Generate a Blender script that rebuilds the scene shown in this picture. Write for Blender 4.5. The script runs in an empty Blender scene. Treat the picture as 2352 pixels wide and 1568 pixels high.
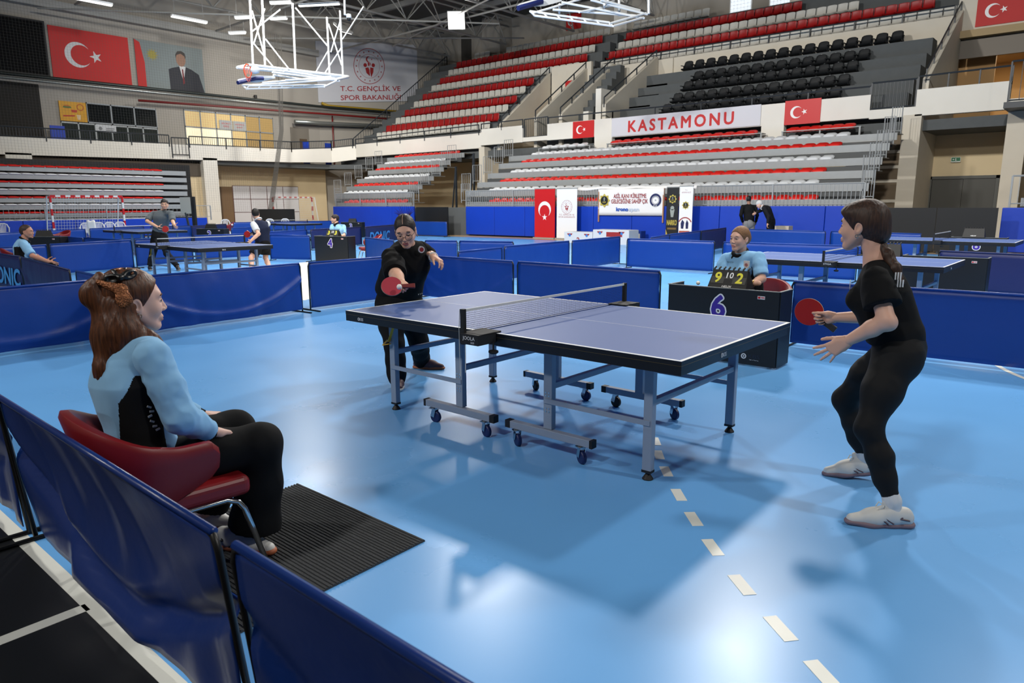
import bpy, bmesh, math, random
import numpy as np
from mathutils import Vector, Matrix

random.seed(7)
np.random.seed(7)
SC = bpy.context.scene
COL = SC.collection
PI = math.pi

# ---------------------------------------------------------------- camera
F_PX, YAW, PITCH, ROLL = 1618.76, -0.708087, -0.191820, -0.004027
CAM = np.array([2.95397, -3.90725, 1.52938])
_cy, _sy, _cp, _sp = math.cos(YAW), math.sin(YAW), math.cos(PITCH), math.sin(PITCH)
_f = np.array([_sy * _cp, _cy * _cp, _sp])
_r = np.array([_cy, -_sy, 0.0])
_u = np.cross(_r, _f)
CR = math.cos(ROLL) * _r + math.sin(ROLL) * _u
CU = -math.sin(ROLL) * _r + math.cos(ROLL) * _u
CF = _f
cam_data = bpy.data.cameras.new('camera')
cam_data.sensor_width = 36.0
cam_data.sensor_fit = 'HORIZONTAL'
cam_data.lens = F_PX / 2352.0 * 36.0
cam_data.clip_start = 0.05
cam_data.clip_end = 300
cam = bpy.data.objects.new('camera', cam_data)
COL.objects.link(cam)
cam.matrix_world = Matrix(((CR[0], CU[0], -CF[0], CAM[0]), (CR[1], CU[1], -CF[1], CAM[1]),
                           (CR[2], CU[2], -CF[2], CAM[2]), (0, 0, 0, 1)))
SC.camera = cam
cam_data.dof.use_dof = True
cam_data.dof.focus_distance = 5.0
cam_data.dof.aperture_fstop = 5.6

# ---------------------------------------------------------------- world, exposure, lamps
W = bpy.data.worlds.new('world')
SC.world = W
W.use_nodes = True
W.node_tree.nodes['Background'].inputs['Color'].default_value = (0.62, 0.72, 0.85, 1)
W.node_tree.nodes['Background'].inputs['Strength'].default_value = 0.5
SC.view_settings.view_transform = 'Standard'
SC.view_settings.look = 'None'
SC.view_settings.gamma = 1.0
SC.view_settings.use_curve_mapping = False
SC.view_settings.exposure = -1.45
SC.cycles.max_bounces = 5
SC.cycles.diffuse_bounces = 3
SC.cycles.glossy_bounces = 3
SC.cycles.transmission_bounces = 4
SC.cycles.transparent_max_bounces = 6
SC.cycles.caustics_reflective = False
SC.cycles.caustics_refractive = False
SC.cycles.sample_clamp_indirect = 6.0
SC.cycles.use_adaptive_sampling = True
SC.cycles.adaptive_threshold = 0.02

def aim(o, target):
    d = Vector(target) - o.location
    o.rotation_euler = d.to_track_quat('-Z', 'Y').to_euler()

# roof floodlights, some of them unseen fill added for brightness: (position, watts, target, size)
FLOODS = [((-4.5, 15.5, 12.6), 2500, (0, 0, 0), 1.0),
          ((3.5, 13.5, 12.6), 1700, (1.5, -1, 0), 1.0),
          ((-15.0, 15.5, 12.6), 2600, (-10, 2, 0), 0.8),
          ((-25.0, 14.0, 12.6), 2400, (-25, 8, 1), 0.8),
          ((-13.0, 2.0, 12.8), 6200, (-16, 25, 4), 1.0),  # unseen overhead fill aimed at the stands
          ((-24.0, 11.0, 12.4), 4200, (-36, 30, 4), 1.0),  # unseen overhead fill turned towards the hall corner
          ((1.0, 2.0, 12.8), 5200, (-7, 25, 4), 1.0),  # unseen overhead fill, also for the stands
          ((-13.0, -12.0, 12.6), 1700, (-8, 0, 0), 1.0),  # unseen fill added opposite the key lamps
          ((0.0, -13.0, 12.6), 1500, (-2, 0, 0), 1.0),  # second unseen fill added on the near side
          ((14.0, 2.0, 12.6), 1700, (2, 4, 0), 1.0),
          ((-33.0, 23.0, 11.6), 1500, (-40.5, 22, 2), 0.8)]  # added to brighten the walls under the gallery

# ---------------------------------------------------------------- helpers
def ray(px, py):
    return CF * F_PX + CR * (px - 1176) - CU * (py - 784)
def at_z(px, py, z=0.0):
    d = ray(px, py); return CAM + d * ((z - CAM[2]) / d[2])
def at_y(px, py, y):
    d = ray(px, py); return CAM + d * ((y - CAM[1]) / d[1])
def at_x(px, py, x):
    d = ray(px, py); return CAM + d * ((x - CAM[0]) / d[0])
def at_d(px, py, depth):
    return CAM + ray(px, py) * (depth / F_PX)

def srgb(c):
    out = []
    for v in c[:3]:
        v = v / 255.0
        out.append(v / 12.92 if v <= 0.04045 else ((v + 0.055) / 1.055) ** 2.4)
    return (*out, 1.0)

MATS = {}
def mat(name, rgb, rough=0.5, metal=0.0, noise=None, bump=None, emit=None, spec=0.5, alpha=None, coat=0.0, sheen=0.0, rnoise=None, trans=None):
    if name in MATS:
        return MATS[name]
    m = bpy.data.materials.new(name); m.use_nodes = True
    nt = m.node_tree; b = nt.nodes['Principled BSDF']
    base = srgb(rgb)
    b.inputs['Base Color'].default_value = base
    b.inputs['Roughness'].default_value = rough
    b.inputs['Metallic'].default_value = metal
    b.inputs['Specular IOR Level'].default_value = spec
    if coat: b.inputs['Coat Weight'].default_value = coat; b.inputs['Coat Roughness'].default_value = 0.15
    if sheen: b.inputs['Sheen Weight'].default_value = sheen
    if trans: b.inputs['Transmission Weight'].default_value = trans
    tc = None
    if noise or bump or rnoise:
        tc = nt.nodes.new('ShaderNodeTexCoord')
    if noise:
        sc_, amt = noise[0], noise[1]
        n = nt.nodes.new('ShaderNodeTexNoise'); n.inputs['Scale'].default_value = sc_; n.inputs['Detail'].default_value = 5
        nt.links.new(tc.outputs['Object'], n.inputs['Vector'])
        mx = nt.nodes.new('ShaderNodeMix'); mx.data_type = 'RGBA'
        lo = tuple(max(0, v * (1 - amt)) for v in base[:3]) + (1,)
        hi = tuple(min(1, v * (1 + amt)) for v in base[:3]) + (1,)
        mx.inputs['A'].default_value = lo; mx.inputs['B'].default_value = hi
        nt.links.new(n.outputs['Fac'], mx.inputs['Factor'])
        nt.links.new(mx.outputs['Result'], b.inputs['Base Color'])
    if rnoise:
        n = nt.nodes.new('ShaderNodeTexNoise'); n.inputs['Scale'].default_value = rnoise[0]; n.inputs['Detail'].default_value = 4
        nt.links.new(tc.outputs['Object'], n.inputs['Vector'])
        mr = nt.nodes.new('ShaderNodeMapRange')
        mr.inputs['To Min'].default_value = rnoise[1]; mr.inputs['To Max'].default_value = rnoise[2]
        nt.links.new(n.outputs['Fac'], mr.inputs['Value']); nt.links.new(mr.outputs['Result'], b.inputs['Roughness'])
    if bump:
        n = nt.nodes.new('ShaderNodeTexNoise'); n.inputs['Scale'].default_value = bump[0]; n.inputs['Detail'].default_value = 3
        nt.links.new(tc.outputs['Object'], n.inputs['Vector'])
        bp = nt.nodes.new('ShaderNodeBump'); bp.inputs['Strength'].default_value = bump[1]; bp.inputs['Distance'].default_value = bump[2] if len(bump) > 2 else 0.01
        nt.links.new(n.outputs['Fac'], bp.inputs['Height']); nt.links.new(bp.outputs['Normal'], b.inputs['Normal'])
    if emit:
        b.inputs['Emission Color'].default_value = srgb(emit[0]); b.inputs['Emission Strength'].default_value = emit[1]
    MATS[name] = m
    return m

def props(o, label=None, cat=None, group=None, kind=None):
    if label: o['label'] = label
    if cat: o['category'] = cat
    if group: o['group'] = group
    if kind: o['kind'] = kind
    return o

def empty(name, loc=(0, 0, 0), rz=0.0, label=None, cat=None, group=None):
    o = bpy.data.objects.new(name, None); COL.objects.link(o)
    o.empty_display_size = 0.1
    o.location = Vector(loc); o.rotation_euler = (0, 0, rz)
    return props(o, label, cat, group)

def Rz(a):
    c, s = math.cos(a), math.sin(a)
    return np.array([[c, -s, 0], [s, c, 0], [0, 0, 1.0]])
def Ry(a):
    c, s = math.cos(a), math.sin(a)
    return np.array([[c, 0, s], [0, 1.0, 0], [-s, 0, c]])
def Rx(a):
    c, s = math.cos(a), math.sin(a)
    return np.array([[1.0, 0, 0], [0, c, -s], [0, s, c]])

def frame(d, up=(0, 0, 1)):
    d = np.array(d, float); d /= np.linalg.norm(d)
    up = np.array(up, float)
    if abs(d @ up) > 0.98: up = np.array([1.0, 0, 0])
    x = np.cross(up, d); x /= np.linalg.norm(x)
    return x, np.cross(d, x), d

BOXF = [(0, 2, 3, 1), (4, 5, 7, 6), (0, 1, 5, 4), (2, 6, 7, 3), (0, 4, 6, 2), (1, 3, 7, 5)]
class MB:
    def __init__(s): s.v = []; s.f = []; s.m = []
    def add(s, vs, fs, mi=0):
        n = len(s.v); s.v.extend([tuple(map(float, q)) for q in vs])
        s.f.extend([tuple(i + n for i in q) for q in fs]); s.m.extend([mi] * len(fs)); return s
    def box(s, c, size, rot=None, mi=0):
        c = np.array(c, float); h = np.array(size, float) / 2
        vs = [np.array([(i & 1) * 2 - 1, ((i >> 1) & 1) * 2 - 1, ((i >> 2) & 1) * 2 - 1]) * h for i in range(8)]
        if rot is not None: vs = [rot @ q for q in vs]
        return s.add([c + q for q in vs], BOXF, mi)
    def bb(s, x0, x1, y0, y1, z0, z1, mi=0):
        return s.box(((x0 + x1) / 2, (y0 + y1) / 2, (z0 + z1) / 2), (abs(x1 - x0), abs(y1 - y0), abs(z1 - z0)), None, mi)
    def bar(s, a, b, w, h=None, up=(0, 0, 1), mi=0):
        a = np.array(a, float); b = np.array(b, float); h = w if h is None else h
        x, y, d = frame(b - a, up)
        vs = []
        for e in (a, b):
            for i, j in ((-1, -1), (1, -1), (1, 1), (-1, 1)): vs.append(e + x * (i * w / 2) + y * (j * h / 2))
        return s.add(vs, [(0, 3, 2, 1), (4, 5, 6, 7), (0, 1, 5, 4), (1, 2, 6, 5), (2, 3, 7, 6), (3, 0, 4, 7)], mi)
    def tube(s, pts, r, seg=8, cap=True, mi=0, closed=False):
        pts = [np.array(p, float) for p in pts]; n = len(pts)
        rr = r if hasattr(r, '__len__') else [r] * n
        vs = []; px = None
        for i, p in enumerate(pts):
            if closed: d = pts[(i + 1) % n] - pts[i - 1]
            else: d = pts[min(i + 1, n - 1)] - pts[max(i - 1, 0)]
            d = d / (np.linalg.norm(d) + 1e-12)
            if px is None: x, y, _ = frame(d)
            else:
                x = px - d * (px @ d); x /= np.linalg.norm(x) + 1e-12; y = np.cross(d, x)
            px = x
            for k in range(seg):
                t = 2 * PI * k / seg; vs.append(p + rr[i] * (math.cos(t) * x + math.sin(t) * y))
        fs = []
        for i in range(n if closed else n - 1):
            j = (i + 1) % n
            for k in range(seg):
                k2 = (k + 1) % seg; fs.append((i * seg + k, i * seg + k2, j * seg + k2, j * seg + k))
        if cap and not closed:
            fs.append(tuple(range(seg))[::-1]); fs.append(tuple((n - 1) * seg + k for k in range(seg)))
        return s.add(vs, fs, mi)
    def cyl(s, a, b, r, seg=12, mi=0): return s.tube([a, b], r, seg, True, mi)
    def lathe(s, prof, seg=16, c=(0, 0, 0), rot=None, mi=0):
        c = np.array(c, float); vs = []
        for r, z in prof:
            for k in range(seg):
                t = 2 * PI * k / seg; q = np.array([r * math.cos(t), r * math.sin(t), z]); vs.append(c + (rot @ q if rot is not None else q))
        fs = []; n = len(prof)
        for i in range(n - 1):
            for k in range(seg):
                k2 = (k + 1) % seg; fs.append((i * seg + k, i * seg + k2, (i + 1) * seg + k2, (i + 1) * seg + k))
        fs.append(tuple(range(seg))[::-1]); fs.append(tuple((n - 1) * seg + k for k in range(seg)))
        return s.add(vs, fs, mi)
    def prism(s, poly, d, mi=0):
        """poly: 3D points (counter-clockwise seen from +d), extruded by vector d"""
        n = len(poly); poly = [np.array(p, float) for p in poly]; d = np.array(d, float)
        return s.add(poly + [p + d for p in poly], [tuple(range(n))[::-1], tuple(range(n, 2 * n))] + [(i, (i + 1) % n, n + (i + 1) % n, n + i) for i in range(n)], mi)
    def grid(s, P, mi=0, closed_u=False):
        """P: array (nu,nv,3)"""
        nu, nv = P.shape[:2]; fs = []
        for i in range(nu if closed_u else nu - 1):
            i2 = (i + 1) % nu
            for j in range(nv - 1): fs.append((i * nv + j, i2 * nv + j, i2 * nv + j + 1, i * nv + j + 1))
        return s.add(P.reshape(-1, 3), fs, mi)
    def mesh(s, name):
        me = bpy.data.meshes.new(name); me.from_pydata(s.v, [], s.f); me.update()
        if any(s.m): me.polygons.foreach_set('material_index', s.m)
        return me
    def build(s, name, mats, parent=None, smooth=False, bevel=0.0, loc=None, rz=0.0, solid=0.0, bseg=2):
        me = s.mesh(name)
        for m in (mats if isinstance(mats, (list, tuple)) else [mats]): me.materials.append(m)
        return mobj(name, me, parent, smooth, bevel, loc, rz, solid, bseg)

def mobj(name, me, parent=None, smooth=False, bevel=0.0, loc=None, rz=0.0, solid=0.0, bseg=2):
    o = bpy.data.objects.new(name, me); COL.objects.link(o)
    if smooth: me.polygons.foreach_set('use_smooth', [True] * len(me.polygons))
    if solid:
        md = o.modifiers.new('thickness', 'SOLIDIFY'); md.thickness = solid; md.offset = 0
    if bevel:
        md = o.modifiers.new('edge', 'BEVEL'); md.width = bevel; md.segments = bseg; md.limit_method = 'ANGLE'; md.angle_limit = 0.7
    if parent is not None: o.parent = parent
    if loc is not None: o.location = Vector(loc)
    if rz: o.rotation_euler = (0, 0, rz)
    return o

def copy_tree(o, parent=None, loc=None, rz=None):
    c = o.copy(); COL.objects.link(c)
    if parent is not None: c.parent = parent
    if loc is not None: c.location = Vector(loc)
    if rz is not None: c.rotation_euler = (0, 0, rz)
    for ch in list(o.children): copy_tree(ch, c)
    return c

def struct(o): o['kind'] = 'structure'; return o

ORD = ['first', 'second', 'third', 'fourth', 'fifth', 'sixth', 'seventh', 'eighth', 'ninth', 'tenth', '11th', '12th', '13th', '14th', '15th', '16th', '17th', '18th', '19th', '20th',
       '21st', '22nd', '23rd', '24th', '25th', '26th', '27th', '28th', '29th', '30th', '31st', '32nd', '33rd', '34th', '35th', '36th', '37th', '38th', '39th', '40th', '41st', '42nd', '43rd', '44th', '45th', '46th', '47th', '48th', '49th', '50th']

# flat print: polygons and lettering laid on a surface (origin o, right vector ex, up vector ey)
def decal(name, polys, o, ex, ey, m, parent, depth=0.002):
    """polys: list of 2D polygons; o, ex, ey in the parent's space; thin raised print"""
    o = np.array(o, float); ex = np.array(ex, float); ey = np.array(ey, float)
    n = np.cross(ex, ey); n /= np.linalg.norm(n)
    b = MB()
    for p in polys: b.prism([o + ex * q[0] + ey * q[1] for q in p], n * depth)
    return b.build(name, m, parent)

def ring(cx, cy, r0, r1, n=40, sx=1.0, a0=0.0, a1=2 * PI):
    out = []
    for i in range(n):
        t0 = a0 + (a1 - a0) * i / n; t1 = a0 + (a1 - a0) * (i + 1) / n
        out.append([(cx + r0 * math.cos(t0) * sx, cy + r0 * math.sin(t0)), (cx + r1 * math.cos(t0) * sx, cy + r1 * math.sin(t0)),
                    (cx + r1 * math.cos(t1) * sx, cy + r1 * math.sin(t1)), (cx + r0 * math.cos(t1) * sx, cy + r0 * math.sin(t1))])
    return out
def disc(cx, cy, r, n=24, sx=1.0, sy=1.0):
    return [[(cx + r * math.cos(2 * PI * i / n) * sx, cy + r * math.sin(2 * PI * i / n) * sy) for i in range(n)]]
def star(cx, cy, r, rot=PI / 2, n=5, q=0.382):
    return [[(cx + (r if i % 2 == 0 else r * q) * math.cos(rot + PI * i / n), cy + (r if i % 2 == 0 else r * q) * math.sin(rot + PI * i / n)) for i in range(2 * n)]]
def crescent(cx, cy, R, r, dx, rot=0.0, n=40):
    """outer circle R at (cx,cy) minus circle r shifted by dx along rot"""
    d = dx; a = (d * d + R * R - r * r) / (2 * d); h = math.sqrt(max(0, R * R - a * a))
    t0 = math.atan2(h, a); out = []
    ti = math.atan2(h, a - d)
    def P(x, y): return (cx + x * math.cos(rot) - y * math.sin(rot), cy + x * math.sin(rot) + y * math.cos(rot))
    for i in range(n):
        u0, u1 = i / n, (i + 1) / n
        o0 = t0 + (2 * PI - 2 * t0) * u0; o1 = t0 + (2 * PI - 2 * t0) * u1
        i0 = ti + (2 * PI - 2 * ti) * u0; i1 = ti + (2 * PI - 2 * ti) * u1
        q = [P(R * math.cos(o0), R * math.sin(o0)), P(R * math.cos(o1), R * math.sin(o1)),
             P(d + r * math.cos(i1), r * math.sin(i1)), P(d + r * math.cos(i0), r * math.sin(i0))]
        out.append(q)
    return out

def lettering(name, text, o, ex, ey, height, m, parent, align='CENTER', bold=0.0, width=None, shear=0.0, depth=0.002, spacing=1.0):
    """text as flat mesh print; o = baseline anchor, ex/ey unit vectors in the parent's space"""
    cu = bpy.data.curves.new(name, 'FONT'); cu.body = text; cu.align_x = align; cu.size = 1.0
    cu.shear = shear; cu.space_character = spacing; cu.resolution_u = 3
    to = bpy.data.objects.new(name, cu); COL.objects.link(to)
    bpy.context.view_layer.update()
    dg = bpy.context.evaluated_depsgraph_get()
    me = bpy.data.meshes.new_from_object(to.evaluated_get(dg))
    bpy.data.objects.remove(to); bpy.data.curves.remove(cu)
    co = np.empty(len(me.vertices) * 3); me.vertices.foreach_get('co', co); co = co.reshape(-1, 3)
    if bold > 0 and len(co):
        offs_ = [(0, 0)] + [(bold * math.cos(t), bold * math.sin(t)) for t in np.linspace(0, 2 * PI, 9 if bold < .05 else 17)[:-1]]
        fs_ = [tuple(p.vertices) for p in me.polygons]; nv_ = len(co)
        co = np.concatenate([co + np.array([dx, dy, k]) for k, (dx, dy) in enumerate(offs_)])
        me2 = bpy.data.meshes.new(name); me2.from_pydata([tuple(q) for q in co], [], [tuple(i + k * nv_ for i in f) for k in range(len(offs_)) for f in fs_]); me2.update(); bpy.data.meshes.remove(me); me = me2
    cap = 0.729
    s = height / cap
    sx = s
    if width is not None and len(co):
        w = co[:, 0].max() - co[:, 0].min(); sx = width / w
        if align == 'CENTER': co[:, 0] -= (co[:, 0].max() + co[:, 0].min()) / 2
        elif align == 'LEFT': co[:, 0] -= co[:, 0].min()
    ex = np.array(ex, float); ey = np.array(ey, float); n = np.cross(ex, ey); n /= np.linalg.norm(n)
    P = np.array(o, float) + np.outer(co[:, 0] * sx, ex) + np.outer(co[:, 1] * s, ey) + n * depth + np.outer(co[:, 2] * (.0001 if bold > 0 else 0), n)
    me.vertices.foreach_set('co', P.ravel()); me.update()
    me.materials.clear(); me.materials.append(m)
    me.name = name
    ob = bpy.data.objects.new(name, me); COL.objects.link(ob)
    if parent is not None: ob.parent = parent
    return ob
# ---------------------------------------------------------------- materials of the hall
M_cream = mat('cream_plaster', (208, 201, 186), .8, noise=(1.5, .06), bump=(60, .15, .003))
M_white = mat('white_plaster', (226, 223, 214), .75, noise=(1.2, .05))
M_beige = mat('beige_plaster', (212, 194, 158), .8, noise=(1.4, .05))
M_grey_wall = mat('grey_wall', (158, 153, 144), .85, noise=(.8, .08))
M_ceiling = mat('ceiling_sheet', (96, 96, 92), .8, noise=(.5, .12))
M_steel = mat('painted_steel', (150, 150, 146), .5, noise=(3, .08))
M_darksteel = mat('dark_grey_steel', (44, 50, 56), .45)
M_concrete = mat('grey_concrete', (84, 88, 90), .85, noise=(3, .12), bump=(40, .2, .004))
M_wood = mat('parquet', (176, 150, 116), .35, noise=(2, .12))
M_black = mat('black_matt', (14, 15, 17), .6)
M_lamp = mat('lamp_tube', (255, 255, 255), .5, emit=((255, 252, 244), 14.0))
M_galv = mat('galvanised_sheet', (150, 154, 156), .5, .1, noise=(6, .08))
M_glass_dark = mat('dark_glass', (20, 24, 26), .08)
M_white_paint = mat('white_enamel', (232, 234, 234), .35)
M_red = mat('print_red', (196, 22, 26), .45)
M_white_print = mat('print_white', (236, 236, 236), .5)
M_blue_pad = mat('blue_pad_vinyl', (10, 58, 178), .45, noise=(2, .08), bump=(6, .1, .02))

# ---------------------------------------------------------------- floor
def floor_material(name, rgb, r0, r1):
    m = bpy.data.materials.new(name); m.use_nodes = True
    nt = m.node_tree; b = nt.nodes['Principled BSDF']; N = nt.nodes.new; L = nt.links.new
    tc = N('ShaderNodeTexCoord')
    n1 = N('ShaderNodeTexNoise'); n1.inputs['Scale'].default_value = .9; n1.inputs['Detail'].default_value = 6
    n2 = N('ShaderNodeTexNoise'); n2.inputs['Scale'].default_value = 420; n2.inputs['Detail'].default_value = 2
    mp = N('ShaderNodeMapping'); mp.inputs['Scale'].default_value = (1.0, 9.0, 1); mp.inputs['Rotation'].default_value = (0, 0, .5)
    n3 = N('ShaderNodeTexNoise'); n3.inputs['Scale'].default_value = 1.3; n3.inputs['Detail'].default_value = 5
    L(tc.outputs['Object'], n1.inputs['Vector']); L(tc.outputs['Object'], n2.inputs['Vector'])
    L(tc.outputs['Object'], mp.inputs['Vector']); L(mp.outputs['Vector'], n3.inputs['Vector'])
    base = srgb(rgb)
    mx = N('ShaderNodeMix'); mx.data_type = 'RGBA'
    mx.inputs['A'].default_value = tuple(v * .9 for v in base[:3]) + (1,); mx.inputs['B'].default_value = tuple(min(1, v * 1.08) for v in base[:3]) + (1,)
    L(n1.outputs['Fac'], mx.inputs['Factor'])
    L(mx.outputs['Result'], b.inputs['Base Color'])
    ad = N('ShaderNodeMath'); ad.operation = 'ADD'; L(n1.outputs['Fac'], ad.inputs[0]); L(n1.outputs['Fac'], ad.inputs[1])
    mr = N('ShaderNodeMapRange'); mr.inputs['From Min'].default_value = .5; mr.inputs['From Max'].default_value = 1.5
    mr.inputs['To Min'].default_value = r0; mr.inputs['To Max'].default_value = r1
    L(ad.outputs[0], mr.inputs['Value']); L(mr.outputs['Result'], b.inputs['Roughness'])
    b.inputs['Specular IOR Level'].default_value = .22
    return m
M_floor_blue = floor_material('blue_sport_vinyl', (104, 168, 228), .25, .33)
M_floor_black = floor_material('black_sport_vinyl', (26, 28, 31), .35, .5)
M_line = mat('white_line_paint', (222, 224, 216), .4, noise=(8, .06))
M_far_blue = mat('dark_blue_paint', (20, 48, 120), .3)

b = MB(); b.bb(-48, 28, -26, 44, -.3, 0)
fl = struct(b.build('floor', M_wood)); fl['label'] = 'sports hall floor with blue court vinyl and white lines'
b = MB(); b.bb(-34, 26, -3.10, 20.6, -.001, .003); o = b.build('court_vinyl', M_floor_blue, fl); o['label'] = 'light blue sports vinyl'
b = MB(); b.bb(-34, 26, -12, -3.10, -.001, .003); o = b.build('runoff_vinyl', M_floor_black, fl); o['label'] = 'black sports vinyl'
b = MB(); b.bb(-34, 26, 20.6, 20.75, -.001, .0035); b.build('border_line', M_far_blue, fl)
b = MB(); b.bb(-34, 26, -3.105, -3.045, 0, .0045); b.build('side_line', M_line, fl)
b = MB(); b.bb(.05, .11, -8, -3.09, 0, .0045); b.build('cross_line', M_line, fl)
# dashed line running under the table
dash = [(.62, .27), (.80, .05), (.94, -.16), (1.11, -.38), (1.325, -.64), (1.52, -.86), (1.72, -1.075), (1.95, -1.30), (2.18, -1.50), (2.385, -1.67)]
for i, (x, y) in enumerate(dash):
    a = math.atan2(*( (dash[min(i + 1, 9)][1] - dash[max(i - 1, 0)][1]), (dash[min(i + 1, 9)][0] - dash[max(i - 1, 0)][0])))
    b = MB(); b.box((x, y, .0035), (.155, .055, .002), Rz(a)); b.build('line_dash', M_line, fl)
def arc_line(name, cx, cy, r, w, a0, a1, n=40):
    b = MB(); P = np.zeros((n, 2, 3))
    for i in range(n):
        t = a0 + (a1 - a0) * i / (n - 1)
        for j, rr in enumerate((r + w / 2, r - w / 2)): P[i, j] = (cx + rr * math.cos(t), cy + rr * math.sin(t), .0045)
    b.grid(P); return b.build(name, M_line, fl)
arc_line('curved_line', 4.2, 4.9, 2.15, .05, math.radians(196), math.radians(262))
# white painted key behind the centre court
P = MB(); pts = [at_z(*q) for q in [(470, 655), (500, 632), (560, 624), (622, 616), (690, 603), (760, 598), (830, 592), (870, 593), (880, 640), (700, 690)]]
P.prism([(q[0], q[1], .0035) for q in pts][::-1], (0, 0, .001)); P.build('key_area', M_line, fl)

# ---------------------------------------------------------------- shell
XW = -42.5
def wall(name, x0, x1, y0, y1, z0, z1, m):
    b = MB(); b.bb(x0, x1, y0, y1, z0, z1); return struct(b.build(name, m))
wall('wall_left', XW - .4, XW, -26, 27.7, 0, 15.4, M_grey_wall)
wall('wall_back', -48, 28, 39.5, 39.9, 0, 17, M_grey_wall)
wall('wall_right', 27, 27.4, -26, 40, 0, 17, M_cream)
wall('wall_front', -46, 28, -26, -25.6, 0, 17, M_cream)
cl = wall('ceiling', -48, 28, -26, 40, 15.4, 15.7, M_ceiling)
c0 = np.array([-42.5, 27.65, 0]); c1 = np.array([*at_x(962, 230, -40.7)[:2], 0]); cd = (c1 - c0); cl_len = np.linalg.norm(cd); cd /= cl_len; cn = np.array([cd[1], -cd[0], 0])
b = MB(); b.prism([c0 - cn * .3, c0 + cd * 12.2 - cn * .3, c0 + cd * 12.2, c0], (0, 0, 15.4)); struct(b.build('wall_corner', M_grey_wall))
# roof edge beam on the left wall
b = MB(); b.bb(XW, XW + .5, -20, 27.6, 11.95, 12.35); b.build('trim_1', M_steel); struct(bpy.data.objects['trim_1'])

# left gallery fascia (white balcony front), floor slab, soffit wall below
fx = -40.0
prof = [(-10, 4.85, 4.0), (7.1, 4.96, 4.09), (16.44, 5.1, 4.24), (23.6, 5.2, 4.38), (26.8, 5.46, 4.5)]
b = MB()
for (ya, ta, ba), (yb, tb, bb_) in zip(prof[:-1], prof[1:]):
    b.add([(fx, ya, ba), (fx, yb, bb_), (fx, yb, tb), (fx, ya, ta), (fx - .3, ya, ba), (fx - .3, yb, bb_), (fx - .3, yb, tb), (fx - .3, ya, ta)],
          [(0, 1, 2, 3), (5, 4, 7, 6), (3, 2, 6, 7), (1, 0, 4, 5), (0, 3, 7, 4), (2, 1, 5, 6)])
q0 = np.array([fx, 26.8]); q1 = np.array([-38.8, 28.0])
def fas(b, p, q, ta, ba, tb, bb_):
    d = (q - p) / np.linalg.norm(q - p); n = np.array([-d[1], d[0]]) * .3
    A = [(*p, ba), (*q, bb_), (*q, tb), (*p, ta)]; Bk = [(*(p + n), ba), (*(q + n), bb_), (*(q + n), tb), (*(p + n), ta)]
    b.add(A + Bk, [(0, 1, 2, 3), (5, 4, 7, 6), (3, 2, 6, 7), (1, 0, 4, 5), (0, 3, 7, 4), (2, 1, 5, 6)])
fas(b, q0, q1, 5.46, 4.5, 5.62, 4.7)
struct(b.build('wall_gallery', M_white))
b = MB(); b.bb(XW, fx - .3, -20, 27.6, 4.05, 4.35); b.prism([(XW, 27.6, 4.05), (fx - .3, 26.8, 4.05), (-38.8, 28.2, 4.05), (-36, 32.2, 4.05)], (0, 0, .3))
struct(b.build('floor_gallery', M_concrete))
b = MB(); b.bb(XW, XW + .5, 16.2, 27.6, 0, 4.1); struct(b.build('wall_under_gallery', M_beige))
b = MB(); b.bb(fx - .5, fx, 17.45, 18.35, 0, 4.4); b.bb(fx - .5, fx, 7.3, 8.45, 3.7, 4.2); struct(b.build('column_gallery', M_white))
b = MB(); b.bb(fx - 2.4, fx - .4, 16.3, 17.45, 0, 4.1); struct(b.build('wall_pier', M_beige))

# main stand fascia along y = 28
FY = 28.0
b = MB()
b.bb(-38.8, -26.75, FY, FY + .3, 4.85, 5.72)
b.bb(-26.75, -23.5, FY - .02, FY + .3, 5.0, 5.92)
b.bb(-23.5, -21.75, FY, FY + .3, 5.02, 5.25)
b.bb(-21.75, -17.6, FY, FY + .3, 5.0, 5.86)
b.bb(-18.62, -17.55, FY - .01, FY + .3, 4.3, 5.0)
b.bb(-17.6, -5.35, FY, FY + .3, 4.9, 5.8)
b.bb(-9.75, -8.75, FY - .01, FY + .3, 4.3, 4.95)
b.bb(-5.35, -3.7, FY, FY + .3, 4.85, 5.2)
b.bb(-3.7, -.7, FY - .02, FY + .3, 4.84, 5.82)
b.bb(-.7, 16, FY, FY + .3, 4.84, 5.2)
struct(b.build('wall_stand_front', M_white))
b = MB(); b.bb(-41, 16, FY + .3, 40, 4.3, 4.7); struct(b.build('floor_stand', M_concrete))
b = MB(); b.bb(-41, 16, 31.0, 31.3, 0, 4.3); struct(b.build('wall_under_stand', M_beige))
for x0, x1 in ((-26.9, -26.45), (-4.1, -3.45), (-.68, -.05)):
    b = MB(); b.bb(x0, x1, FY - .02, 31, 0, 4.9); struct(b.build('pillar_stand', M_cream))
b = MB(); b.bb(-26.5, -23.6, 29.5, 29.7, 0, 4.9); struct(b.build('wall_niche', M_beige))

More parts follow.
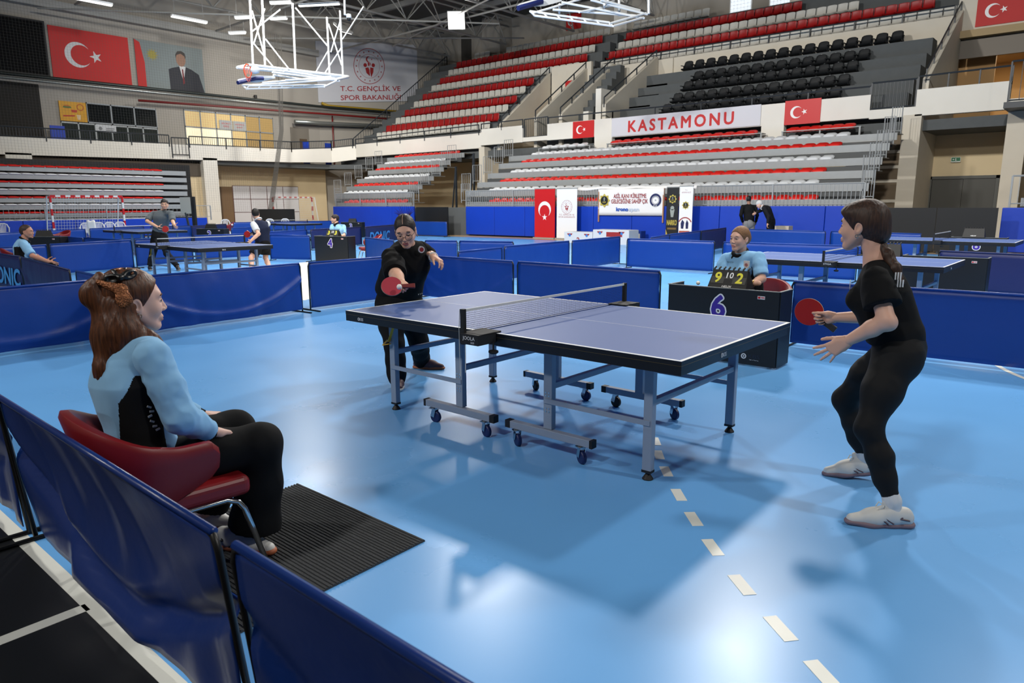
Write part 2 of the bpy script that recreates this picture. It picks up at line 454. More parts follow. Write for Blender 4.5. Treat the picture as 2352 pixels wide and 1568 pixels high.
# doors in the lower walls
def door(name, x0, x1, y, z1, label):
    r = empty(name, ((x0 + x1) / 2, y, 0)); r['kind'] = 'structure'; r['label'] = label
    w = x1 - x0; m = mat('door_grey', (72, 74, 70), .5)
    b = MB(); b.bb(-w / 2, -w / 2 + .12, -.08, .08, 0, z1); b.bb(w / 2 - .12, w / 2, -.08, .08, 0, z1); b.bb(-w / 2, w / 2, -.08, .08, z1 - .12, z1); b.build('door_frame', m, r)
    m2 = mat('door_leaf_grey', (60, 60, 55), .5)
    for s in (-1, 1):
        b = MB(); b.bb(min(0, s * (w / 2 - .125)) + .006, max(0, s * (w / 2 - .125)) - .006, -.03, .03, .01, z1 - .125); lf = b.build('door_leaf', m2, r)
        b = MB(); b.bb(s * .1 - .015, s * .1 + .015, -.08, -.03, .95, 1.15); b.build('door_handle', M_steel, lf)
door('door_1', -3.52, -1.02, 30.92, 2.62, 'grey double door in the cream alcove')
r = empty('door_2', (XW + .52, 19.75, 0)); r['kind'] = 'structure'; r['label'] = 'brown door beside white wall panels'
b = MB(); b.bb(-.01, .05, -.47, .47, 0, 2.75); b.build('door_leaf', mat('brown_door', (116, 92, 66), .6), r)
b = MB(); b.bb(.05, .08, -.42, -.30, .05, 2.7); b.build('door_stile', mat('brown_door_dark', (84, 66, 48), .6), r)
# white storage panels on the wall
r = empty('wall_panel', (XW + .52, 20.25, 0), 0, 'white cupboard wall of square panels with dark red joints under gallery', 'cupboard')
b = MB(); b.bb(0, .03, 0, 4.95, .2, 2.84); b.build('backing', mat('panel_joint', (92, 50, 48), .6), r)
for i in range(4):
    for j in range(3):
        b = MB(); b.bb(.03, .05, .03 + i * 1.235, 1.215 + i * 1.235, .24 + j * .87, .24 + j * .87 + .83); b.build('panel', mat('panel_white', (206, 206, 210), .5), r)
# brown cladding behind the bleachers, striped
b = MB(); b.bb(-26.3, -23.6, 30.6, 30.8, 0, 4.3); b.bb(-6.2, -4.15, 28.4, 28.6, 0, 4.7); struct(b.build('wall_backing', mat('brown_board', (112, 98, 80), .8, noise=(1, .15))))
b = MB()
for z in (1.55, 2.35, 2.9, 3.5): b.bb(-6.2, -4.15, 28.36, 28.4, z, z + .12)
struct(b.build('trim_2', M_cream))
# emergency exit sign
r = empty('exit_sign', (-2.62, 30.95, 3.28), 0, 'green emergency exit sign above the grey double door', 'sign')
b = MB(); b.bb(-.17, .17, -.05, 0, -.1, .1); b.build('plate', mat('exit_white', (220, 228, 222), .4), r)
b = MB(); b.bb(-.155, .155, -.054, -.05, -.06, .085); b.build('green_field', mat('exit_green', (14, 110, 66), .4), r)
decal('arrow', [[(-.12, 0), (-.08, -.03), (-.08, .03)], [(-.08, -.01), (-.05, -.01), (-.05, .01), (-.08, .01)]], (0, -.055, .01), (1, 0, 0), (0, 0, 1), M_white_print, r)
decal('running_figure', disc(.0, .045, .014) + [[(-.02, -.04), (.0, -.045), (.012, .03), (-.012, .03)], [(0, -.02), (.03, -.045), (.035, -.035), (.008, 0)]], (0, -.055, 0), (1, 0, 0), (0, 0, 1), M_white_print, r)

# left gallery: windows, shop front, blue board
def glazed(name, y0, y1, z0, z1, ncol, rows, label, mg, frame_rgb=(150, 156, 160)):
    r = empty(name, (XW, y0, z0)); r['kind'] = 'structure'; r['label'] = label
    w = y1 - y0; h = z1 - z0; mf = mat('alu_frame_%d' % frame_rgb[0], frame_rgb, .4, .2); t = .07
    b = MB()
    for z in (0, h - t): b.bb(0, .08, 0, w, z, z + t)
    for f in rows: b.bb(0, .08, 0, w, h * f - t / 2, h * f + t / 2)
    for i in range(ncol + 1): b.bb(0, .08, max(0, w * i / ncol - t / 2), min(w, w * i / ncol + t / 2), 0, h)
    b.build('window_frame', mf, r)
    edges = [0] + [h * f for f in rows] + [h]
    for i in range(ncol):
        for z_0, z_1 in zip(edges[:-1], edges[1:]):
            b = MB(); b.bb(.02, .035, w * i / ncol + .03, w * (i + 1) / ncol - .03, z_0 + .03, z_1 - .03); b.build('pane', mg(i, z_0), r)
    return r
M_lit = mat('lit_room_glass', (214, 186, 130), .3, emit=((236, 206, 146), .55))
M_lit2 = mat('lit_room_bright', (250, 240, 210), .3, emit=((255, 240, 200), 1.1))
M_lit3 = mat('lit_room_dim', (176, 146, 92), .3, emit=((200, 168, 108), .28))
w2 = glazed('window_1', 17.7, 23.85, 5.3, 7.45, 6, (.52,), 'gallery windows with warm light behind', lambda i, z: (M_lit2 if z < .5 and i < 3 else (M_lit3 if i > 3 else M_lit)))
M_notice = mat('notice_grey', (170, 172, 170), .5)
for k, (yy, t1, t2) in enumerate(((19.95, 'SEYİRCİ', 'GİRİŞİ'), (20.9, 'AUDIENCE', 'EXIT'))):
    b = MB(); b.bb(.09, .1, yy - 17.7, yy - 17.7 + .9, 1.12, 1.7); nt_ = b.build('notice', M_notice, w2)
    lettering('lettering', t1, (.101, yy - 17.7 + .45, 1.45), (0, 1, 0), (0, 0, 1), .1, M_red, w2, width=.62)
    lettering('lettering', t2, (.101, yy - 17.7 + .45, 1.27), (0, 1, 0), (0, 0, 1), .1, M_red, w2, width=.4)
gd = lambda i, z: M_glass_dark
w1 = glazed('window_2', 12.15, 16.0, 6.18, 7.3, 3, (), 'dark upper windows of the kiosk', gd)
w3 = glazed('window_3', 10.75, 16.0, 5.1, 6.15, 6, (), 'kiosk shop front below the dark windows', lambda i, z: mat('shelf_glass', (38, 44, 42), .15), (170, 176, 178))
b = MB(); b.bb(XW, XW + .09, 12.5, 13.6, 5.72, 6.12); o = b.build('notice_board', mat('notice_white', (196, 200, 204), .5)); props(o, 'white notice board over the kiosk hatch', 'sign')
decal('print_lines', [[(.55, .2), (1.0, .2), (1.0, .25), (.55, .25)], [(.55, .1), (.95, .1), (.95, .15), (.55, .15)]] + disc(.25, .2, .1), (XW + .092, 12.5, 5.72), (0, 1, 0), (0, 0, 1), mat('faded_print', (120, 124, 128), .5), o)
r = empty('kiosk_poster', (XW + .04, 10.75, 6.2), 0, 'yellow snack poster left of the dark kiosk windows', 'poster')
b = MB(); b.bb(.0, .07, 0, 1.36, 0, 1.05); b.build('sheet', mat('poster_yellow', (206, 150, 22), .5, noise=(2, .15)), r)
E3, Zv = (0, 1, 0), (0, 0, 1)
decal('burger_print', disc(.38, .76, .2, sx=1.0, sy=.45) , (.072, 0, 0), E3, Zv, mat('poster_orange', (176, 92, 20), .5), r)
decal('lettuce_print', [[(.18, .7), (.6, .7), (.58, .78), (.2, .78)]], (.075, 0, 0), E3, Zv, mat('poster_green', (70, 110, 40), .5), r)
decal('fries_print', [[(.6, .48), (.85, .48), (.88, .62), (.57, .62)]], (.072, 0, 0), E3, Zv, mat('poster_red', (176, 48, 18), .5), r)
decal('ring_print', ring(1.05, .78, .13, .19, 24), (.072, 0, 0), E3, Zv, mat('poster_orange', (176, 92, 20), .5), r)
decal('cup_print', [[(.86, .1), (1.0, .1), (1.04, .36), (.82, .36)]], (.072, 0, 0), E3, Zv, mat('poster_cup', (214, 190, 150), .5), r)
decal('script_print', [[(.15, .22), (.72, .26), (.74, .34), (.15, .3)]], (.074, 0, 0), E3, Zv, mat('poster_red', (176, 48, 18), .5), r)
for k, (y0, y1, z0, z1) in enumerate(((10.0, 10.72, 4.9, 5.85),)):
    b = MB(); b.bb(XW + .6, XW + .66, y0, y1, 4.35, z1); props(b.build('blue_board', M_blue_pad), 'blue board standing left of the kiosk shelves', 'board')
# dark opening far left of the gallery
b = MB(); b.bb(XW, XW + .02, 2, 9.9, 4.4, 8.0); o = struct(b.build('opening_gallery', mat('dark_opening', (36, 34, 31), .9)))
# doorway recess near the corner
b = MB(); b.bb(XW, XW + .03, 25.2, 26.7, 4.4, 6.95); struct(b.build('opening_doorway', mat('recess_grey', (120, 114, 104), .8)))
b = MB(); b.bb(XW, XW + .06, 25.9, 26.5, 4.4, 6.2); struct(b.build('door_3', mat('brown_door_dark', (64, 54, 44), .6)))
for yy in (24.95, 26.75):
    b = MB(); b.bb(fx - .7, fx - .6, yy, yy + .45, 4.35, 5.85); props(b.build('blue_board', M_blue_pad), 'blue board %s the gallery doorway near the hall corner' % ('left of' if yy < 26 else 'right of'), 'board')

# big banners on the left wall
def flagprint(r, w, h, o, ex, ey, m_star, vert=False):
    """white crescent and star inside a w x h field with lower-left corner o"""
    if not vert:
        polys = crescent(w * .33, h * .5, h * .25, h * .2, h * .0625) ; st = star(w * .33 + h * .34, h * .5, h * .125, PI)
    else:
        polys = crescent(w * .5, h * .6, w * .31, w * .25, w * .08, -PI / 2); st = star(w * .5, h * .44, w * .13, PI / 2)
    decal('crescent', polys, o, ex, ey, m_star, r); decal('star', st, o, ex, ey, m_star, r)
M_flagred = mat('flag_red', (186, 24, 22), .6, noise=(1.5, .08))
M_flagwhite = mat('flag_white', (206, 206, 206), .6)
r = empty('flag_banner', (XW + .02, 10.66, 8.47), 0, 'large red flag banner with white crescent and star high on left wall', 'banner')
b = MB(); b.bb(.0, .06, 0, 4.1, 0, 2.68); b.build('cloth', M_flagred, r); flagprint(r, 4.1, 2.68, (.062, 0, 0), E3, Zv, M_flagwhite)
r = empty('portrait_banner', (XW + .02, 15.1, 8.52), 0, 'grey portrait banner of a person in a dark suit beside the big flag', 'banner')
b = MB(); b.bb(.0, .06, 0, 4.08, 0, 2.66); b.build('cloth', mat('banner_greyblue', (122, 132, 132), .6, noise=(.7, .1)), r)
decal('flag_strip', [[(0, 0), (.5, 0), (.5, 1.4), (.3, 2.5), (0, 2.64)]], (.062, 0, 0), E3, Zv, M_flagred, r)
decal('emblem', star(.98, 1.9, .36, n=12, q=.55), (.062, 0, 0), E3, Zv, mat('emblem_gold', (150, 140, 62), .6), r)
decal('suit', [[(1.9, 0), (4.06, 0), (3.75, 1.1), (3.3, 1.35), (2.95, 1.45), (2.6, 1.45), (2.1, 1.3), (1.88, 1.2)]], (.062, 0, 0), E3, Zv, mat('suit_navy', (22, 26, 38), .6), r)
decal('shirt', [[(2.75, .55), (2.95, 1.47), (2.55, 1.47)]], (.065, 0, 0), E3, Zv, M_flagwhite, r)
decal('tie', [[(2.72, .4), (2.82, .5), (2.78, 1.3), (2.7, 1.3)]], (.068, 0, 0), E3, Zv, mat('tie_red', (110, 20, 26), .6), r)
decal('face', disc(2.68, 1.86, .36, sx=.82, sy=1.15), (.067, 0, 0), E3, Zv, mat('print_skin', (148, 112, 92), .6), r)
decal('hair', [[(2.38, 1.9), (2.36, 2.1), (2.5, 2.32), (2.75, 2.36), (2.95, 2.26), (3.0, 2.05), (2.95, 1.9), (2.92, 2.08), (2.7, 2.2), (2.45, 2.1)]], (.07, 0, 0), E3, Zv, mat('print_hair', (58, 52, 48), .6), r)
r = empty('score_screen', (XW + .02, 5.6, 8.4), 0, 'large black video screen at top left of the hall', 'screen')
b = MB(); b.bb(0, .3, 0, 4.85, 0, 2.85); b.build('housing', M_black, r); b = MB(); b.bb(.3, .31, .08, 4.77, .08, 2.77); b.build('display', mat('screen_black', (6, 6, 7), .7, spec=.1), r)

# ministry banner on the corner wall
def emblem(r, o, ex, ey, R, m, white=None):
    """ring of stars around two figures forming a heart, crescent above"""
    P = ring(0, 0, R * .965, R, 48) + ring(0, 0, R * .66, R * .675, 40)
    decal('emblem_ring', P, o, ex, ey, m, r)
    P = []
    for i in range(16): P += star(math.cos(2 * PI * i / 16 + PI / 2) * R * .82, math.sin(2 * PI * i / 16 + PI / 2) * R * .82, R * .065)
    decal('emblem_stars', P, o, ex, ey, m, r)
    P = crescent(-R * .03, R * .38, R * .17, R * .14, R * .06) + star(R * .17, R * .38, R * .06, PI)
    P += disc(-R * .26, R * .06, R * .11) + disc(R * .26, R * .06, R * .11)
    P += [[(-R * .26, -R * .1), (-R * .06, -R * .06), (0, -R * .2), (R * .02, -R * .55), (-R * .2, -R * .38)], [(R * .27, -R * .1), (R * .06, -R * .06), (R * .04, -R * .3), (R * .1, -R * .62), (R * .25, -R * .32)]]
    P += [[(-R * .08, R * .02), (R * .0, R * .02), (R * .03, R * .2), (-R * .1, R * .2)], [(R * .03, R * .02), (R * .09, R * .06), (R * .1, R * .2), (R * .05, R * .18)]]
    decal('emblem_figures', P, o, ex, ey, m, r)
p0 = c0 + cn * .05; 
r = empty('ministry_banner', (*p0[:2], 8.85), 0, 'huge white banner with round red emblem and lettering in the hall corner', 'banner')
cd0 = cd.copy(); cd = cd + np.array([0, 0, .09]); ex = tuple(cd); M_bannerred = mat('banner_red_print', (150, 34, 36), .6); LB = cl_len - .1
b = MB(); b.prism([(0, 0, 0), tuple(cd * LB), tuple(cd * LB + cn * .04), tuple(cn * .04)], (0, 0, 4.2)); b.build('cloth', mat('banner_white', (186, 188, 194), .6, noise=(.8, .05)), r)
off = cn * .045
emblem(r, cd * LB * .5 + off + np.array([0, 0, 2.55]), ex, Zv, 1.28, M_bannerred)
lettering('lettering', 'T.C. GENÇLİK VE', cd * LB * .51 + off + np.array([0, 0, .78]), ex, Zv, .36, M_bannerred, r, bold=.012, width=5.0)
lettering('lettering', 'SPOR BAKANLIĞI', cd * LB * .51 + off + np.array([0, 0, .14]), ex, Zv, .36, M_bannerred, r, bold=.012, width=5.0)

cd = cd0
# pipes along the left wall and the corner
M_pipe_d = mat('pipe_dark', (52, 58, 56), .4, .5); M_pipe_s = mat('pipe_silver', (160, 164, 160), .3, .7); M_pipe_r = mat('pipe_red', (112, 24, 24), .4); M_pipe_y = mat('pipe_yellow', (150, 122, 20), .5)
def pipe(name, z0, z1, off_, rad, m, label, y0=-10, far=11.5):
    a = np.array([XW + off_, y0, z0]); bq = np.array([XW + off_, 27.3, z1]); cq = c0 + cd * far + cn * off_; cq[2] = z1
    b = MB(); b.tube([a, bq, cq], rad, 8); props(b.build(name, m, smooth=True), label, 'pipe')
pipe('wall_pipe', 8.1, 8.5, .55, .09, M_pipe_d, 'dark upper pipe running along the left wall below the banners')
pipe('wall_pipe', 7.85, 8.28, .75, .07, M_pipe_s, 'silver pipe running just under the dark wall pipe')
pipe('wall_pipe', 7.62, 8.0, .6, .07, M_pipe_r, 'red sprinkler pipe along the left wall', y0=14.8)
b = MB(); b.tube([c0 + cd * .1 + cn * .4 + np.array([0, 0, 8.78]), c0 + cd * .6 + cn * .4 + np.array([0, 0, 8.62]), c0 + cd * 11 + cn * .4 + np.array([0, 0, 8.62])], .1, 8)
props(b.build('gas_pipe', M_pipe_y, smooth=True), 'yellow gas pipe under the white ministry banner', 'pipe')
b = MB(); b.tube([c0 + cd * .9 + cn * .3 + np.array([0, 0, 7.95]), c0 + cd * .9 + cn * .3 + np.array([0, 0, 4.4])], .05, 8)
props(b.build('drop_pipe', M_pipe_r, smooth=True), 'red vertical pipe dropping to the gallery near the corner', 'pipe')
b = MB(); b.tube([(XW + .5, 25.3, 7.3), (XW + .5, 27.3, 7.35), tuple(c0 + cd * 9 + cn * .5 + np.array([0, 0, 7.55]))], .14, 10)
props(b.build('air_duct', M_pipe_s, smooth=True), 'round silver air duct beside the gallery corner', 'duct')
b = MB(); b.tube([(XW, 22.6, 8.75), (XW + .18, 22.6, 8.75)], .05, 8); b.tube([(XW + .18, 22.6, 8.62), (XW + .18, 22.6, 8.8)], .1, 8); props(b.build('wall_camera', M_black), 'small wall camera above the pipes under the grey banner', 'camera')

# ---------------------------------------------------------------- railings
def railing(name, path, h, step, label, parent=None, post=None, barr=.018, rail=.035, m=None, bottom=.1):
    """posts + rails + balusters along a polyline of base points"""
    m = m or M_darksteel
    r = empty(name, path[0], 0, label, 'railing')
    base = np.array(path[0], float)
    P = [np.array(p, float) - base for p in path]
    up = np.array([0, 0, h])
    b = MB(); b.tube([p + up for p in P], rail, 6); b.build('handrail', m, r)
    if bottom is not None:
        b = MB(); b.tube([p + np.array([0, 0, bottom]) for p in P], rail * .7, 6); b.build('bottom_rail', m, r)
    for a, c in zip(P[:-1], P[1:]):
        L_ = np.linalg.norm(c - a); n = max(1, int(L_ / (post or 2.0)))
        for i in range(n + 1):
            q = a + (c - a) * i / n
            b = MB(); b.bar(q - np.array([0, 0, .15]), q + up, .05); b.build('post', m, r)
        if step:
            bb_ = MB(); k = int(L_ / step)
            for i in range(1, k):
                q = a + (c - a) * i / k; bb_.bar(q + np.array([0, 0, bottom or 0]), q + up, barr)
            o = bb_.build('balusters', m, r); o['kind'] = 'stuff'
    return r
railing('gallery_railing', [(fx + .02, -6, 4.9), (fx + .02, 7.1, 4.96), (fx + .02, 15.5, 5.08)], .5, .13, 'dark railing along the left part of the gallery edge', post=2.0, bottom=.05)
railing('gallery_railing', [(fx + .02, 16.7, 5.1), (fx + .02, 23.6, 5.2), (fx + .02, 26.8, 5.46), (-38.95, 27.85, 5.62)], .5, .13, 'dark railing along the gallery in front of the lit windows', post=2.0, bottom=.05)
railing('gallery_gate', [(fx + .1, 15.6, 4.45), (fx + .1, 16.6, 4.47)], 1.0, .2, 'small dark gate panel hung on the gallery railing', post=1.0, bottom=.05)
railing('stand_railing', [(-38.8, FY, 5.62), (-26.9, FY, 5.75)], .45, 0, 'dark rail on the white fascia under the red and white seats', post=2.2, bottom=None)
railing('stand_railing', [(-26.7, FY, 5.9), (-23.5, FY, 5.92)], .32, 0, 'short dark rail left of the fascia gate', post=1.5, bottom=None)
railing('fascia_gate', [(-23.45, FY + .1, 5.2), (-21.8, FY + .1, 5.22)], 1.05, .13, 'dark barred gate in the fascia gap left of the small flag', post=1.7, bottom=.06)
railing('stand_railing', [(-21.75, FY + .1, 5.86), (-17.6, FY + .1, 5.84), (-5.4, FY + .1, 5.78)], .35, 0, 'long dark rail above the city name banner', post=2.1, bottom=None)
railing('fascia_gate', [(-5.35, FY + .1, 5.2), (-3.75, FY + .1, 5.2)], 1.05, .13, 'dark barred gate right of the second small flag', post=1.6, bottom=.06)
railing('stand_railing', [(-3.7, FY + .1, 5.82), (-.7, FY + .1, 5.86)], .5, 0, 'dark rail above the door alcove at the right', post=1.0, bottom=None)
railing('landing_railing', [(-.6, FY - 1.2, 4.95), (3.5, FY - 1.2, 4.95)], 1.35, .3, 'dark steel landing railing at the right edge', post=1.6, bottom=.06)
b = MB(); b.bb(-.7, 5, FY - 1.3, FY, 4.75, 4.95); struct(b.build('floor_landing', M_darksteel))
# ---------------------------------------------------------------- table tennis tables
M_ttop = mat('table_top_blue', (78, 102, 158), .5, noise=(3, .03), spec=.25)
M_tline = mat('table_line_white', (236, 238, 240), .4)
M_apron = mat('table_apron_black', (16, 18, 24), .4)
M_gold = mat('thin_gold_line', (120, 104, 60), .4)
M_leg = mat('table_leg_greyblue', (138, 150, 168), .42, 0, noise=(4, .05))
M_rubber = mat('rubber_black', (14, 14, 16), .6)
M_wheel = mat('wheel_blue', (18, 34, 86), .5)
M_chrome = mat('chrome', (205, 208, 212), .12, 1.0)
M_netblack = mat('net_black', (16, 17, 20), .7)
M_nettape = mat('net_tape_white', (224, 226, 222), .6)
M_cord = mat('net_cord', (206, 206, 200), .7)
M_yel = mat('latch_yellow', (206, 158, 20), .45)
M_txt = mat('print_light', (214, 216, 220), .5)

def kbs(root, o, ex, h):
    decal('logo_ball', ring(-h * 1.15, h * .45, h * .42, h * .55, 20) + ring(-h * 1.1, h * .45, h * .2, h * .28, 16), o, ex, Zv, M_txt, root, .001)
    lettering('lettering', 'KBS', np.array(o) + np.array(ex) * (-h * .62), ex, Zv, h, M_txt, root, align='LEFT', width=h * 1.9, depth=.001)

def tt_table(loc, label, detail=2, netlogo='JOOLA', group=None):
    T = empty('table_tennis_table', loc, 0, label, 'table', group)
    HX, HY = 1.37, .7625
    for s in (-1, 1):
        x0, x1 = (-HX, -.012) if s < 0 else (.012, HX)
        b = MB(); b.bb(x0, x1, -HY, HY, .735, .76); top = b.build('tabletop', [M_ttop], T, bevel=.002 if detail > 1 else 0)
        L_ = .0008
        for k, (a0, a1, b0, b1) in enumerate(((x0, x1, -HY, -HY + .02), (x0, x1, HY - .02, HY), ((x0, x0 + .02, -HY + .02, HY - .02) if s < 0 else (x1 - .02, x1, -HY + .02, HY - .02)), (x0, x1, -.0015, .0015))):
            b = MB(); b.bb(a0, a1, b0, b1, .7598, .76 + L_ - k * .0001); b.build('edge_line' if k < 3 else 'centre_line', M_tline, top)
        b = MB(); t = .03
        b.bb(x0, x1, -HY + .001, -HY + t, .685, .7345); b.bb(x0, x1, HY - t, HY - .001, .685, .7345)
        ex_ = x0 if s < 0 else x1
        b.bb(min(ex_ + .001 * -s, ex_ - s * t), max(ex_ + .001 * -s, ex_ - s * t), -HY + t, HY - t, .685, .7345); b.build('apron', M_apron, T)
        b = MB(); b.bb(x0, x1, -HY - .001, -HY + .001, .758 - .024, .735); b.build('edge_trim', M_gold, T)
        b = MB(); b.bb(x0, x1, -HY - .0005, -HY, .735, .7585); b.bb(x0, x1, HY, HY + .0005, .735, .7585)
        b.bb(ex_ + (-.0005 if s < 0 else 0), ex_ + (0 if s < 0 else .0005), -HY, HY, .735, .7585); b.build('top_edge', M_apron, top)
        if s > 0:
            b = MB(); b.bb(HX - .001, HX + .001, -HY, HY, .734, .7355); b.build('edge_trim', M_gold, T)
        for q in (-1, 1):
            b = MB(); b.bb(s * 1.085 - .028, s * 1.085 + .028, q * .55 - .022, q * .55 + .022, .05, .69); b.build('leg', M_leg, T, bevel=.004)
            b = MB(); b.bb(s * 1.085 - .029, s * 1.085 + .029, q * .55 - .023, q * .55 + .023, .045, .06); b.lathe([(.012, .03), (.012, .05)], 10, (s * 1.085, q * .55, 0)); b.lathe([(.03, 0), (.032, .008), (.024, .02), (.014, .034)], 14, (s * 1.085, q * .55, 0)); b.build('levelling_foot', M_rubber, T, smooth=False)
            b = MB(); b.bb(s * .385 - .032, s * .385 + .032, q * .55 - .022, q * .55 + .022, .155, .69); b.build('inner_leg', M_leg, T, bevel=.004)
            b = MB(); b.bb(min(s * .09, s * .71), max(s * .09, s * .71), q * .565 - .024, q * .565 + .024, .108, .155); b.build('wheel_beam', M_leg, T, bevel=.003)
            b = MB(); b.bb(min(s * .05, s * .09), max(s * .05, s * .09), q * .565 - .0245, q * .565 + .0245, .107, .156); b.build('beam_cap', M_rubber, T); b = MB(); b.bb(min(s * .71, s * .73), max(s * .71, s * .73), q * .565 - .0245, q * .565 + .0245, .107, .156); b.build('beam_cap', M_rubber, T)
            for wx in (.14, .64):
                rot = Rz(random.uniform(-.5, .5)); c = np.array([s * wx, q * .58, 0])
                if detail > 0:
                    b = MB()
                    for e in (-1, 1): b.box(c + rot @ np.array([.012, e * .019, .073]), (.03, .003, .062), rot @ Ry(.25))
                    b.box(c + np.array([0, 0, .102]), (.05, .045, .006), rot); b.lathe([(.016, .1), (.016, .108)], 10, c); b.build('caster_fork', M_chrome, T)
                b = MB(); ax = rot @ np.array([0, 1.0, 0]); cc = c + rot @ np.array([.022, 0, .042]); b.tube([cc - ax * .014, cc - ax * .009, cc + ax * .009, cc + ax * .014], [.036, .042, .042, .036], 18); b.build('caster_wheel', M_wheel if detail > 1 and random.random() < .5 else M_rubber, T)
            b = MB(); b.bb(min(s * .36, s * 1.1), max(s * .36, s * 1.1), q * .574 - .004, q * .574 + .004, .322, .352); b.build('side_stretcher', M_leg, T)
        b = MB(); b.bb(s * 1.085 - .018, s * 1.085 + .018, -.54, .54, .43, .466); b.build('end_crossbar', M_leg, T, bevel=.003)
        b = MB(); b.bb(s * .385 - .018, s * .385 + .018, -.54, .54, .408, .446); b.build('inner_crossbar', M_leg, T, bevel=.003)
        if detail > 1:
            bb_ = MB()
            for q in (-1,):
                for dz in (.27, .29, .37, .39):
                    for dx in (-.012, .012): bb_.lathe([(.005, 0), (.005, .003)], 8, (s * .385 + dx, q * .572, dz), Rx(PI / 2))
            bb_.build('bolts', M_chrome, T)
    # net
    for q in (-1, 1):
        b = MB(); b.bb(-.008, .02, q * .915 - .012, q * .915 + .012, .70, .915); b.build('net_post', M_netblack, T)
    b = MB(); b.bb(.002, .009, -.905, .905, .897, .9125); b.build('net_tape', M_nettape, T)
    b = MB()
    st = .0125 if detail > 1 else .03
    th = .0014 if detail > 1 else .004
    nx = int(1.81 / st)
    for i in range(nx + 1):
        y = -.905 + 1.81 * i / nx; b.add([(.0055, y - th / 2, .772), (.0055, y + th / 2, .772), (.0055, y + th / 2, .897), (.0055, y - th / 2, .897)], [(0, 1, 2, 3)])
    nz = int(.125 / st)
    for j in range(nz + 1):
        z = .772 + .125 * j / nz; b.add([(.006, -.905, z - th / 2), (.006, .905, z - th / 2), (.006, .905, z + th / 2), (.006, -.905, z + th / 2)], [(0, 1, 2, 3)])
    o = b.build('net_mesh', M_netblack, T); o['kind'] = 'stuff'
    b = MB(); b.cyl((.006, -.905, .772), (.006, .905, .772), .002, 6); b.build('net_bottom_cord', M_netblack, T)
    for q in (-1, 1):
        b = MB(); b.bb(-.01, .135, q * .77 - (.15 if q < 0 else .0), q * .77 + (.0 if q < 0 else .15), .695, .73) if False else b.bb(-.012, .14, min(q * .768, q * .93), max(q * .768, q * .93), .705, .77)
        b.bb(-.02, .14, min(q * .72, q * .9), max(q * .72, q * .9), .762, .772)
        b.build('net_clamp', M_netblack, T, bevel=.003)
        b = MB(); b.cyl((.145, q * .80, .66), (.145, q * .80, .71), .006, 8); b.lathe([(.012, .665), (.03, .66), (.031, .65), (.022, .642)], 16, (.145, q * .80, 0)); b.build('clamp_screw', M_netblack, T)
        if detail > 1:
            b = MB(); b.tube([(-.012, q * .925, .915), (-.016, q * .93, .8), (-.014, q * .93, .65), (-.012, q * .928, .5)], .0022, 6); b.tube([(.03, q * .925, .7), (.035, q * .93, .6), (.03, q * .928, .53)], .0025, 6); b.build('net_cord', M_cord, T)
    if netlogo:
        for q in (-1, 1):
            ex = (1, 0, 0) if q < 0 else (-1, 0, 0)
            lettering('lettering', netlogo, (.064, q * .9305, .735), ex, Zv, .022, M_txt, T, width=.1, bold=.01, depth=.001)
            if detail > 1: lettering('lettering', 'WM', (.095, q * .9305, .712), ex, Zv, .015, M_txt, T, width=.03, shear=.25, depth=.001)
    if detail > 0:
        kbs(T, (-1.19, -HY - .0005, .70), (1, 0, 0), .022); kbs(T, (HX + .0005, -.26, .703), (0, 1, 0), .024)
        b = MB(); b.bar((-1.1, -.585, .53), (-1.02, -.6, .66), .02, .006); b.bar((-1.11, -.585, .545), (-1.15, -.6, .5), .02, .006); b.bar((-1.15, -.6, .5), (-1.07, -.6, .52), .02, .006); b.build('latch_handle', M_yel, T)
    return T

TABLE = tt_table((0, 0, 0), 'blue table tennis table in the foreground between the two women playing', 2)
decal('federation_mark', disc(-.075, .012, .004) + [[(-.1, -.012), (-.05, -.006), (-.05, -.003), (-.1, -.009)], [(-.08, 0), (-.07, .002), (-.072, .008), (-.082, .006)]], (0, -.7632, .706), (1, 0, 0), Zv, M_txt, TABLE, .001)
tt_table((0, 6.78, 0), 'blue table tennis table behind the woman in leggings and the scorer', 1, 'STIGA')
tt_table((.05, 13.65, 0), 'blue table tennis table at the far right in front of black panels', 0, None)
tt_table((-11.25, 3.0, 0), 'blue table tennis table between the man in grey and the man in a vest', 1, 'STIGA')
tt_table((-21.2, 5.95, 0), 'blue table tennis table behind the man in the grey shirt', 0, None)
tt_table((-24.9, 13.6, 0), 'blue table tennis table behind the man in the navy vest', 0, None)

# ---------------------------------------------------------------- court barriers
def cloth_material(name, rgb, r):
    return mat(name, rgb, r, noise=(1.2, .10), bump=(5, .25, .02), spec=.5)
M_cloth = cloth_material('barrier_vinyl_blue', (10, 58, 140), .42)
M_cloth_g = cloth_material('barrier_vinyl_gloss', (10, 44, 112), .32)
M_cloth_n = cloth_material('barrier_vinyl_navy', (20, 30, 84), .5)
M_frame = mat('barrier_frame_black', (12, 13, 15), .4)
M_logo_blue = mat('barrier_print_blue', (70, 150, 214), .5)
def vnoise(P, seed, freq):
    """smooth value noise for (n,k) points"""
    rs = np.random.RandomState(seed); n = 32
    G = rs.rand(n, n, n) * 2 - 1
    q = np.asarray(P) * freq; i = np.floor(q).astype(int); f = q - i; f = f * f * (3 - 2 * f)
    out = 0
    for a in (0, 1):
        for b_ in (0, 1):
            for c in (0, 1):
                w = (f[:, 0] if a else 1 - f[:, 0]) * (f[:, 1] if b_ else 1 - f[:, 1]) * (f[:, 2] if c else 1 - f[:, 2])
                out = out + w * G[(i[:, 0] + a) % n, (i[:, 1] + b_) % n, (i[:, 2] + c) % n]
    return out
BH = .71
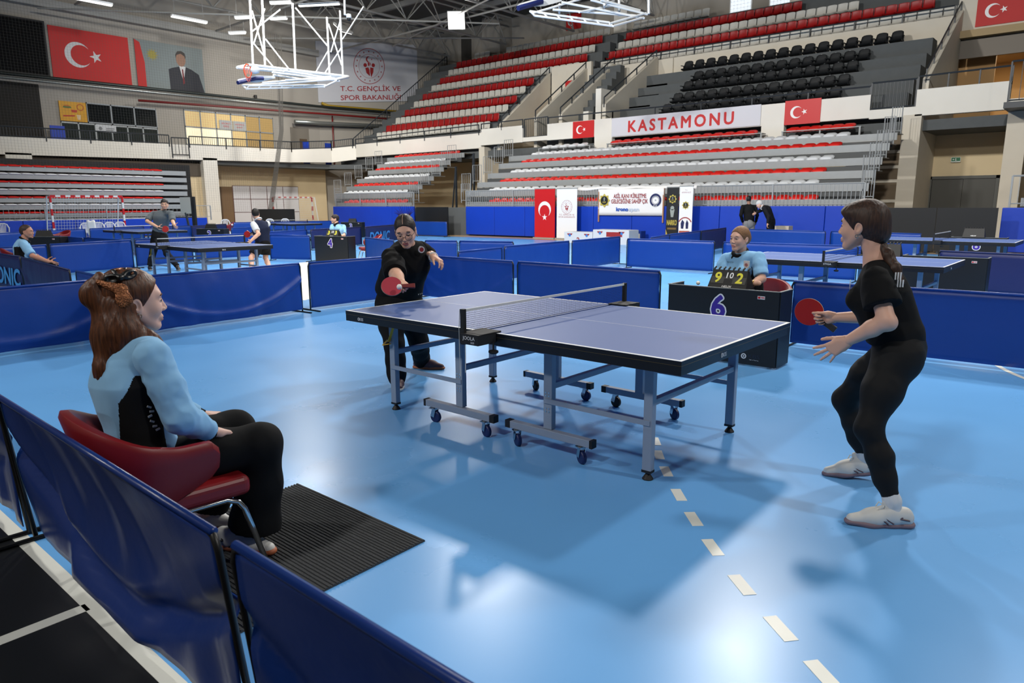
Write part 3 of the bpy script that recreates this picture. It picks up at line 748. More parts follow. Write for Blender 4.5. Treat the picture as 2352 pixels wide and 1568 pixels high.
def barrier(p, q, label, m=None, amp=.006, lean=0.0, nu=28, nv=10, text=None, seed=None, feet=True, sag=0.0, h=BH):
    p = np.array(p[:2], float); q = np.array(q[:2], float); L_ = np.linalg.norm(q - p); a = math.atan2(q[1] - p[1], q[0] - p[0])
    r = empty('court_barrier', (p[0], p[1], 0), a, label, 'barrier', 'court barriers')
    m = m or M_cloth; seed = seed if seed is not None else int(abs(p[0] * 31 + p[1] * 17) * 10) % 1000
    U, V = np.meshgrid(np.linspace(0, 1, nu), np.linspace(0, 1, nv), indexing='ij')
    X = .02 + U * (L_ - .04); Zz = .045 + V * (h - .05)
    pts = np.stack([X.ravel(), Zz.ravel(), 0 * X.ravel()], 1)
    d = vnoise(pts * np.array([1, 1.6, 1]), seed, 2.2) * amp + vnoise(pts * np.array([2.5, .6, 1]), seed + 5, 2.6) * amp * .6
    env = np.sin(PI * np.clip(V.ravel(), 0, 1) * .93 + .05)
    sagd = sag * np.sin(PI * U.ravel()) * np.sin(PI * (1 - V.ravel())) ** 1
    if sag:
        # diagonal drape folds hanging from the top corners
        w = 4 * (U - .5) ** 2 * .55 + V * .0
        phase = (V - .12 - w)
        sagd += sag * .75 * np.exp(-(phase.ravel() / .07) ** 2) + sag * .55 * vnoise(np.stack([U.ravel() * L_ * 3.2 + V.ravel() * .6, V.ravel() * .5, 0 * V.ravel()], 1), seed + 11, 2.0) * (1 - V.ravel() * .8)
    Yd = (d * env + sagd) - lean * (Zz.ravel() / h)
    P = np.stack([X.ravel(), Yd, Zz.ravel()], 1).reshape(nu, nv, 3)
    b = MB(); b.grid(P); b.build('cloth', m, r, smooth=True, solid=.004)
    ly = -lean
    b = MB(); b.tube([(.02, ly, h), (L_ - .02, ly, h)], .013, 8); b.build('top_sleeve', m, r, smooth=True)
    for x, s in ((.0, 1), (L_, -1)):
        b = MB(); b.tube([(x + s * .005, 0, .02), (x + s * .005, ly * .97, h - .05), (x + s * .02, ly, h - .012), (x + s * .06, ly, h)], .011, 8); b.build('post', M_frame, r, smooth=True)
        if feet:
            b = MB(); b.tube([(x + s * .02, -.22, .012), (x + s * .02, .22, .012)], .012, 8); b.build('foot', M_frame, r)
    if text:
        for sd in (text if isinstance(text, (tuple, list)) else (text,)):
            t, x, zz, hh, ww, side, shear = sd
            lettering('lettering', t, (x, -.012 - amp if side < 0 else .012 + amp, zz), (1, 0, 0) if side < 0 else (-1, 0, 0), Zv, hh, M_logo_blue, r, width=ww, bold=.03, shear=shear)
    return r
def barrier_px(x0, y0, x1, y1, label, h=BH, **k):
    return barrier(at_z(x0, y0, h), at_z(x1, y1, h), label, h=h, **k)
# foreground side
barrier((-2.92, -3.02), (-.80, -3.035), 'foreground blue barrier at the left edge, mostly cut off', M_cloth_g, lean=.05, sag=.03, nu=40, nv=16)
barrier((-.74, -3.03), (1.30, -3.06), 'glossy dark blue barrier in the foreground behind the red armchair', M_cloth_g, lean=.07, sag=.06, nu=90, nv=30, amp=.009)
barrier((1.37, -3.06), (3.45, -3.08), 'foreground blue barrier running out of the bottom edge', M_cloth_g, lean=.07, sag=.03, nu=60, nv=24, amp=.008)
# left side of the main court
barrier((-5.66, -2.9), (-5.80, -.55), 'shiny blue barrier left of the seated woman with the hair bow', M_cloth, sag=-.035, nu=60, nv=24, amp=.012)
barrier((-5.80, -.50), (-5.98, 1.84), 'blue barrier with a curved shine behind the seated woman', M_cloth, sag=-.05, nu=80, nv=30, amp=.008)
barrier((-6.0, 1.98), (-6.02, 4.0), 'blue barrier left of the woman with glasses', M_cloth, nu=40, nv=16)
# back side of the main court
barrier((-5.9, 4.02), (-3.78, 4.0), 'blue barrier right behind the woman with glasses', M_cloth, sag=-.02, nu=60, nv=20)
barrier((-3.70, 3.99), (-1.33, 3.95), 'blue barrier behind the table net', M_cloth, nu=40, nv=16, sag=-.01)
barrier((.33, 3.79), (1.36, 3.82), 'short blue barrier right of the woman scorer desk', M_cloth, nu=30, nv=14)
barrier((1.40, 3.84), (3.75, 3.92), 'blue barrier behind the woman in leggings', M_cloth, nu=40, nv=14)
# middle right court
barrier_px(1052, 578, 1153, 568, 'short slanted barrier seen above the blue barrier behind the table')
barrier((-6.37, 6.75), (-6.58, 9.25), 'long slanted barrier in front of the white podium, nearer half')
barrier((-6.58, 9.35), (-6.85, 11.85), 'long slanted barrier in front of the white podium, farther half')
barrier((-6.1, 10.95), (-3.86, 10.98), 'blue barrier left of the scorer in light blue')
barrier((-3.62, 10.85), (-.9, 10.98), 'blue barrier behind the scorer in light blue')
barrier((.58, 10.3), (3.1, 9.8), 'dark navy barrier behind the ponytail of the woman in leggings', M_cloth_n, nu=40)
# far right court
barrier_px(1495, 545, 1538, 538, 'far barrier left of the black roll-up banner, nearest piece')
barrier_px(1538, 538, 1610, 530, 'far barrier in front of the white roll-up banner')
barrier_px(1611, 530, 1668, 523, 'far dark navy barrier left of the two men', m=M_cloth_n)
barrier_px(1712, 526, 1897, 531, 'far blue barrier in front of the two men')
barrier_px(1908, 531, 2118, 537, 'far blue barrier behind the head of the woman in leggings')
barrier((1.55, 18.4), (4.0, 18.2), 'far blue barrier at the right image edge')
# left courts
barrier_px(-60, 574, 46, 589, 'navy barrier with light blue letters at the left edge', m=M_cloth_n, text=[('DONIC', 1.9, .2, .3, 1.8, -1, .15)])
barrier_px(48, 590, 160, 620, 'navy barrier with folds left of the hair bow', m=M_cloth_n, sag=-.03, nu=50, nv=18)
barrier_px(174, 622, 300, 650, 'blue barrier partly hidden by the hair bow', amp=.01)
barrier_px(-40, 570, 108, 562, 'blue barrier behind the seated man in light blue')
barrier_px(112, 561, 302, 551, 'blue barrier between the seated man and the man in grey')
barrier_px(308, 550, 440, 543, 'blue barrier behind the man in grey and his table')
barrier_px(445, 541, 590, 536, 'blue barrier between the man in grey and the man in the vest')
barrier_px(-30, 537, 196, 526, 'far left blue barrier in front of the goal')
barrier_px(205, 525, 330, 519, 'far left blue barrier under the white chairs')
barrier_px(95, 540, 190, 546, 'far barrier beside the empty red chair')
barrier_px(192, 546, 300, 551, 'far barrier behind the left player table')
barrier_px(345, 520, 440, 518, 'far blue barrier behind the man in grey', amp=.004)
barrier_px(440, 519, 520, 514, 'far navy barrier behind the small desk with a purple two', m=M_cloth_n)
barrier_px(530, 511, 765, 507, 'far blue barrier in front of the black panel', amp=.004)
barrier_px(530, 524, 620, 520, 'far barrier behind the ball in the air', amp=.004)
barrier_px(618, 540, 712, 541, 'blue barrier left of the man scorer desk')
barrier_px(612, 533, 705, 527, 'light topped barrier behind the navy vest player')
barrier_px(713, 527, 830, 521, 'navy barrier behind the man scorer', m=M_cloth_n)
barrier_px(838, 521, 940, 513, 'navy barrier with light blue lettering behind the woman with glasses', m=M_cloth_n, text=[('DONIC', 1.45, .12, .38, 2.2, -1, .25)])
barrier_px(920, 508, 1027, 510, 'far blue barrier in front of the left bleacher pad', amp=.004)
barrier_px(838, 545, 905, 552, 'blue barrier at the left shoulder of the woman with glasses')
barrier_px(975, 552, 1051, 553, 'blue barrier right of the shoulder badge')
barrier_px(1054, 553, 1180, 555, 'blue barrier between the podium and the woman with glasses')

# ---------------------------------------------------------------- scorer desks and scoreboards
M_desk = mat('desk_black', (16, 18, 22), .45, noise=(3, .1))
M_purple = mat('digit_purple', (62, 36, 150), .5)
M_scoreyel = mat('score_yellow', (226, 218, 60), .5)
M_card = mat('score_card', (62, 62, 58), .6)
M_rim = mat('desk_rim_grey', (120, 122, 120), .5)
def desk(loc, rz, digit, label, W=1.12, D=.32, H=.73, side=-1, logo=False):
    r = empty('scorer_desk', loc, rz, label, 'desk')
    b = MB(); b.bb(-W / 2, W / 2, -D / 2, -D / 2 + .02, 0.02, H); b.build('front_panel', M_desk, r, bevel=.003)
    for s in (-1, 1):
        b = MB(); b.bb(s * W / 2 - .01, s * W / 2 + .01, -D / 2 + .02, D / 2, .02, H); b.build('side_panel', M_desk, r, bevel=.003)
    b = MB(); b.bb(-W / 2 + .01, W / 2 - .01, -D / 2 + .02, D / 2, H - .06, H - .04); b.build('shelf', M_desk, r)
    b = MB(); b.bb(-W / 2, W / 2, -D / 2 - .002, -D / 2 + .022, H, H + .006); b.bb(-W / 2 - .012, -W / 2 + .012, -D / 2, D / 2, H, H + .006); b.bb(W / 2 - .012, W / 2 + .012, -D / 2, D / 2, H, H + .006); b.build('rim', M_rim, r)
    if digit:
        big = lettering('number_outline', digit, (-.02, -D / 2 - .002, H - .28), (1, 0, 0), Zv, .22, M_white_print, r, bold=.075, depth=.001)
        lettering('number', digit, (-.02, -D / 2 - .004, H - .28), (1, 0, 0), Zv, .22, M_purple, r, bold=.03, depth=.002)
    b = MB(); b.bb(W / 2 - .2, W / 2 - .13, -D / 2 - .003, -D / 2, H - .075, H - .045); o = b.build('sticker', mat('sticker_white', (214, 206, 206), .5), r)
    decal('sticker_print', [[(.005, .006), (.028, .006), (.028, .024), (.005, .024)], [(.035, .012), (.066, .012), (.066, .02), (.035, .02)]], (W / 2 - .2, -D / 2 - .0035, H - .075), (1, 0, 0), Zv, M_red, r, .001)
    if logo:
        o = (W / 2 - .3, -D / 2 - .001, .1)
        decal('logo_ball', ring(0, 0, .016, .026, 20) + disc(0, 0, .008), o, (1, 0, 0), Zv, M_txt, r, .001)
        lettering('lettering', 'KBS', (W / 2 - .2, -D / 2 - .001, .09), (1, 0, 0), Zv, .035, mat('faint_blue', (26, 36, 58), .5), r, width=.11)
        lettering('lettering', 'Table of Thinking', (W / 2 - .2, -D / 2 - .001, .068), (1, 0, 0), Zv, .008, M_txt, r, width=.09)
    return r
def scoreboard(loc, rz, left, mid, right, label, brand=None, s=1.0, lit=True):
    r = empty('score_flipper', loc, rz, label, 'scoreboard')
    W, Hh, dz = .40 * s, .19 * s, .10 * s
    # two leaning panels
    f0 = np.array([0, -dz, 0]); slope = np.array([0, dz, Hh]); sl = slope / np.linalg.norm(slope)
    ex = np.array([1.0, 0, 0])
    for sgn in (-1, 1):
        b = MB(); n = np.array([0, sgn * .006, 0])
        b.prism([(-W / 2, sgn * dz, 0), (W / 2, sgn * dz, 0), (W / 2 * .9, sgn * .01, Hh), (-W / 2 * .9, sgn * .01, Hh)][::(1 if sgn < 0 else -1)], (0, .006, 0)); b.build('panel', M_black, r)
    for sx in (-1, 1):
        b = MB(); b.prism([(sx * W / 2, -dz, 0), (sx * W / 2, dz, 0), (sx * W / 2 * .9, 0, Hh)], (sx * .004, 0, 0)); b.build('end_wing', M_black, r)
    base = np.array([0, -dz, 0]); nrm = np.cross(ex, sl)
    def on(u, v): return base + ex * u + sl * v + nrm * .004
    Hs = np.linalg.norm(slope)
    b = MB()
    for u in np.linspace(-W * .44, W * .44, 8): b.tube([on(u, Hs * .96) , on(u, Hs * 1.06), on(u, Hs * 1.1) + np.array([0, .02 * s, .004])], .009 * s, 8)
    b.build('rings', M_black, r)
    if left:
        for u, w, t, m, hh in ((-W * .28, W * .34, left, M_scoreyel, Hs * .62), (W * .28, W * .34, right, M_scoreyel, Hs * .62)):
            b = MB(); b.prism([on(u - w / 2, Hs * .32), on(u + w / 2, Hs * .32), on(u + w / 2, Hs * .98), on(u - w / 2, Hs * .98)], nrm * .002); b.build('score_card', M_card, r)
            lettering('score_digit', t, on(u, Hs * .38) + nrm * .003, ex, sl, Hs * .5, m, r, bold=.03, depth=.001)
        for u, t in ((-W * .055, mid[0]), (W * .06, mid[1])):
            b = MB(); b.prism([on(u - W * .05, Hs * .55), on(u + W * .05, Hs * .55), on(u + W * .05, Hs * .95), on(u - W * .05, Hs * .95)], nrm * .002); b.build('game_card', M_card, r)
            lettering('game_digit', t, on(u, Hs * .6) + nrm * .003, ex, sl, Hs * .28, M_white_print, r, bold=.02, depth=.001)
    if brand: lettering('lettering', brand, on(0, Hs * .14), ex, sl, Hs * .1, M_white_print, r, bold=.02, shear=.2, width=W * .26, depth=.001)
    return r
desk((.09, 2.70, 0), 0, '6', 'black scorer desk in front of the woman scorer, beside the main table', logo=True, H=.73)
scoreboard((.10, 2.73, .7), -.06, '9', '10', '2', 'black flip scoreboard with nine and two, in front of the woman scorer', 'HELIX')
d4 = at_z(748, 606)
a4 = math.atan2(*(lambda v: (v[1], v[0]))((at_z(790, 548, .73) - at_z(706, 548, .73))[:2]))
desk((-12.85, 7.35, 0), .25, '4', 'black scorer desk left of the man scorer in light blue', W=1.1)
scoreboard((-12.82, 7.3, .7), .3, '3', '10', '3', 'black flip scoreboard with two threes, beside the man scorer', 'HELIX')
desk((.95, 8.72, 0), 0, None, 'black scorer desk behind the middle right table', H=.72)
scoreboard((.15, 8.62, .7), 0, None, None, None, 'black scoreboard behind the ponytail', 'HELIX')
desk((.4, 16.2, 0), 0, '8', 'black scorer desk at the far right behind the last table', H=.72)
scoreboard((.3, 16.1, .72), 0, None, None, None, 'black scoreboard in front of the far black panels', 'HELIX', s=1.1)
p = at_z(485, 541, 0.0); p = at_y(480, 524, 0) * 0
def onfloor(px, py_top, z): return at_z(px, py_top, z)
q = onfloor(488, 525, .73); desk((q[0], q[1], 0), .45, '2', 'black scorer desk with number 2 behind the playing men', W=1.1)
scoreboard((q[0] - .1, q[1], .7), .5, None, None, None, 'black scoreboard on the desk numbered 2', None)
q = onfloor(810, 510, .73); desk((q[0], q[1], 0), .45, '3', 'black scorer desk with number 3 in front of the blue pad', W=1.1)
scoreboard((q[0], q[1], .7), .5, None, None, None, 'black scoreboard on the desk in front of the blue pad', None)
q = onfloor(102, 543, .73); desk((q[0], q[1], 0), .6, None, 'black scorer desk right of the seated man in light blue', W=1.1)
scoreboard((q[0], q[1], .7), .8, None, None, None, 'black scoreboard right of the seated man in light blue', None)

# ---------------------------------------------------------------- red armchairs
M_chair = mat('red_leatherette', (122, 20, 26), .42, noise=(5, .08), bump=(180, .08, .002))
M_chair2 = mat('red_leatherette_pink', (176, 66, 78), .4)
def armchair(loc, rz, label, s=1.0):
    """seat opens towards +y"""
    r = empty('red_armchair', loc, rz, label, 'chair', 'red armchairs')
    W = .60; zs = .43
    b = MB(); b.bb(-.245, .245, -.20, .29, zs - .085, zs); st = b.build('seat', M_chair, r, bevel=.03, bseg=4)
    # wrap-around shell: tall at the back, arms running forward, tapering towards the seat
    n = 41; prof_n = 11; P = np.zeros((n, prof_n, 3))
    for i in range(n):
        t = -1 + 2 * i / (n - 1); q = abs(t)
        if q > .60:
            u = (q - .60) / .40; x = math.copysign(1.0, t); y = -.05 + u * .20; nx, ny = math.copysign(1.0, t), 0.0
        else:
            a = q / .60 * PI / 2; x = math.copysign(math.sin(a) ** .85, t); y = -.05 - .24 * math.cos(a) ** .85; nx, ny = math.copysign(math.sin(a), t), -math.cos(a)
        u = max(0.0, (q - .45) / .55)
        qq = min(1, q / .75); ztop = .765 - .135 * (3 * qq ** 2 - 2 * qq ** 3) - (.03 * max(0, (q - .93) / .07) ** 2)
        zbot = .345 + (.135 * u)
        if q > .93: zbot += .02 * ((q - .93) / .07) ** 2
        th = .030
        def pt(off, zz):
            k = (zz - .345) / .42; sc_ = .80 + .20 * k; back = max(0.0, -ny) * (1 - k) * .10
            return np.array([x * W / 2 * sc_ + nx * off, y + ny * off + back, zz])
        hgt = ztop - zbot
        prof = [(-th * .55, zbot + .012), (0, zbot), (th * .55, zbot + .012), (th * .8, zbot + hgt * .35), (th * .95, zbot + hgt * .7), (th * .95, ztop - .028), (th * .5, ztop - .004), (-th * .5, ztop - .004), (-th * .95, ztop - .028), (-th * .8, zbot + hgt * .5), (-th * .55, zbot + .012)]
        for j, (o_, zz) in enumerate(prof): P[i, j] = pt(o_, zz)
    b = MB(); b.grid(P)
    for i in (0, n - 1):
        f = tuple(i * prof_n + j for j in range(prof_n - 1)); b.f.append(f if i == 0 else f[::-1]); b.m.append(0)
    b.build('back_shell', M_chair, r, smooth=True, bevel=.012)
    for sx in (-1, 1):
        x = sx * .215
        b = MB(); b.tube([(x + sx * .055, .325, .008), (x + sx * .02, .255, zs - .14), (x + sx * .012, .235, zs - .108), (x, .19, zs - .092), (x, -.12, zs - .092), (x, -.16, zs - .10), (x + sx * .012, -.19, zs - .14), (x + sx * .05, -.205, .008)], .0125, 10); b.build('leg_frame', M_chrome, r, smooth=True)
    b = MB(); b.tube([(-.215, .1, zs - .095), (.215, .1, zs - .095)], .011, 8); b.tube([(-.215, -.1, zs - .095), (.215, -.1, zs - .095)], .011, 8); b.build('cross_tube', M_chrome, r)
    return r
CHAIR = armchair((.05, -2.77, 0), -.10, 'red leatherette armchair under the seated woman in the foreground')
armchair((.20, 3.2, 0), PI, 'red armchair of the woman scorer behind the main table')
armchair((-12.3, 8.1, 0), PI - .5, 'red armchair of the man scorer, chrome legs in full view')
q = at_z(50, 612, .4); armchair((q[0], q[1], 0), -.1, 'red armchair under the seated man at the left edge')
q = at_z(137, 540, .6); armchair((q[0], q[1], 0), PI + .2, 'empty red armchair behind the barriers at far left')
q = at_z(506, 521, .55); armchair((q[0] - .1, q[1] + .4, 0), PI - .6, 'red armchair behind the desk numbered 2')
q = at_z(829, 508, .6); armchair((q[0], q[1], 0), PI - .6, 'red armchair behind the desk in front of the blue pad')

# ---------------------------------------------------------------- doormat in the foreground
def mat_mesh():
    r = empty('floor_mat', (0, 0, 0), 0, 'dark grey ribbed floor mat in front of the seated woman', 'mat')
    m = mat('mat_charcoal', (66, 68, 70), .95, noise=(260, .6), bump=(300, .8, .004))
    c = [(-.36, -1.87), (.68, -1.875), (.70, -2.98), (-.34, -2.97)]
    b = MB(); n = 60
    b.prism([(*q, .0035) for q in c][::-1], (0, 0, .006)); b.build('backing', m, r)
    rb = MB()
    for i in range(n):
        v = (i + .5) / n
        A = np.array(c[0]) * (1 - v) + np.array(c[3]) * v; B_ = np.array(c[1]) * (1 - v) + np.array(c[2]) * v
        wob = [np.array([0, random.uniform(-.0015, .0015)]) for _ in range(9)]
        rb.tube([(*(A + (B_ - A) * t / 8 + wob[t]), .0095) for t in range(9)], .006, 5)
    o = rb.build('pile_ribs', m, r); o['kind'] = 'stuff'
    return r
mat_mesh()
# ---------------------------------------------------------------- seat meshes
M_seat_red = mat('seat_red', (150, 16, 18), .45, noise=(4, .1))
M_seat_white = mat('seat_white', (190, 188, 180), .5, noise=(4, .06))
M_seat_black = mat('seat_black', (17, 20, 23), .5)
M_bench_red = mat('bench_seat_red', (206, 34, 28), .4)
M_bench_white = mat('bench_seat_white', (214, 218, 222), .4)
def seat_mesh(m):
    """bucket seat facing -y, top of the back at z = 0"""
    b = MB(); n = 7
    prof = [(-.30, -.395), (-.27, -.37), (-.05, -.40), (.02, -.36), (.06, -.18), (.085, -.02), (.075, 0), (.10, 0.0), (.105, -.18), (.07, -.42), (.0, -.45), (-.27, -.42)]
    P = np.zeros((n, len(prof) + 1, 3))
    for i in range(n):
        u = -1 + 2 * i / (n - 1); c = 1 - .12 * abs(u) ** 4
        for j, (y, z) in enumerate(prof + prof[:1]):
            z2 = (z - (.03 * abs(u) ** 3 if z > -.2 else -.03 * abs(u) ** 3)) * 1.22
            P[i, j] = (u * .24, y - .03 * abs(u) ** 2 * (1 if z > -.3 else 0), z2)
    b.grid(P)
    k = len(prof) + 1
    b.f.append(tuple(range(k - 1))); b.m.append(0); b.f.append(tuple((n - 1) * k + j for j in range(k - 1))[::-1]); b.m.append(0)
    b.bar((0, -.02, -.5), (0, .06, -.62), .08, .05, mi=1)
    me = b.mesh('stadium_seat'); me.materials.append(m); me.materials.append(M_darksteel)
    return me
def bench_mesh(m):
    """low moulded bench seat facing -y, seat top at z = 0"""
    b = MB(); n = 7
    prof = [(-.2, -.035), (-.18, -.005), (-.02, -.02), (.1, -.005), (.17, .035), (.19, .03), (.17, -.03), (.0, -.06), (-.19, -.06)]
    P = np.zeros((n, len(prof) + 1, 3))
    for i in range(n):
        u = -1 + 2 * i / (n - 1)
        for j, (y, z) in enumerate(prof + prof[:1]): P[i, j] = (u * .225, y, (z + (.022 * (1 - abs(u) ** 6) if z > -.03 else 0)) * 2.0 - .0)
    b.grid(P); k = len(prof) + 1
    b.f.append(tuple(range(k - 1))); b.m.append(0); b.f.append(tuple((n - 1) * k + j for j in range(k - 1))[::-1]); b.m.append(0)
    b.box((0, -.14, -.10), (.1, .06, .06), mi=1)
    me = b.mesh('bench_seat'); me.materials.append(m); me.materials.append(M_bench_white)
    return me
def black_mesh():
    b = MB(); n = 7
    prof = [(-.34, -.47), (-.3, -.43), (-.08, -.47), (.0, -.42), (.05, -.2), (.09, -.03), (.1, 0), (.14, 0.0), (.13, -.2), (.08, -.46), (.0, -.53), (-.3, -.5)]
    P = np.zeros((n, len(prof) + 1, 3))
    for i in range(n):
        u = -1 + 2 * i / (n - 1)
        for j, (y, z) in enumerate(prof + prof[:1]): P[i, j] = (u * .25 * (1 if z < -.1 else .92), y, z - (.06 * abs(u) ** 4 if z > -.1 else 0))
    b.grid(P); k = len(prof) + 1
    b.f.append(tuple(range(k - 1))); b.m.append(0); b.f.append(tuple((n - 1) * k + j for j in range(k - 1))[::-1]); b.m.append(0)
    for s in (-1, 1): b.bar((s * .27, -.28, -.27), (s * .27, .08, -.25), .05, .03); b.bar((s * .27, .02, -.25), (s * .27, .05, -.6), .04, .03)
    b.box((0, .118, -.06), (.06, .002, .035), mi=1) ; b.box((0, .07, .0), (.07, .03, .006), mi=1)
    me = b.mesh('black_seat'); me.materials.append(M_seat_black); me.materials.append(mat('seat_tag', (196, 200, 200), .5))
    return me
SM = {'red': seat_mesh(M_seat_red), 'white': seat_mesh(M_seat_white)}
BM = {'red': bench_mesh(M_bench_red), 'white': bench_mesh(M_bench_white)}
for me in list(SM.values()) + list(BM.values()): me.polygons.foreach_set('use_smooth', [True] * len(me.polygons))
KM = black_mesh(); KM.polygons.foreach_set('use_smooth', [True] * len(KM.polygons))
def put(name, me, loc, rz, label, cat, group):
    o = bpy.data.objects.new(name, me); COL.objects.link(o); o.location = loc
    if rz: o.rotation_euler = (0, 0, rz)
    return props(o, label, cat, group)

def part_seat(root, color, loc, rz):
    o = bpy.data.objects.new('bench_seat', BM[color]); COL.objects.link(o); o.parent = root; o.location = loc; o.rotation_euler = (0, 0, rz)
    o['label'] = color + ' bench seat'
    return o
# ---------------------------------------------------------------- upper stand, left block
ZL = [6.51, 7.06, 7.66, 8.28, 8.94, 9.55, 10.24, 10.87, 11.55, 12.24, 12.85]
steps = MB()
for k in range(11):
    y = 29.0 + .85 * k; z = ZL[k]
    x0 = -37.75 + .05 * k; x1 = -26.95 if k < 6 else -24.0
    n = int((x1 - x0) / .515)
    color = 'white' if k % 2 == 0 else 'red'
    for i in range(n):
        x = x0 + .25 + (x1 - x0 - .5) * i / (n - 1)
        if k == 10 and (i < 2 or 4 < i < 8): continue
        put(color + '_stadium_chair', SM[color], (x, y, z), 0, '%s plastic seat, %s row of the left upper stand, %s from the railing stairs' % (color, ORD[k], ORD[i]), 'seat', 'seats of the left upper stand')
    steps.bb(-39.6, x1 + (1.0 if k < 6 else .9), y - .45, y + .42, 4.7 if k == 0 else ZL[k] - 1.45, z - .62)
struct(steps.build('floor_stand_steps', M_concrete))
# half steps of the aisle beside the railing
b = MB()
for k in range(22):
    b.bb(-39.5, -38.1, 28.6 + .425 * k, 28.6 + .425 * (k + 1), 5.0, 5.6 + .32 * k)
struct(b.build('floor_aisle_steps', M_concrete))
railing('aisle_railing', [(-39.55, 28.4, 5.2), (-39.55, 37.9, 12.15)], 1.0, .28, 'sloping dark railing beside the stairs left of the red and white seats', post=3.0, bottom=.12)
railing('aisle_railing', [(-39.55, 37.9, 12.2), (-41.8, 37.9, 12.2)], 1.15, .28, 'short dark railing at the top of the left stairs', post=2.2, bottom=.12)
b = MB(); b.bb(-39.4, -38.35, 39.4, 39.52, 12.6, 14.85); struct(b.build('door_4', mat('door_dark', (66, 64, 60), .6)))
for x0, x1 in ((-35.9, -34.1),): b = MB(); b.bb(x0, x1, 38.1, 39.5, 11.5, 15.4); struct(b.build('pillar_back', M_grey_wall))
for x0, x1 in ((-24.6, -23.6), (-12.9, -11.9)): b = MB(); b.bb(x0, x1, 38.9, 39.5, 11.5, 15.4); struct(b.build('pillar_back', M_white))

# ---------------------------------------------------------------- upper stand, right block
ZR = [10.17, 10.85, 11.53, 12.24, 13.06, 13.8]
steps = MB()
XR = [(-22.7, 3.0), (-22.7, 1.5), (-22.6, -3.5), (-22.6, -8.5), (-22.6, -13.5), (-22.6, -17.2)]
for k in range(5):
    y = 34.5 + .9 * k; z = ZR[k]; x0, x1 = XR[k]; x0r = x0
    n = int((x1 - x0) / .525); color = 'white' if k % 2 == 0 else 'red'
    lim = [-2.6, -4.6, -8.2, -11.5, -17.4][k]
    for i in range(n):
        x = x0 + .25 + .525 * i
        if x > lim: break
        put(color + '_stadium_chair', SM[color], (x, y, z), 0, '%s plastic seat, %s row above the black seats, %s from the aisle' % (color, ORD[k], ORD[i]), 'seat', 'seats of the right upper stand')
    steps.bb(-23.6, 6, y - .3, y + .6, z - 1.5, z - .64)
struct(steps.build('floor_stand_steps', M_concrete))
b = MB(); b.bb(-23.6, -23.0, 34.2, 39.4, 9.0, 9.6)
for k in range(8): b.bb(-24.6, -23.1, 34.4 + .6 * k, 35.0 + .6 * k, 9, 9.75 + .42 * k)
struct(b.build('floor_aisle_steps', M_concrete))
b = MB(); b.bb(-22.7, -3.7, 34.0, 34.25, 5.0, 9.62); struct(b.build('wall_stand_upper', M_cream))
railing('stand_railing', [(-22.4, 34.05, 9.62), (-3.8, 34.05, 9.62)], .42, 0, 'long dark rail along the edge above the black seats', post=1.9, bottom=None)

# ---------------------------------------------------------------- black seats
ZB = [6.5, 7.12, 7.8, 8.4, 9.16]
XB = [(-15.6, -6.9, 14), (-15.5, -6.85, 14), (-15.4, -6.8, 14), (-15.3, -6.6, 14), (-16.35, -5.5, 17)]
steps = MB()
for k in range(5):
    y = 29.5 + .9 * k; x0, x1, n = XB[k]
    for i in range(n):
        put('black_stadium_chair', KM, (x0 + .3 + (x1 - x0 - .6) * i / (n - 1), y, ZB[k]), 0, 'black armrest seat, %s row above the city name banner, %s from the left' % (ORD[k], ORD[i]), 'seat', 'black seats above the city name banner')
    steps.bb(-19.2, -4.25, y - .5, y + .4, 4.7, ZB[k] - .61)
struct(steps.build('floor_stand_steps', M_concrete))
b = MB()
for k in range(10): b.bb(-19.2, -17.0, 29.0 + .45 * k, 29.45 + .45 * k, 4.7, 5.4 + .33 * k)
struct(b.build('floor_aisle_steps', M_concrete))

# ---------------------------------------------------------------- entrance cuts with sloped parapets
def parapet(pl, yl, ph, yh, label, w=.22, rail=True):
    A = at_y(*pl, yl); B_ = at_y(*ph, yh); xm = (A[0] + B_[0]) / 2
    b = MB(); b.prism([(xm - w / 2, yl, 4.7), (xm - w / 2, yl, A[2]), (xm - w / 2, yh, B_[2]), (xm - w / 2, yh, 4.7)], (w, 0, 0)); struct(b.build('wall_parapet', M_cream))
    if rail: railing('parapet_rail', [(xm, yl, A[2]), (xm, yh, B_[2])], .35, 0, label, post=1.2, bottom=None)
    return xm
parapet((1145, 290), 28.5, (1262, 168), 33.4, 'handrail on the first sloped wall right of the red and white seats')
parapet((1236, 268), 28.5, (1340, 158), 33.4, 'handrail on the second sloped entrance wall')
parapet((1290, 262), 28.5, (1408, 147), 33.8, 'handrail on the third sloped entrance wall')
parapet((1400, 238), 28.5, (1496, 132), 33.8, 'handrail on the fourth sloped wall left of the black seats')
parapet((2128, 180), 28.5, (2207, 24), 33.9, 'handrail on the sloped wall right of the black seats')
b = MB()
for k in range(11): b.bb(-22.3, -20.4, 28.7 + .45 * k, 29.15 + .45 * k, 4.7, 5.2 + .43 * k)
struct(b.build('floor_aisle_steps', M_concrete))
M_warm_lit = mat('warm_lit_passage', (186, 148, 100), .8)  # warm lamplight put into the passage wall colour
b = MB(); b.bb(-25.6, -22.6, 33.4, 33.6, 7.6, 10.0); struct(b.build('wall_lintel', M_cream))
b = MB(); b.bb(-25.6, -22.6, 36.0, 36.2, 4.7, 7.7); b.bb(-25.7, -22.5, 33.4, 36, 7.5, 7.65); struct(b.build('wall_passage', M_warm_lit))
b = MB(); b.bb(-20.1, -17.4, 33.9, 34.0, 5, 9.6); struct(b.build('wall_lintel', M_cream))
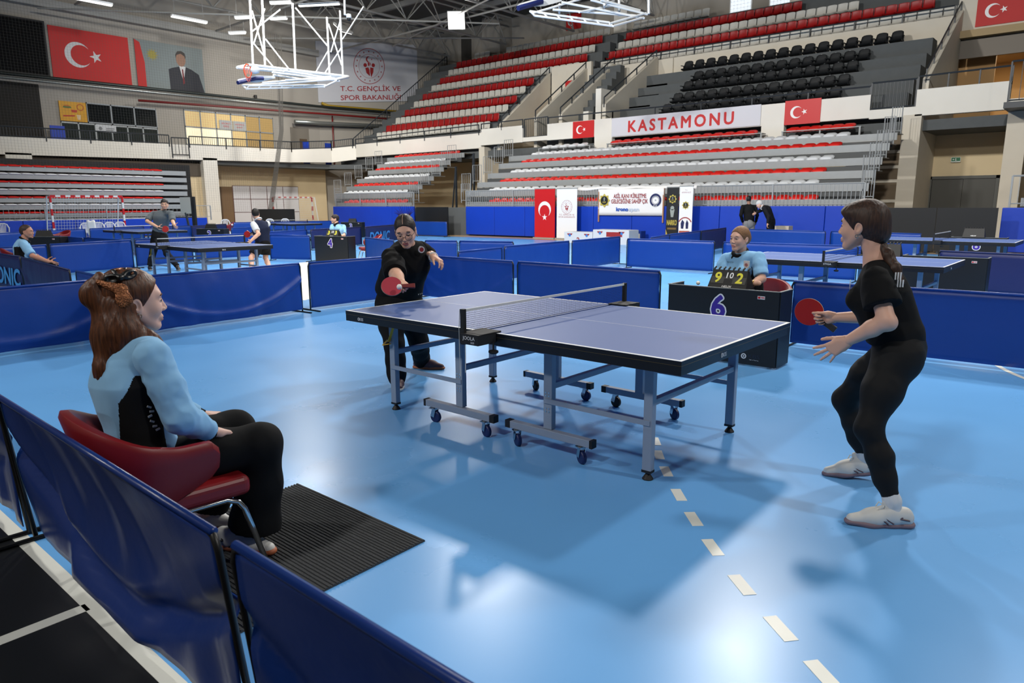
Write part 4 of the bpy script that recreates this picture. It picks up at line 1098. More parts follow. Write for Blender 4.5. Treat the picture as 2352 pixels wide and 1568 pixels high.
for x0, z1 in ((-19.4, 7.6), (-20.2, 6.5)): b = MB(); b.bb(x0, x0 + .35, 29.2, 33.8 if z1 > 7 else 29.6, 4.7, z1); struct(b.build('pillar_entrance', M_white))
# lit entrance on the right
b = MB(); b.bb(-3.65, 4, 34.0, 34.2, 8.75, 12); struct(b.build('wall_lintel', M_cream))
b = MB(); b.bb(-3.65, 4, 33.6, 34.0, 8.55, 8.85); struct(b.build('trim_3', mat('lintel_edge', (168, 146, 108), .7)))
b = MB(); b.bb(-3.75, -3.6, 34.3, 40, 4.7, 9.6); struct(b.build('wall_entrance_side', M_cream)); b = MB(); b.bb(-3.6, 4, 39.2, 39.4, 4.7, 9); b.bb(-3.6, -2.2, 35.2, 35.4, 4.7, 8.2); b.bb(-3.6, 4, 34.2, 39.2, 8.2, 8.35); struct(b.build('wall_passage', M_warm_lit))
b = MB(); b.bb(-3.6, 4, 34.0, 34.15, 7.75, 8.6); struct(b.build('shutter_housing', mat('shutter_grey', (92, 86, 78), .5, .3))); bpy.data.objects['shutter_housing'].name = 'trim_4'
pl_ = at_y(2322, 118, 36.5); r = empty('entrance_lamp', pl_, 0, 'bright linear lamp in the lit entrance at top right', 'ceiling lamp')
m = MB(); m.bb(-.6, .6, -.08, .08, 0, .08); m.build('housing', M_white_paint, r); m = MB(); m.bb(-.57, .57, -.07, .07, -.03, 0); m.build('diffuser', M_lamp, r)
la = bpy.data.lights.new('entrance_light', 'AREA'); la.size = 1.1; la.size_y = .2; la.shape = 'RECTANGLE'; la.energy = 260; la.color = (1, .8, .52); lo = bpy.data.objects.new('entrance_light', la); COL.objects.link(lo); lo.parent = r; lo.location = (0, 0, -.06)
pl_ = np.array([-24.1, 34.8, 7.4]); r = empty('entrance_lamp', pl_, 0, 'lamp in the passage behind the small flag on the stand', 'ceiling lamp')
m = MB(); m.bb(-.5, .5, -.08, .08, 0, .08); m.build('housing', M_white_paint, r); m = MB(); m.bb(-.47, .47, -.07, .07, -.03, 0); m.build('diffuser', M_lamp, r)
la = bpy.data.lights.new('entrance_light', 'AREA'); la.size = .9; la.size_y = .2; la.shape = 'RECTANGLE'; la.energy = 150; la.color = (1, .8, .52); lo = bpy.data.objects.new('entrance_light', la); COL.objects.link(lo); lo.parent = r; lo.location = (0, 0, -.06)
# daylight glass block windows at the top
M_day = mat('daylight_block', (235, 240, 245), .3, emit=((225, 236, 248), 2.2))
for k, (px0, px1) in enumerate(((1677, 1724), (1767, 1816))):
    A = at_y(px0, 30, 39.4); B_ = at_y(px1, 22, 39.4)
    r = empty('window_%d' % (4 + k), (A[0], 39.45, A[2])); r['kind'] = 'structure'; r['label'] = 'bright glass block window high above the seats'
    w = B_[0] - A[0]; n = 6; hgt = 1.6
    m = MB(); m.bb(-.06, w + .06, -.02, .05, -.06, hgt + .06); m.build('window_frame', M_white_paint, r)
    for i in range(n):
        for j in range(8):
            m = MB(); m.bb(w * i / n + .02, w * (i + 1) / n - .02, -.05, -.01, hgt * j / 8 + .02, hgt * (j + 1) / 8 - .02); m.build('glass_block', M_day, r)

# ---------------------------------------------------------------- fascia flags and city banner
def small_flag(x0, x1, y, z0, z1, label):
    r = empty('wall_flag', (x0, y, z0), 0, label, 'flag'); w, h = x1 - x0, z1 - z0
    b = MB(); b.bb(0, w, -.03, 0, 0, h); b.build('cloth', M_red if z0 < 6 else M_flagred, r); flagprint(r, w, h, (0, -.031, 0), (1, 0, 0), Zv, M_white_print)
small_flag(-20.0, -18.65, FY - .001, 4.98, 5.84, 'small red flag left of the city name banner')
small_flag(-8.75, -7.25, FY - .001, 4.86, 5.86, 'small red flag right of the city name banner')
small_flag(-24.5, -23.3, 33.38, 7.95, 9.05, 'small red flag in the entrance cut of the upper stand')
small_flag(-2.95, -1.15, 33.98, 9.0, 10.15, 'red flag above the lit entrance at top right')
A = at_y(1297, 70, 39.3); small_flag(A[0], A[0] + 1.3, 39.49, A[2], A[2] + 1.1, 'dark red flag on the back wall behind the hoop frame')
r = empty('city_banner', (-17.55, FY - .012, 4.93), 0, 'white banner with the red city name on the stand front', 'banner')
b = MB(); b.bb(0, 7.75, -.03, 0, 0, .9); b.build('cloth', mat('city_white', (206, 208, 216), .5), r)
lettering('lettering', 'KASTAMONU', (3.75, -.032, .17), (1, 0, 0), Zv, .55, mat('city_red', (192, 30, 32), .5), r, bold=.032, width=5.55, spacing=1.35)

# ---------------------------------------------------------------- lower bleachers
def bleacher(tag_, rows, xl_deck, xr_deck, side, y_first, dy, zs, where, deck_l_step):
    """rows: list of (x0,x1,color); boxes for the stepped frame"""
    root = empty('bleacher', (0, 0, 0), 0, 'grey telescopic bleacher %s' % where, 'bleacher')
    for k, (x0, x1, color) in enumerate(rows):
        y = y_first + dy * k; z = zs[k]
        dl, dr = deck_l_step(k)
        b = MB(); b.bb(dl, dr, y - .16, y - .12, z - .34, z - .09); b.build('row_face', M_galv, root)
        b = MB(); b.bb(dl, dr, y - .16, y + dy * .95, z - .09, z - .065); b.build('row_deck', M_galv, root)
        if k: b = MB(); b.bb(dl + .1, dr - .1, y - .3, y - .26, z - .6, z - .36); b.build('row_kick', mat('bleacher_dark', (70, 73, 75), .6), root)
        n = max(1, int(round((x1 - x0) / .497)))
        for i in range(n): part_seat(root, color, (x0 + (x1 - x0) * (i + .5) / n, y + .06, z), 0)
    return root
ZS = [1.73, 2.28, 2.75, 3.24, 3.78, 4.21]
YB, DYB = 22.5, .84
def xr(px, py, k): return at_y(px, py, YB + DYB * k)[0]
rows_main = [(xr(1126, 461, 0), xr(1877, 455, 0), 'red'), (xr(1126, 438, 1), xr(1879, 422, 1), 'white'), (xr(1151, 416, 2), xr(1896, 393, 2), 'red'), (xr(1175, 395, 3), xr(1914, 364, 3), 'white'), (xr(1200, 374, 4), xr(1932, 337, 4), 'red'), (xr(1223, 353, 5), xr(1951, 310, 5), 'white')]
bleacher('main', rows_main, 0, 0, 0, YB, DYB, ZS, 'under the city name', lambda k: (rows_main[k][0] - 1.55, rows_main[k][1] + 1.75))
# short top benches in the fascia openings
def top_bench(x0, x1, y, z, color, label, where, n):
    root = empty('top_bench', (0, 0, 0), 0, label, 'bench')
    b = MB(); b.bb(x0 - .2, x1 + .3, y - .14, y + .3, z - .1, z - .065); b.build('bench_deck', M_galv, root)
    for i in range(3):
        b = MB(); x = x0 - .15 + (x1 - x0 + .4) * i / 2; b.bar((x, y - .1, z - .45), (x, y - .1, z - .1), .06); b.build('post', M_galv, root)
    for i in range(n): part_seat(root, color, (x0 + (x1 - x0) * (i + .5) / n, y + .06, z), 0)
top_bench(xr(1246, 334, 6), xr(1348, 326, 6), YB + DYB * 6, 4.6, 'white', 'short top bench below the left small flag', 'below the left small flag', 5)
top_bench(xr(1404, 322, 6), xr(1738, 303, 6), YB + DYB * 6, 4.62, 'red', 'long top bench below the city name banner', 'below the city name banner', 14)
top_bench(xr(1808, 301, 6), xr(1962, 290, 6), YB + DYB * 6, 4.62, 'red', 'short top bench below the right small flag', 'below the right small flag', 6)
rowsL = [((793, 462), (931, 461), 'red'), ((792, 443), (931, 442), 'white'), ((816, 425), (955, 421), 'red'), ((840, 408), (981, 402), 'white'), ((865, 390), (1004, 383), 'red'), ((886, 373), (1018, 366), 'white'), ((909, 358), (1051, 350), 'red')]
rows_l = [(xr(*a, k), xr(*c, k), col) for k, (a, c, col) in enumerate(rowsL)]
bleacher('left', rows_l, 0, 0, 0, YB, DYB, ZS + [4.66], 'left of the pillar', lambda k: (rows_l[k][0] - .7, rows_l[k][1] + .7))
# right edge bleacher, only steps visible
root = empty('bleacher', (0, 0, 0), 0, 'grey bleacher cut off at the right image edge', 'bleacher')
for k in range(6):
    x0 = .55 + .16 * k; y = YB + DYB * k; z = ZS[k]
    b = MB(); b.bb(x0, 8, y - .16, y - .12, z - .34, z - .09); b.build('row_face', M_galv, root)
    b = MB(); b.bb(x0, 8, y - .16, y + .8, z - .09, z - .065); b.build('row_deck', M_galv, root)
    b = MB(); b.bb(x0 + .3, 8, y - .3, y - .26, z - .6, z - .36); b.build('row_kick', MATS['bleacher_dark'], root)
# side rails of the bleachers: one small barred frame per row
def side_rail(x, y, z, w, h, label):
    r = empty('side_rail', (x, y, z), 0, label, 'railing', 'bleacher side rails'); m = MB()
    m.tube([(0, 0, 0), (0, 0, h), (w, 0, h), (w, 0, 0)], .022, 6); m.tube([(0, 0, .12), (w, 0, .12)], .018, 6); m.build('frame', M_galv, r)
    for i in (1, 2, 3):
        m = MB(); m.bar((w * i / 4, 0, .12), (w * i / 4, 0, h), .014); m.build('baluster', M_galv, r)
for k in range(6):
    y = YB + DYB * k + .1
    side_rail(rows_main[k][0] - 2.1, y, ZS[k] - .1, .62, .95, 'thin grey side rail left of the big bleacher, %s from the bottom' % ORD[k])
    side_rail(rows_main[k][1] + 1.45, y, ZS[k] - .1, .35, 1.0, 'grey barred side rail right of the big bleacher, %s from the bottom' % ORD[k])
    side_rail(rows_l[k][0] - 1.2, y, ZS[k] - .05, .7, .85, 'thin grey side rail left of the small bleacher, %s from the bottom' % ORD[k])
    side_rail(rows_l[k][1] + .3, y, ZS[k] - .05, .7, .85, 'thin grey side rail right of the small bleacher, %s from the bottom' % ORD[k])
railing('bleacher_front_rail', [(-22.35, 22.15, 1.46), (-3.75, 22.15, 1.46)], .74, .14, 'long light grey barred rail in front of the big bleacher', post=3.1, bottom=.04, m=M_galv, rail=.03)
railing('bleacher_front_rail', [(-33.3, 22.15, 1.46), (-26.3, 22.15, 1.46)], .74, .14, 'light grey barred rail in front of the small bleacher', post=2.3, bottom=.04, m=M_galv, rail=.03)
railing('bleacher_front_rail', [(.3, 22.15, 1.46), (8, 22.15, 1.46)], .85, .18, 'light grey barred rail at the right image edge', post=1.5, bottom=.04, m=M_galv, rail=.03)
for nm, x0, x1, lab in (('left', -41.5, -26.5, 0), ('right', -26.0, -3.6, 1)):
    for k in range(5):
        b = MB(); xx = -25.6 + .5 * k if lab else -26.2
# steel props under the open bleacher ends
for k, (x, z) in enumerate(((-25.4, 3.6), (-24.6, 4.3), (-23.9, 3.0), (-25.0, 2.6))):
    b = MB(); b.bar((x, 24.5 + .6 * k, 0), (x, 24.5 + .6 * k, z), .09); b.bar((x - .5, 24.5 + .6 * k, 0), (x, 24.5 + .6 * k, z), .06); props(b.build('bleacher_prop', M_darksteel), 'dark steel prop under the small bleacher end, %s of four' % ORD[k], 'post')

# retracted bleacher on the left wall
root = empty('bleacher', (0, 0, 0), 0, 'folded grey bleacher along the left wall', 'bleacher')
XL = -35.4
pix = [505, 487, 468.5, 452, 434.6, 417.6, 399, 381.5]
lx = [372, 371, 372, 375, 376, 376, 374, 372]
for k, py in enumerate(pix):
    x = XL - .16 * k; z = at_x(100, py, x)[2]; ye = at_x(lx[k], py + 4, x)[1]; color = 'white' if k % 2 == 0 else 'red'
    b = MB(); b.bb(x - .02, x + .02, 2.0, ye + 1.25, z - .26, z - .05); b.build('row_face', M_galv, root)
    b = MB(); b.bb(x - .4, x + .02, 2.0, ye + 1.25, z - .05, z - .03); b.build('row_deck', M_galv, root)
    n = int((ye - 3.2) / .5)
    for i in range(n): part_seat(root, color, (x - .15, ye - .25 - .5 * i, z), PI / 2).scale = (1, 1, .5)
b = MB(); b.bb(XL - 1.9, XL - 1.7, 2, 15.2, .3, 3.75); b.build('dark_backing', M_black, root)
b = MB(); b.bb(fx - .4, fx - .3, 2, 17.4, 3.3, 4.2); struct(b.build('wall_niche', mat('niche_brown', (78, 70, 60), .8)))
railing('bleacher_front_rail', [(XL + .3, 2, .92), (XL + .3, 15.2, .92)], .62, .2, 'light grey barred rail in front of the folded left bleacher', post=2.4, bottom=.04, m=M_galv, rail=.02, barr=.012)
# ---------------------------------------------------------------- wall pads
def pads(x0, x1, n, y, h, where, first=0):
    for i in range(n):
        a = x0 + (x1 - x0) * i / n; c = x0 + (x1 - x0) * (i + 1) / n
        b = MB(); b.bb(a + .008, c - .008, y, y + .12, .06, h); props(b.build('wall_pad', M_blue_pad, bevel=.02), 'blue wall pad %s, %s from the left' % (where, ORD[i]), 'pad', 'blue wall pads')
pads(-33.4, -26.15, 4, 21.98, 1.45, 'under the small bleacher')
pads(-22.25, -3.0, 10, 21.98, 1.44, 'under the big bleacher')
pads(.15, 6.15, 3, 21.98, 1.38, 'at the right image edge')
for i in range(6):
    y0 = 2.0 + 2.15 * i; b = MB(); b.bb(XL + .35, XL + .47, y0 + .01, y0 + 2.14, .05, .9); props(b.build('wall_pad', M_blue_pad, bevel=.02), 'blue wall pad under the folded left bleacher, %s from the left' % ORD[i], 'pad', 'blue wall pads')
b = MB(); b.bb(-33.4, -3, 22.2, 22.3, 0, 1.4); struct(b.build('wall_pad_backing', M_concrete))
# black screens
def screen(x0, x1, y, h, label, n=1):
    r = empty('black_screen', ((x0 + x1) / 2, y, 0), 0, label, 'screen'); w = x1 - x0
    for i in range(n):
        b = MB(); b.bb(-w / 2 + w * i / n + .01, -w / 2 + w * (i + 1) / n - .01, -.02, .02, .06, h); b.build('panel', M_black, r)
        for s in (.1, .9):
            xx = -w / 2 + w * (i + s) / n; b = MB(); b.bb(xx - .03, xx + .03, -.25, .25, 0, .06); b.build('foot', M_darksteel, r)
screen(-25.3, -22.9, 21.4, 1.42, 'black screen panel left of the blue pads')
screen(-3.0, .15, 21.3, 1.38, 'long black screen behind the far right table', 2)
A = at_z(590, 520, 0.0); q0 = at_x(588, 484, -36.5); q1 = at_x(676, 480, -34.5)
r = empty('black_screen', ((q0[0] + q1[0]) / 2, (q0[1] + q1[1]) / 2, 0), math.atan2(q1[1] - q0[1], q1[0] - q0[0]), 'black screen panel in front of the white cupboard wall', 'screen')
w = math.hypot(q1[0] - q0[0], q1[1] - q0[1]); b = MB(); b.bb(-w / 2, w / 2, -.02, .02, .05, 1.32); b.build('panel', M_black, r); b = MB(); b.bb(-w / 2, -w / 2 + .06, -.25, .25, 0, .05); b.bb(w / 2 - .06, w / 2, -.25, .25, 0, .05); b.build('feet', M_darksteel, r)
# roll-up banners and hung banner
def rollup(px0, px1, pyt, y, name, label, m, z0=.04, foot=True):
    A = at_y(px0, pyt, y); B_ = at_y(px1, pyt, y); w = B_[0] - A[0]; zt = (A[2] + B_[2]) / 2
    r = empty(name, (A[0], y, 0), 0, label, 'banner')
    b = MB(); b.bb(0, w, -.01, .01, z0, zt); b.build('sheet', m, r)
    b = MB(); b.bb(-.01, w + .01, -.02, .02, zt - .02, zt + .02); b.build('top_bar', M_steel, r)
    if foot: b = MB(); b.bb(-.02, w + .02, -.12, .12, 0, z0 + .02); b.build('base', M_steel, r)
    return r, w, zt
EX = (1, 0, 0)
r, w, h = rollup(1228.5, 1275, 433, 21.6, 'rollup_banner', 'tall red roll-up banner with white crescent and star', M_red)
flagprint(r, w, h * .98, (0, -.011, 0), EX, Zv, M_white_print, True)
r, w, h = rollup(1279.5, 1326, 432.5, 21.6, 'rollup_banner', 'tall white roll-up banner with a red round emblem', M_white_print)
emblem(r, (w * .5, -.011, h * .64), EX, Zv, w * .27, M_bannerred)
lettering('lettering', 'T.C. GENÇLİK VE', (w / 2, -.011, h * .475), EX, Zv, .065, M_bannerred, r, width=w * .75); lettering('lettering', 'SPOR BAKANLIĞI', (w / 2, -.011, h * .43), EX, Zv, .065, M_bannerred, r, width=w * .8)
M_goldp = mat('emblem_yellow', (190, 172, 74), .5); M_navyp = mat('print_navy', (28, 36, 84), .5); M_blackp = mat('print_black', (26, 26, 26), .5)
def police_star(r, o, R, txt='KNP'):
    decal('emblem_star', star(0, 0, R, PI / 2, 8, .72), o, EX, Zv, M_goldp, r)
    decal('emblem_disc', disc(0, 0, R * .62), np.array(o) - np.array([0, .003, 0]), EX, Zv, M_blackp, r)
    decal('emblem_torch', [[(-R * .05, -R * .1), (R * .05, -R * .1), (R * .12, R * .3), (-R * .12, R * .3)]] + disc(0, R * .36, R * .1), np.array(o) - np.array([0, .006, 0]), EX, Zv, mat('emblem_grey', (150, 156, 150), .5), r)
    lettering('lettering', txt, np.array(o) - np.array([0, .006, R * .35]), EX, Zv, R * .22, M_goldp, r, bold=.02)
r, w, h = rollup(1533, 1560, 429.5, 21.5, 'rollup_banner', 'tall black roll-up banner with yellow star and lettering', M_blackp)
police_star(r, (w * .5, -.011, h * .79), w * .36)
decal('torch_print', [[(-.05, 0), (.05, 0), (.1, .3), (-.1, .3)]] + disc(0, .35, .08), (w * .5, -.011, h * .47), EX, Zv, mat('emblem_grey', (150, 156, 150), .5), r)
lettering('lettering', 'NARKO', (w / 2, -.011, h * .33), EX, Zv, .2, M_goldp, r, bold=.03, width=w * .85); decal('strap_print', [[(-w * .38, 0), (w * .38, 0), (w * .38, .07), (-w * .38, .07)]], (w / 2, -.011, h * .25), EX, Zv, mat('print_tan', (120, 96, 52), .5), r)
decal('corner_print', [[(0, 0), (.18, 0), (0, .5)]], (0, -.011, .05), EX, Zv, M_goldp, r)
r, w, h = rollup(1562.5, 1593, 427, 21.5, 'rollup_banner', 'tall white roll-up banner right of the black one', M_white_print)
lettering('lettering', 'T.C.', (w / 2, -.011, h * .92), EX, Zv, .05, M_bannerred, r); lettering('lettering', 'KASTAMONU VALİLİĞİ', (w / 2, -.011, h * .88), EX, Zv, .05, M_bannerred, r, width=w * .7)
police_star(r, (w * .48, -.011, h * .67), w * .3)
decal('arch_print', ring(0, 0, .26, .3, 18, 1, .4, 2.7), (w * .48, -.011, h * .33), EX, Zv, M_bannerred, r)
decal('figures_print', [[(-.16, -.1), (-.06, -.1), (-.03, .15), (-.12, .25), (-.18, .1)], [(.04, -.1), (.14, -.1), (.15, .12), (.08, .24), (.03, .1)]], (w * .48, -.011, h * .31), EX, Zv, M_navyp, r)
decal('base_print', [[(-.24, -.15), (.2, -.1), (.2, .06), (-.24, .06)], [(-.12, -.3), (.22, -.25), (.22, -.12), (-.12, -.17)]], (w * .48, -.011, h * .2), EX, Zv, mat('print_brick', (170, 84, 62), .5), r)
A = at_y(1375, 435, 21.93); B_ = at_y(1526, 433, 21.93); zb = at_y(1373, 494, 21.93)[2]; w = B_[0] - A[0]; h = A[2] - zb
r = empty('hung_banner', (A[0], 21.93, zb), 0, 'wide white cloth banner with two round badges on wooden sticks', 'banner')
P = np.zeros((30, 8, 3))
for i in range(30):
    for j in range(8): P[i, j] = (w * i / 29, -.02 - .015 * math.sin(i * .7 + j) * (j / 7), h * j / 7)
b = MB(); b.grid(P); b.build('cloth', M_white_print, r, smooth=True, solid=.004)
for x in (.03, w - .02): b = MB(); b.bar((x, 0, -.28), (x, 0, h), .05); b.build('stick', mat('stick_wood', (176, 130, 96), .6), r)
o0 = -.045
police_star(r, (w * .105, o0, h * .57), h * .27)
decal('badge_ring', ring(0, 0, h * .17, h * .24, 32), (w * .885, o0, h * .57), EX, Zv, M_navyp, r); decal('badge_inner', ring(0, 0, h * .13, h * .15, 32) + star(0, 0, h * .04), (w * .885, o0, h * .57), EX, Zv, mat('badge_grey', (160, 160, 168), .5), r); decal('badge_dots', star(-.06, 0, .03) + star(0, -.01, .03) + star(.06, 0, .03), (w * .885, o0 - .004, h * .36), EX, Zv, M_white_print, r)
lettering('lettering', 'ASİL KANI KİRLETME', (w * .5, o0, h * .66), EX, Zv, .17, M_bannerred, r, bold=.012, width=w * .5); lettering('lettering', 'GELECEĞİNE SAHİP ÇIK', (w * .495, o0, h * .46), EX, Zv, .17, M_bannerred, r, bold=.012, width=w * .56)
lettering('lettering', 'krono', (w * .39, o0, h * .17), EX, Zv, .15, mat('print_blue', (30, 84, 180), .5), r, bold=.05, width=w * .19); lettering('lettering', 'span', (w * .57, o0, h * .17), EX, Zv, .15, mat('print_palegrey', (196, 208, 226), .5), r, bold=.04, width=w * .16)
# white folding canopy edge above the rail
b = MB(); P = np.zeros((24, 5, 3)); A = at_y(1326, 434, 22.1); B_ = at_y(1600, 431, 22.1)
for i in range(24):
    for j in range(5): P[i, j] = (A[0] + (B_[0] - A[0]) * i / 23, 22.08 + .15 * j / 4, 2.26 - .02 - .1 * (j == 0) - .03 * math.sin(i * .9) * (j < 2))
b.grid(P); props(b.build('white_cloth_strip', M_white_print, smooth=True, solid=.006), 'white cloth strip draped over the rail behind the banners', 'cloth')
# podium
def podium(px0, px1, pyt, y, label, num, tagred=False):
    A = at_y(px0, pyt, y); B_ = at_y(px1, pyt, y); w = B_[0] - A[0]; h = A[2]
    r = empty('podium_block', (A[0], y, 0), 0, label, 'podium')
    b = MB(); b.bb(0, w, 0, .7, 0, h); b.build('block', mat('podium_white', (206, 208, 210), .5), r, bevel=.01)
    lettering('number', num, (w * .5, -.001, h - .42 if not tagred else h - .5), EX, Zv, .22, M_bannerred, r, bold=.03)
    for s in (.2, .8):
        decal('wing_print', [[(w * s - .14, h - .06), (w * s + .14, h - .06), (w * s + .08, h - .13), (w * s - .08, h - .13)]], (0, -.001, 0), EX, Zv, M_bannerred, r); decal('ball_print', disc(w * s, h - .13, .055), (0, -.004, 0), EX, Zv, mat('print_sky', (60, 120, 190), .5), r)
    if tagred: decal('plate_print', [[(w * .38, h - .26), (w * .82, h - .26), (w * .82, h - .08), (w * .38, h - .08)]], (0, -.001, 0), EX, Zv, M_bannerred, r)
podium(1296, 1361, 532, 19.4, 'white podium block with a red number 2', '2')
podium(1362, 1445, 527, 19.4, 'taller white podium block with a red number 1', '1', True)
r = empty('speaker_box', at_y(1455, 545, 21.4) * np.array([1, 1, 0]), 0, 'small dark box wrapped in clear foil at the blue pad', 'box'); b = MB(); b.bb(0, .35, 0, .35, 0, .45); b.build('body', M_far_blue, r); b = MB(); b.bb(.05, .3, -.01, 0, .05, .35); b.build('foil', M_galv, r)
# handball goals
M_goalw = mat('goal_white', (206, 210, 212), .4); M_goalr = mat('goal_red', (176, 24, 32), .4)
def goal(A, B_, H, back, label):
    A = np.array(A, float); B_ = np.array(B_, float); r = empty('handball_goal', (*A, 0), 0, label, 'goal'); d = np.array([*(B_ - A), 0.0]); up = np.array([0, 0, H]); bk = np.array([*back, 0.0])
    def striped(p, q, n):
        for i in range(n):
            m = MB(); m.bar(p + (q - p) * i / n, p + (q - p) * (i + 1) / n, .08); m.build('post_band' if abs((q - p)[2]) > 1 else 'bar_band', M_goalr if i % 2 == 0 else M_goalw, r)
    striped(up * 1.0, up * 0, 7); striped(d + up, d, 7); striped(up, d + up, 15)
    m = MB()
    for p in (0 * d, d): m.tube([p + up, p + up + bk * .5, p + bk * 1.2, p + bk * 1.2 * .99], .03, 6)
    m.tube([bk * 1.2 + np.array([0, 0, .03]), d + bk * 1.2 + np.array([0, 0, .03])], .03, 6); m.build('back_frame', M_goalw, r)
    m = MB(); n = 26
    for i in range(n + 1):
        p = d * i / n; m.bar(p + up, p + up + bk * .6, .008); m.bar(p + up + bk * .6, p + bk * 1.2, .008)
    for j in range(16):
        t = j / 15; q = (up + bk * .6) * (1 - t) + bk * 1.2 * t; m.bar(q, q + d, .008)
    o = m.build('net', M_goalw, r); o['kind'] = 'stuff'
goal((-33.2, 6.98), (-33.4, 10.05), 1.98, (-.85, 0), 'red and white handball goal in front of the folded left bleacher')
q0 = at_x(626, 453, -38.5); q1 = at_x(716, 452, -38.5); goal((-38.5, q0[1]), (-38.5, q1[1]), q0[2], (.6, 0), 'red and white handball goal in front of the white cupboard wall')
# white plastic chairs
def plastic_chair(loc, rz, label):
    r = empty('plastic_chair', loc, rz, label, 'chair', 'white plastic chairs'); r.scale = (.85, .85, .95); m_ = mat('chair_plastic', (206, 210, 218), .4)
    m = MB(); m.bb(-.22, .22, -.2, .22, .40, .44); m.build('seat', m_, r, bevel=.015)
    m = MB(); m.tube([(-.25, -.2, .42), (-.26, -.24, .62), (-.2, -.28, .78), (-.1, -.3, .83), (.1, -.3, .83), (.2, -.28, .78), (.26, -.24, .62), (.25, -.2, .42)], .028, 8); m.build('back_frame', m_, r, smooth=True)
    for k in range(5):
        u = -.14 + .07 * k; m = MB(); m.bar((u * .75, -.21, .44), (u, -.295, .81), .032, .012); m.build('back_slat', m_, r)
    for s in (-1, 1):
        m = MB(); m.tube([(s * .26, -.24, .62), (s * .28, -.05, .65), (s * .27, .15, .64), (s * .25, .2, .42)], .024, 8); m.build('armrest', m_, r, smooth=True)
        for y, yy in ((-.2, -.28), (.2, .24)): m = MB(); m.bar((s * .2, y, .41), (s * .26, yy, 0), .05); m.build('leg', m_, r)
for k, (px, py, d_, lab) in enumerate(((6, 521, 31, 'white plastic chair at the far left edge'), (196, 514, 31, 'white plastic chair with a towel at the left goal'), (226, 513, 32, 'white plastic chair, second from left at the goal'), (251, 512, 32.5, 'white plastic chair, third from left at the goal'), (275, 511, 33, 'white plastic chair, fourth from left at the goal'), (517, 502, 38, 'white plastic chair by the brown door'), (619, 497, 39, 'white plastic chair left in front of the black panel'), (654, 496, 39.5, 'white plastic chair right in front of the black panel'))):
    p = at_d(px, py, d_); plastic_chair((p[0], p[1], 0), math.atan2(CAM[1] - p[1], CAM[0] - p[0]) - PI / 2, lab)
p = at_d(200, 515, 29.5); b = MB(); P = np.zeros((6, 8, 3))
for i in range(6):
    for j in range(8): P[i, j] = (p[0] + .04 * i, p[1] + .05 * i, .95 - .09 * j + .02 * math.sin(i * 2 + j))
b.grid(P); props(b.build('white_towel', M_white_print, smooth=True, solid=.02), 'white towel hanging over the far left barrier', 'towel')
# dividing net hung at the left
M_netcord = mat('divider_net', (84, 82, 78), .9, spec=.1)
XN = -37.0; b = MB(); th = .0045
def netpt(u, v):
    """u 0..1 along y, v 0..1 upwards; gathered at the right"""
    y = 1.0 + u * 20.3; z = 1.2 + v * 10.4
    return np.array([XN + .25 * math.sin(u * 40) , y, z])
for i in range(0, 150):
    y = 1.0 + 20.3 * i / 150; yb = y - .8 * max(0, (y - 19) / 2.3); b.bar((XN, y, 11.6), (XN, yb, 1.2), th, th * .6)
for j in range(0, 80):
    z = 1.2 + 10.4 * j / 80; b.bar((XN, 1.0, z), (XN, 21.3, z), th, th * .6)
o = b.build('divider_net', M_netcord); props(o, 'thin grey dividing net hanging in front of the left wall', 'net', kind='stuff')
b = MB()
for i in range(10): b.tube([(XN + .1 * math.sin(i), 21.0 + .05 * i, 11.6), (XN + .05, 20.9 + .03 * i, 6), (XN, 19.8 + .12 * i * .3, 1.2)], .012, 4)
props(b.build('gathered_net_edge', M_netcord), 'gathered edge of the grey dividing net', 'net', kind='stuff')
# speaker stand and whiteboard near the left pier
p = at_d(445, 485, 33); r = empty('speaker_stand', (p[0], p[1], 0), 0, 'black double pole stand beside the left pier', 'stand'); b = MB(); b.bar((-.1, 0, 0), (-.1, 0, 1.95), .09); b.bar((.12, 0, 0), (.12, 0, 1.95), .09); b.build('pole', M_black, r); b = MB(); b.bb(-.4, .4, -.2, .2, 0, .25); b.build('base', M_black, r)
p = at_d(445, 482, 35); q = at_d(430, 481, 35); r = empty('flip_board', (q[0], q[1], 0), .5, 'grey board on a leg beside the folded bleacher', 'board'); b = MB(); b.bb(-.35, .35, -.03, .03, 1.15, 1.95); b.build('panel', mat('board_grey', (150, 152, 146), .6), r); b = MB(); b.bar((.1, 0, 0), (-.1, 0, 1.2), .08); b.build('leg', M_darksteel, r)
# cardboard box of the two men, balls
p = at_z(1752, 524, .75); r = empty('cardboard_box', (p[0], 20.6, .0), 0, 'small pale box on a stand beside the two men at the back', 'box'); b = MB(); b.bb(-.25, .25, -.2, .2, .55, .78); b.build('box_body', mat('carton', (186, 176, 160), .7), r); b = MB(); b.bb(-.2, .2, -.15, .15, 0, .55); b.build('pedestal', M_galv, r)
M_ball = mat('ball_white', (240, 240, 236), .4)
def ball(c, label):
    b = MB(); b.lathe([(.02 * math.sin(PI * t / 12) + 1e-5, -.02 * math.cos(PI * t / 12)) for t in range(13)], 20)
    o = b.build('table_tennis_ball', M_ball, smooth=True, loc=c); props(o, label, 'ball')
ball(at_d(917, 658.5, 5.18), 'white ball held in front of the red bat of the woman with glasses')
ball((-.19, 2.62, .756), 'white ball lying on the scorer desk left of the scoreboard')
ball(at_d(533, 516, 14.5), 'white ball flying between the two men at the far table')
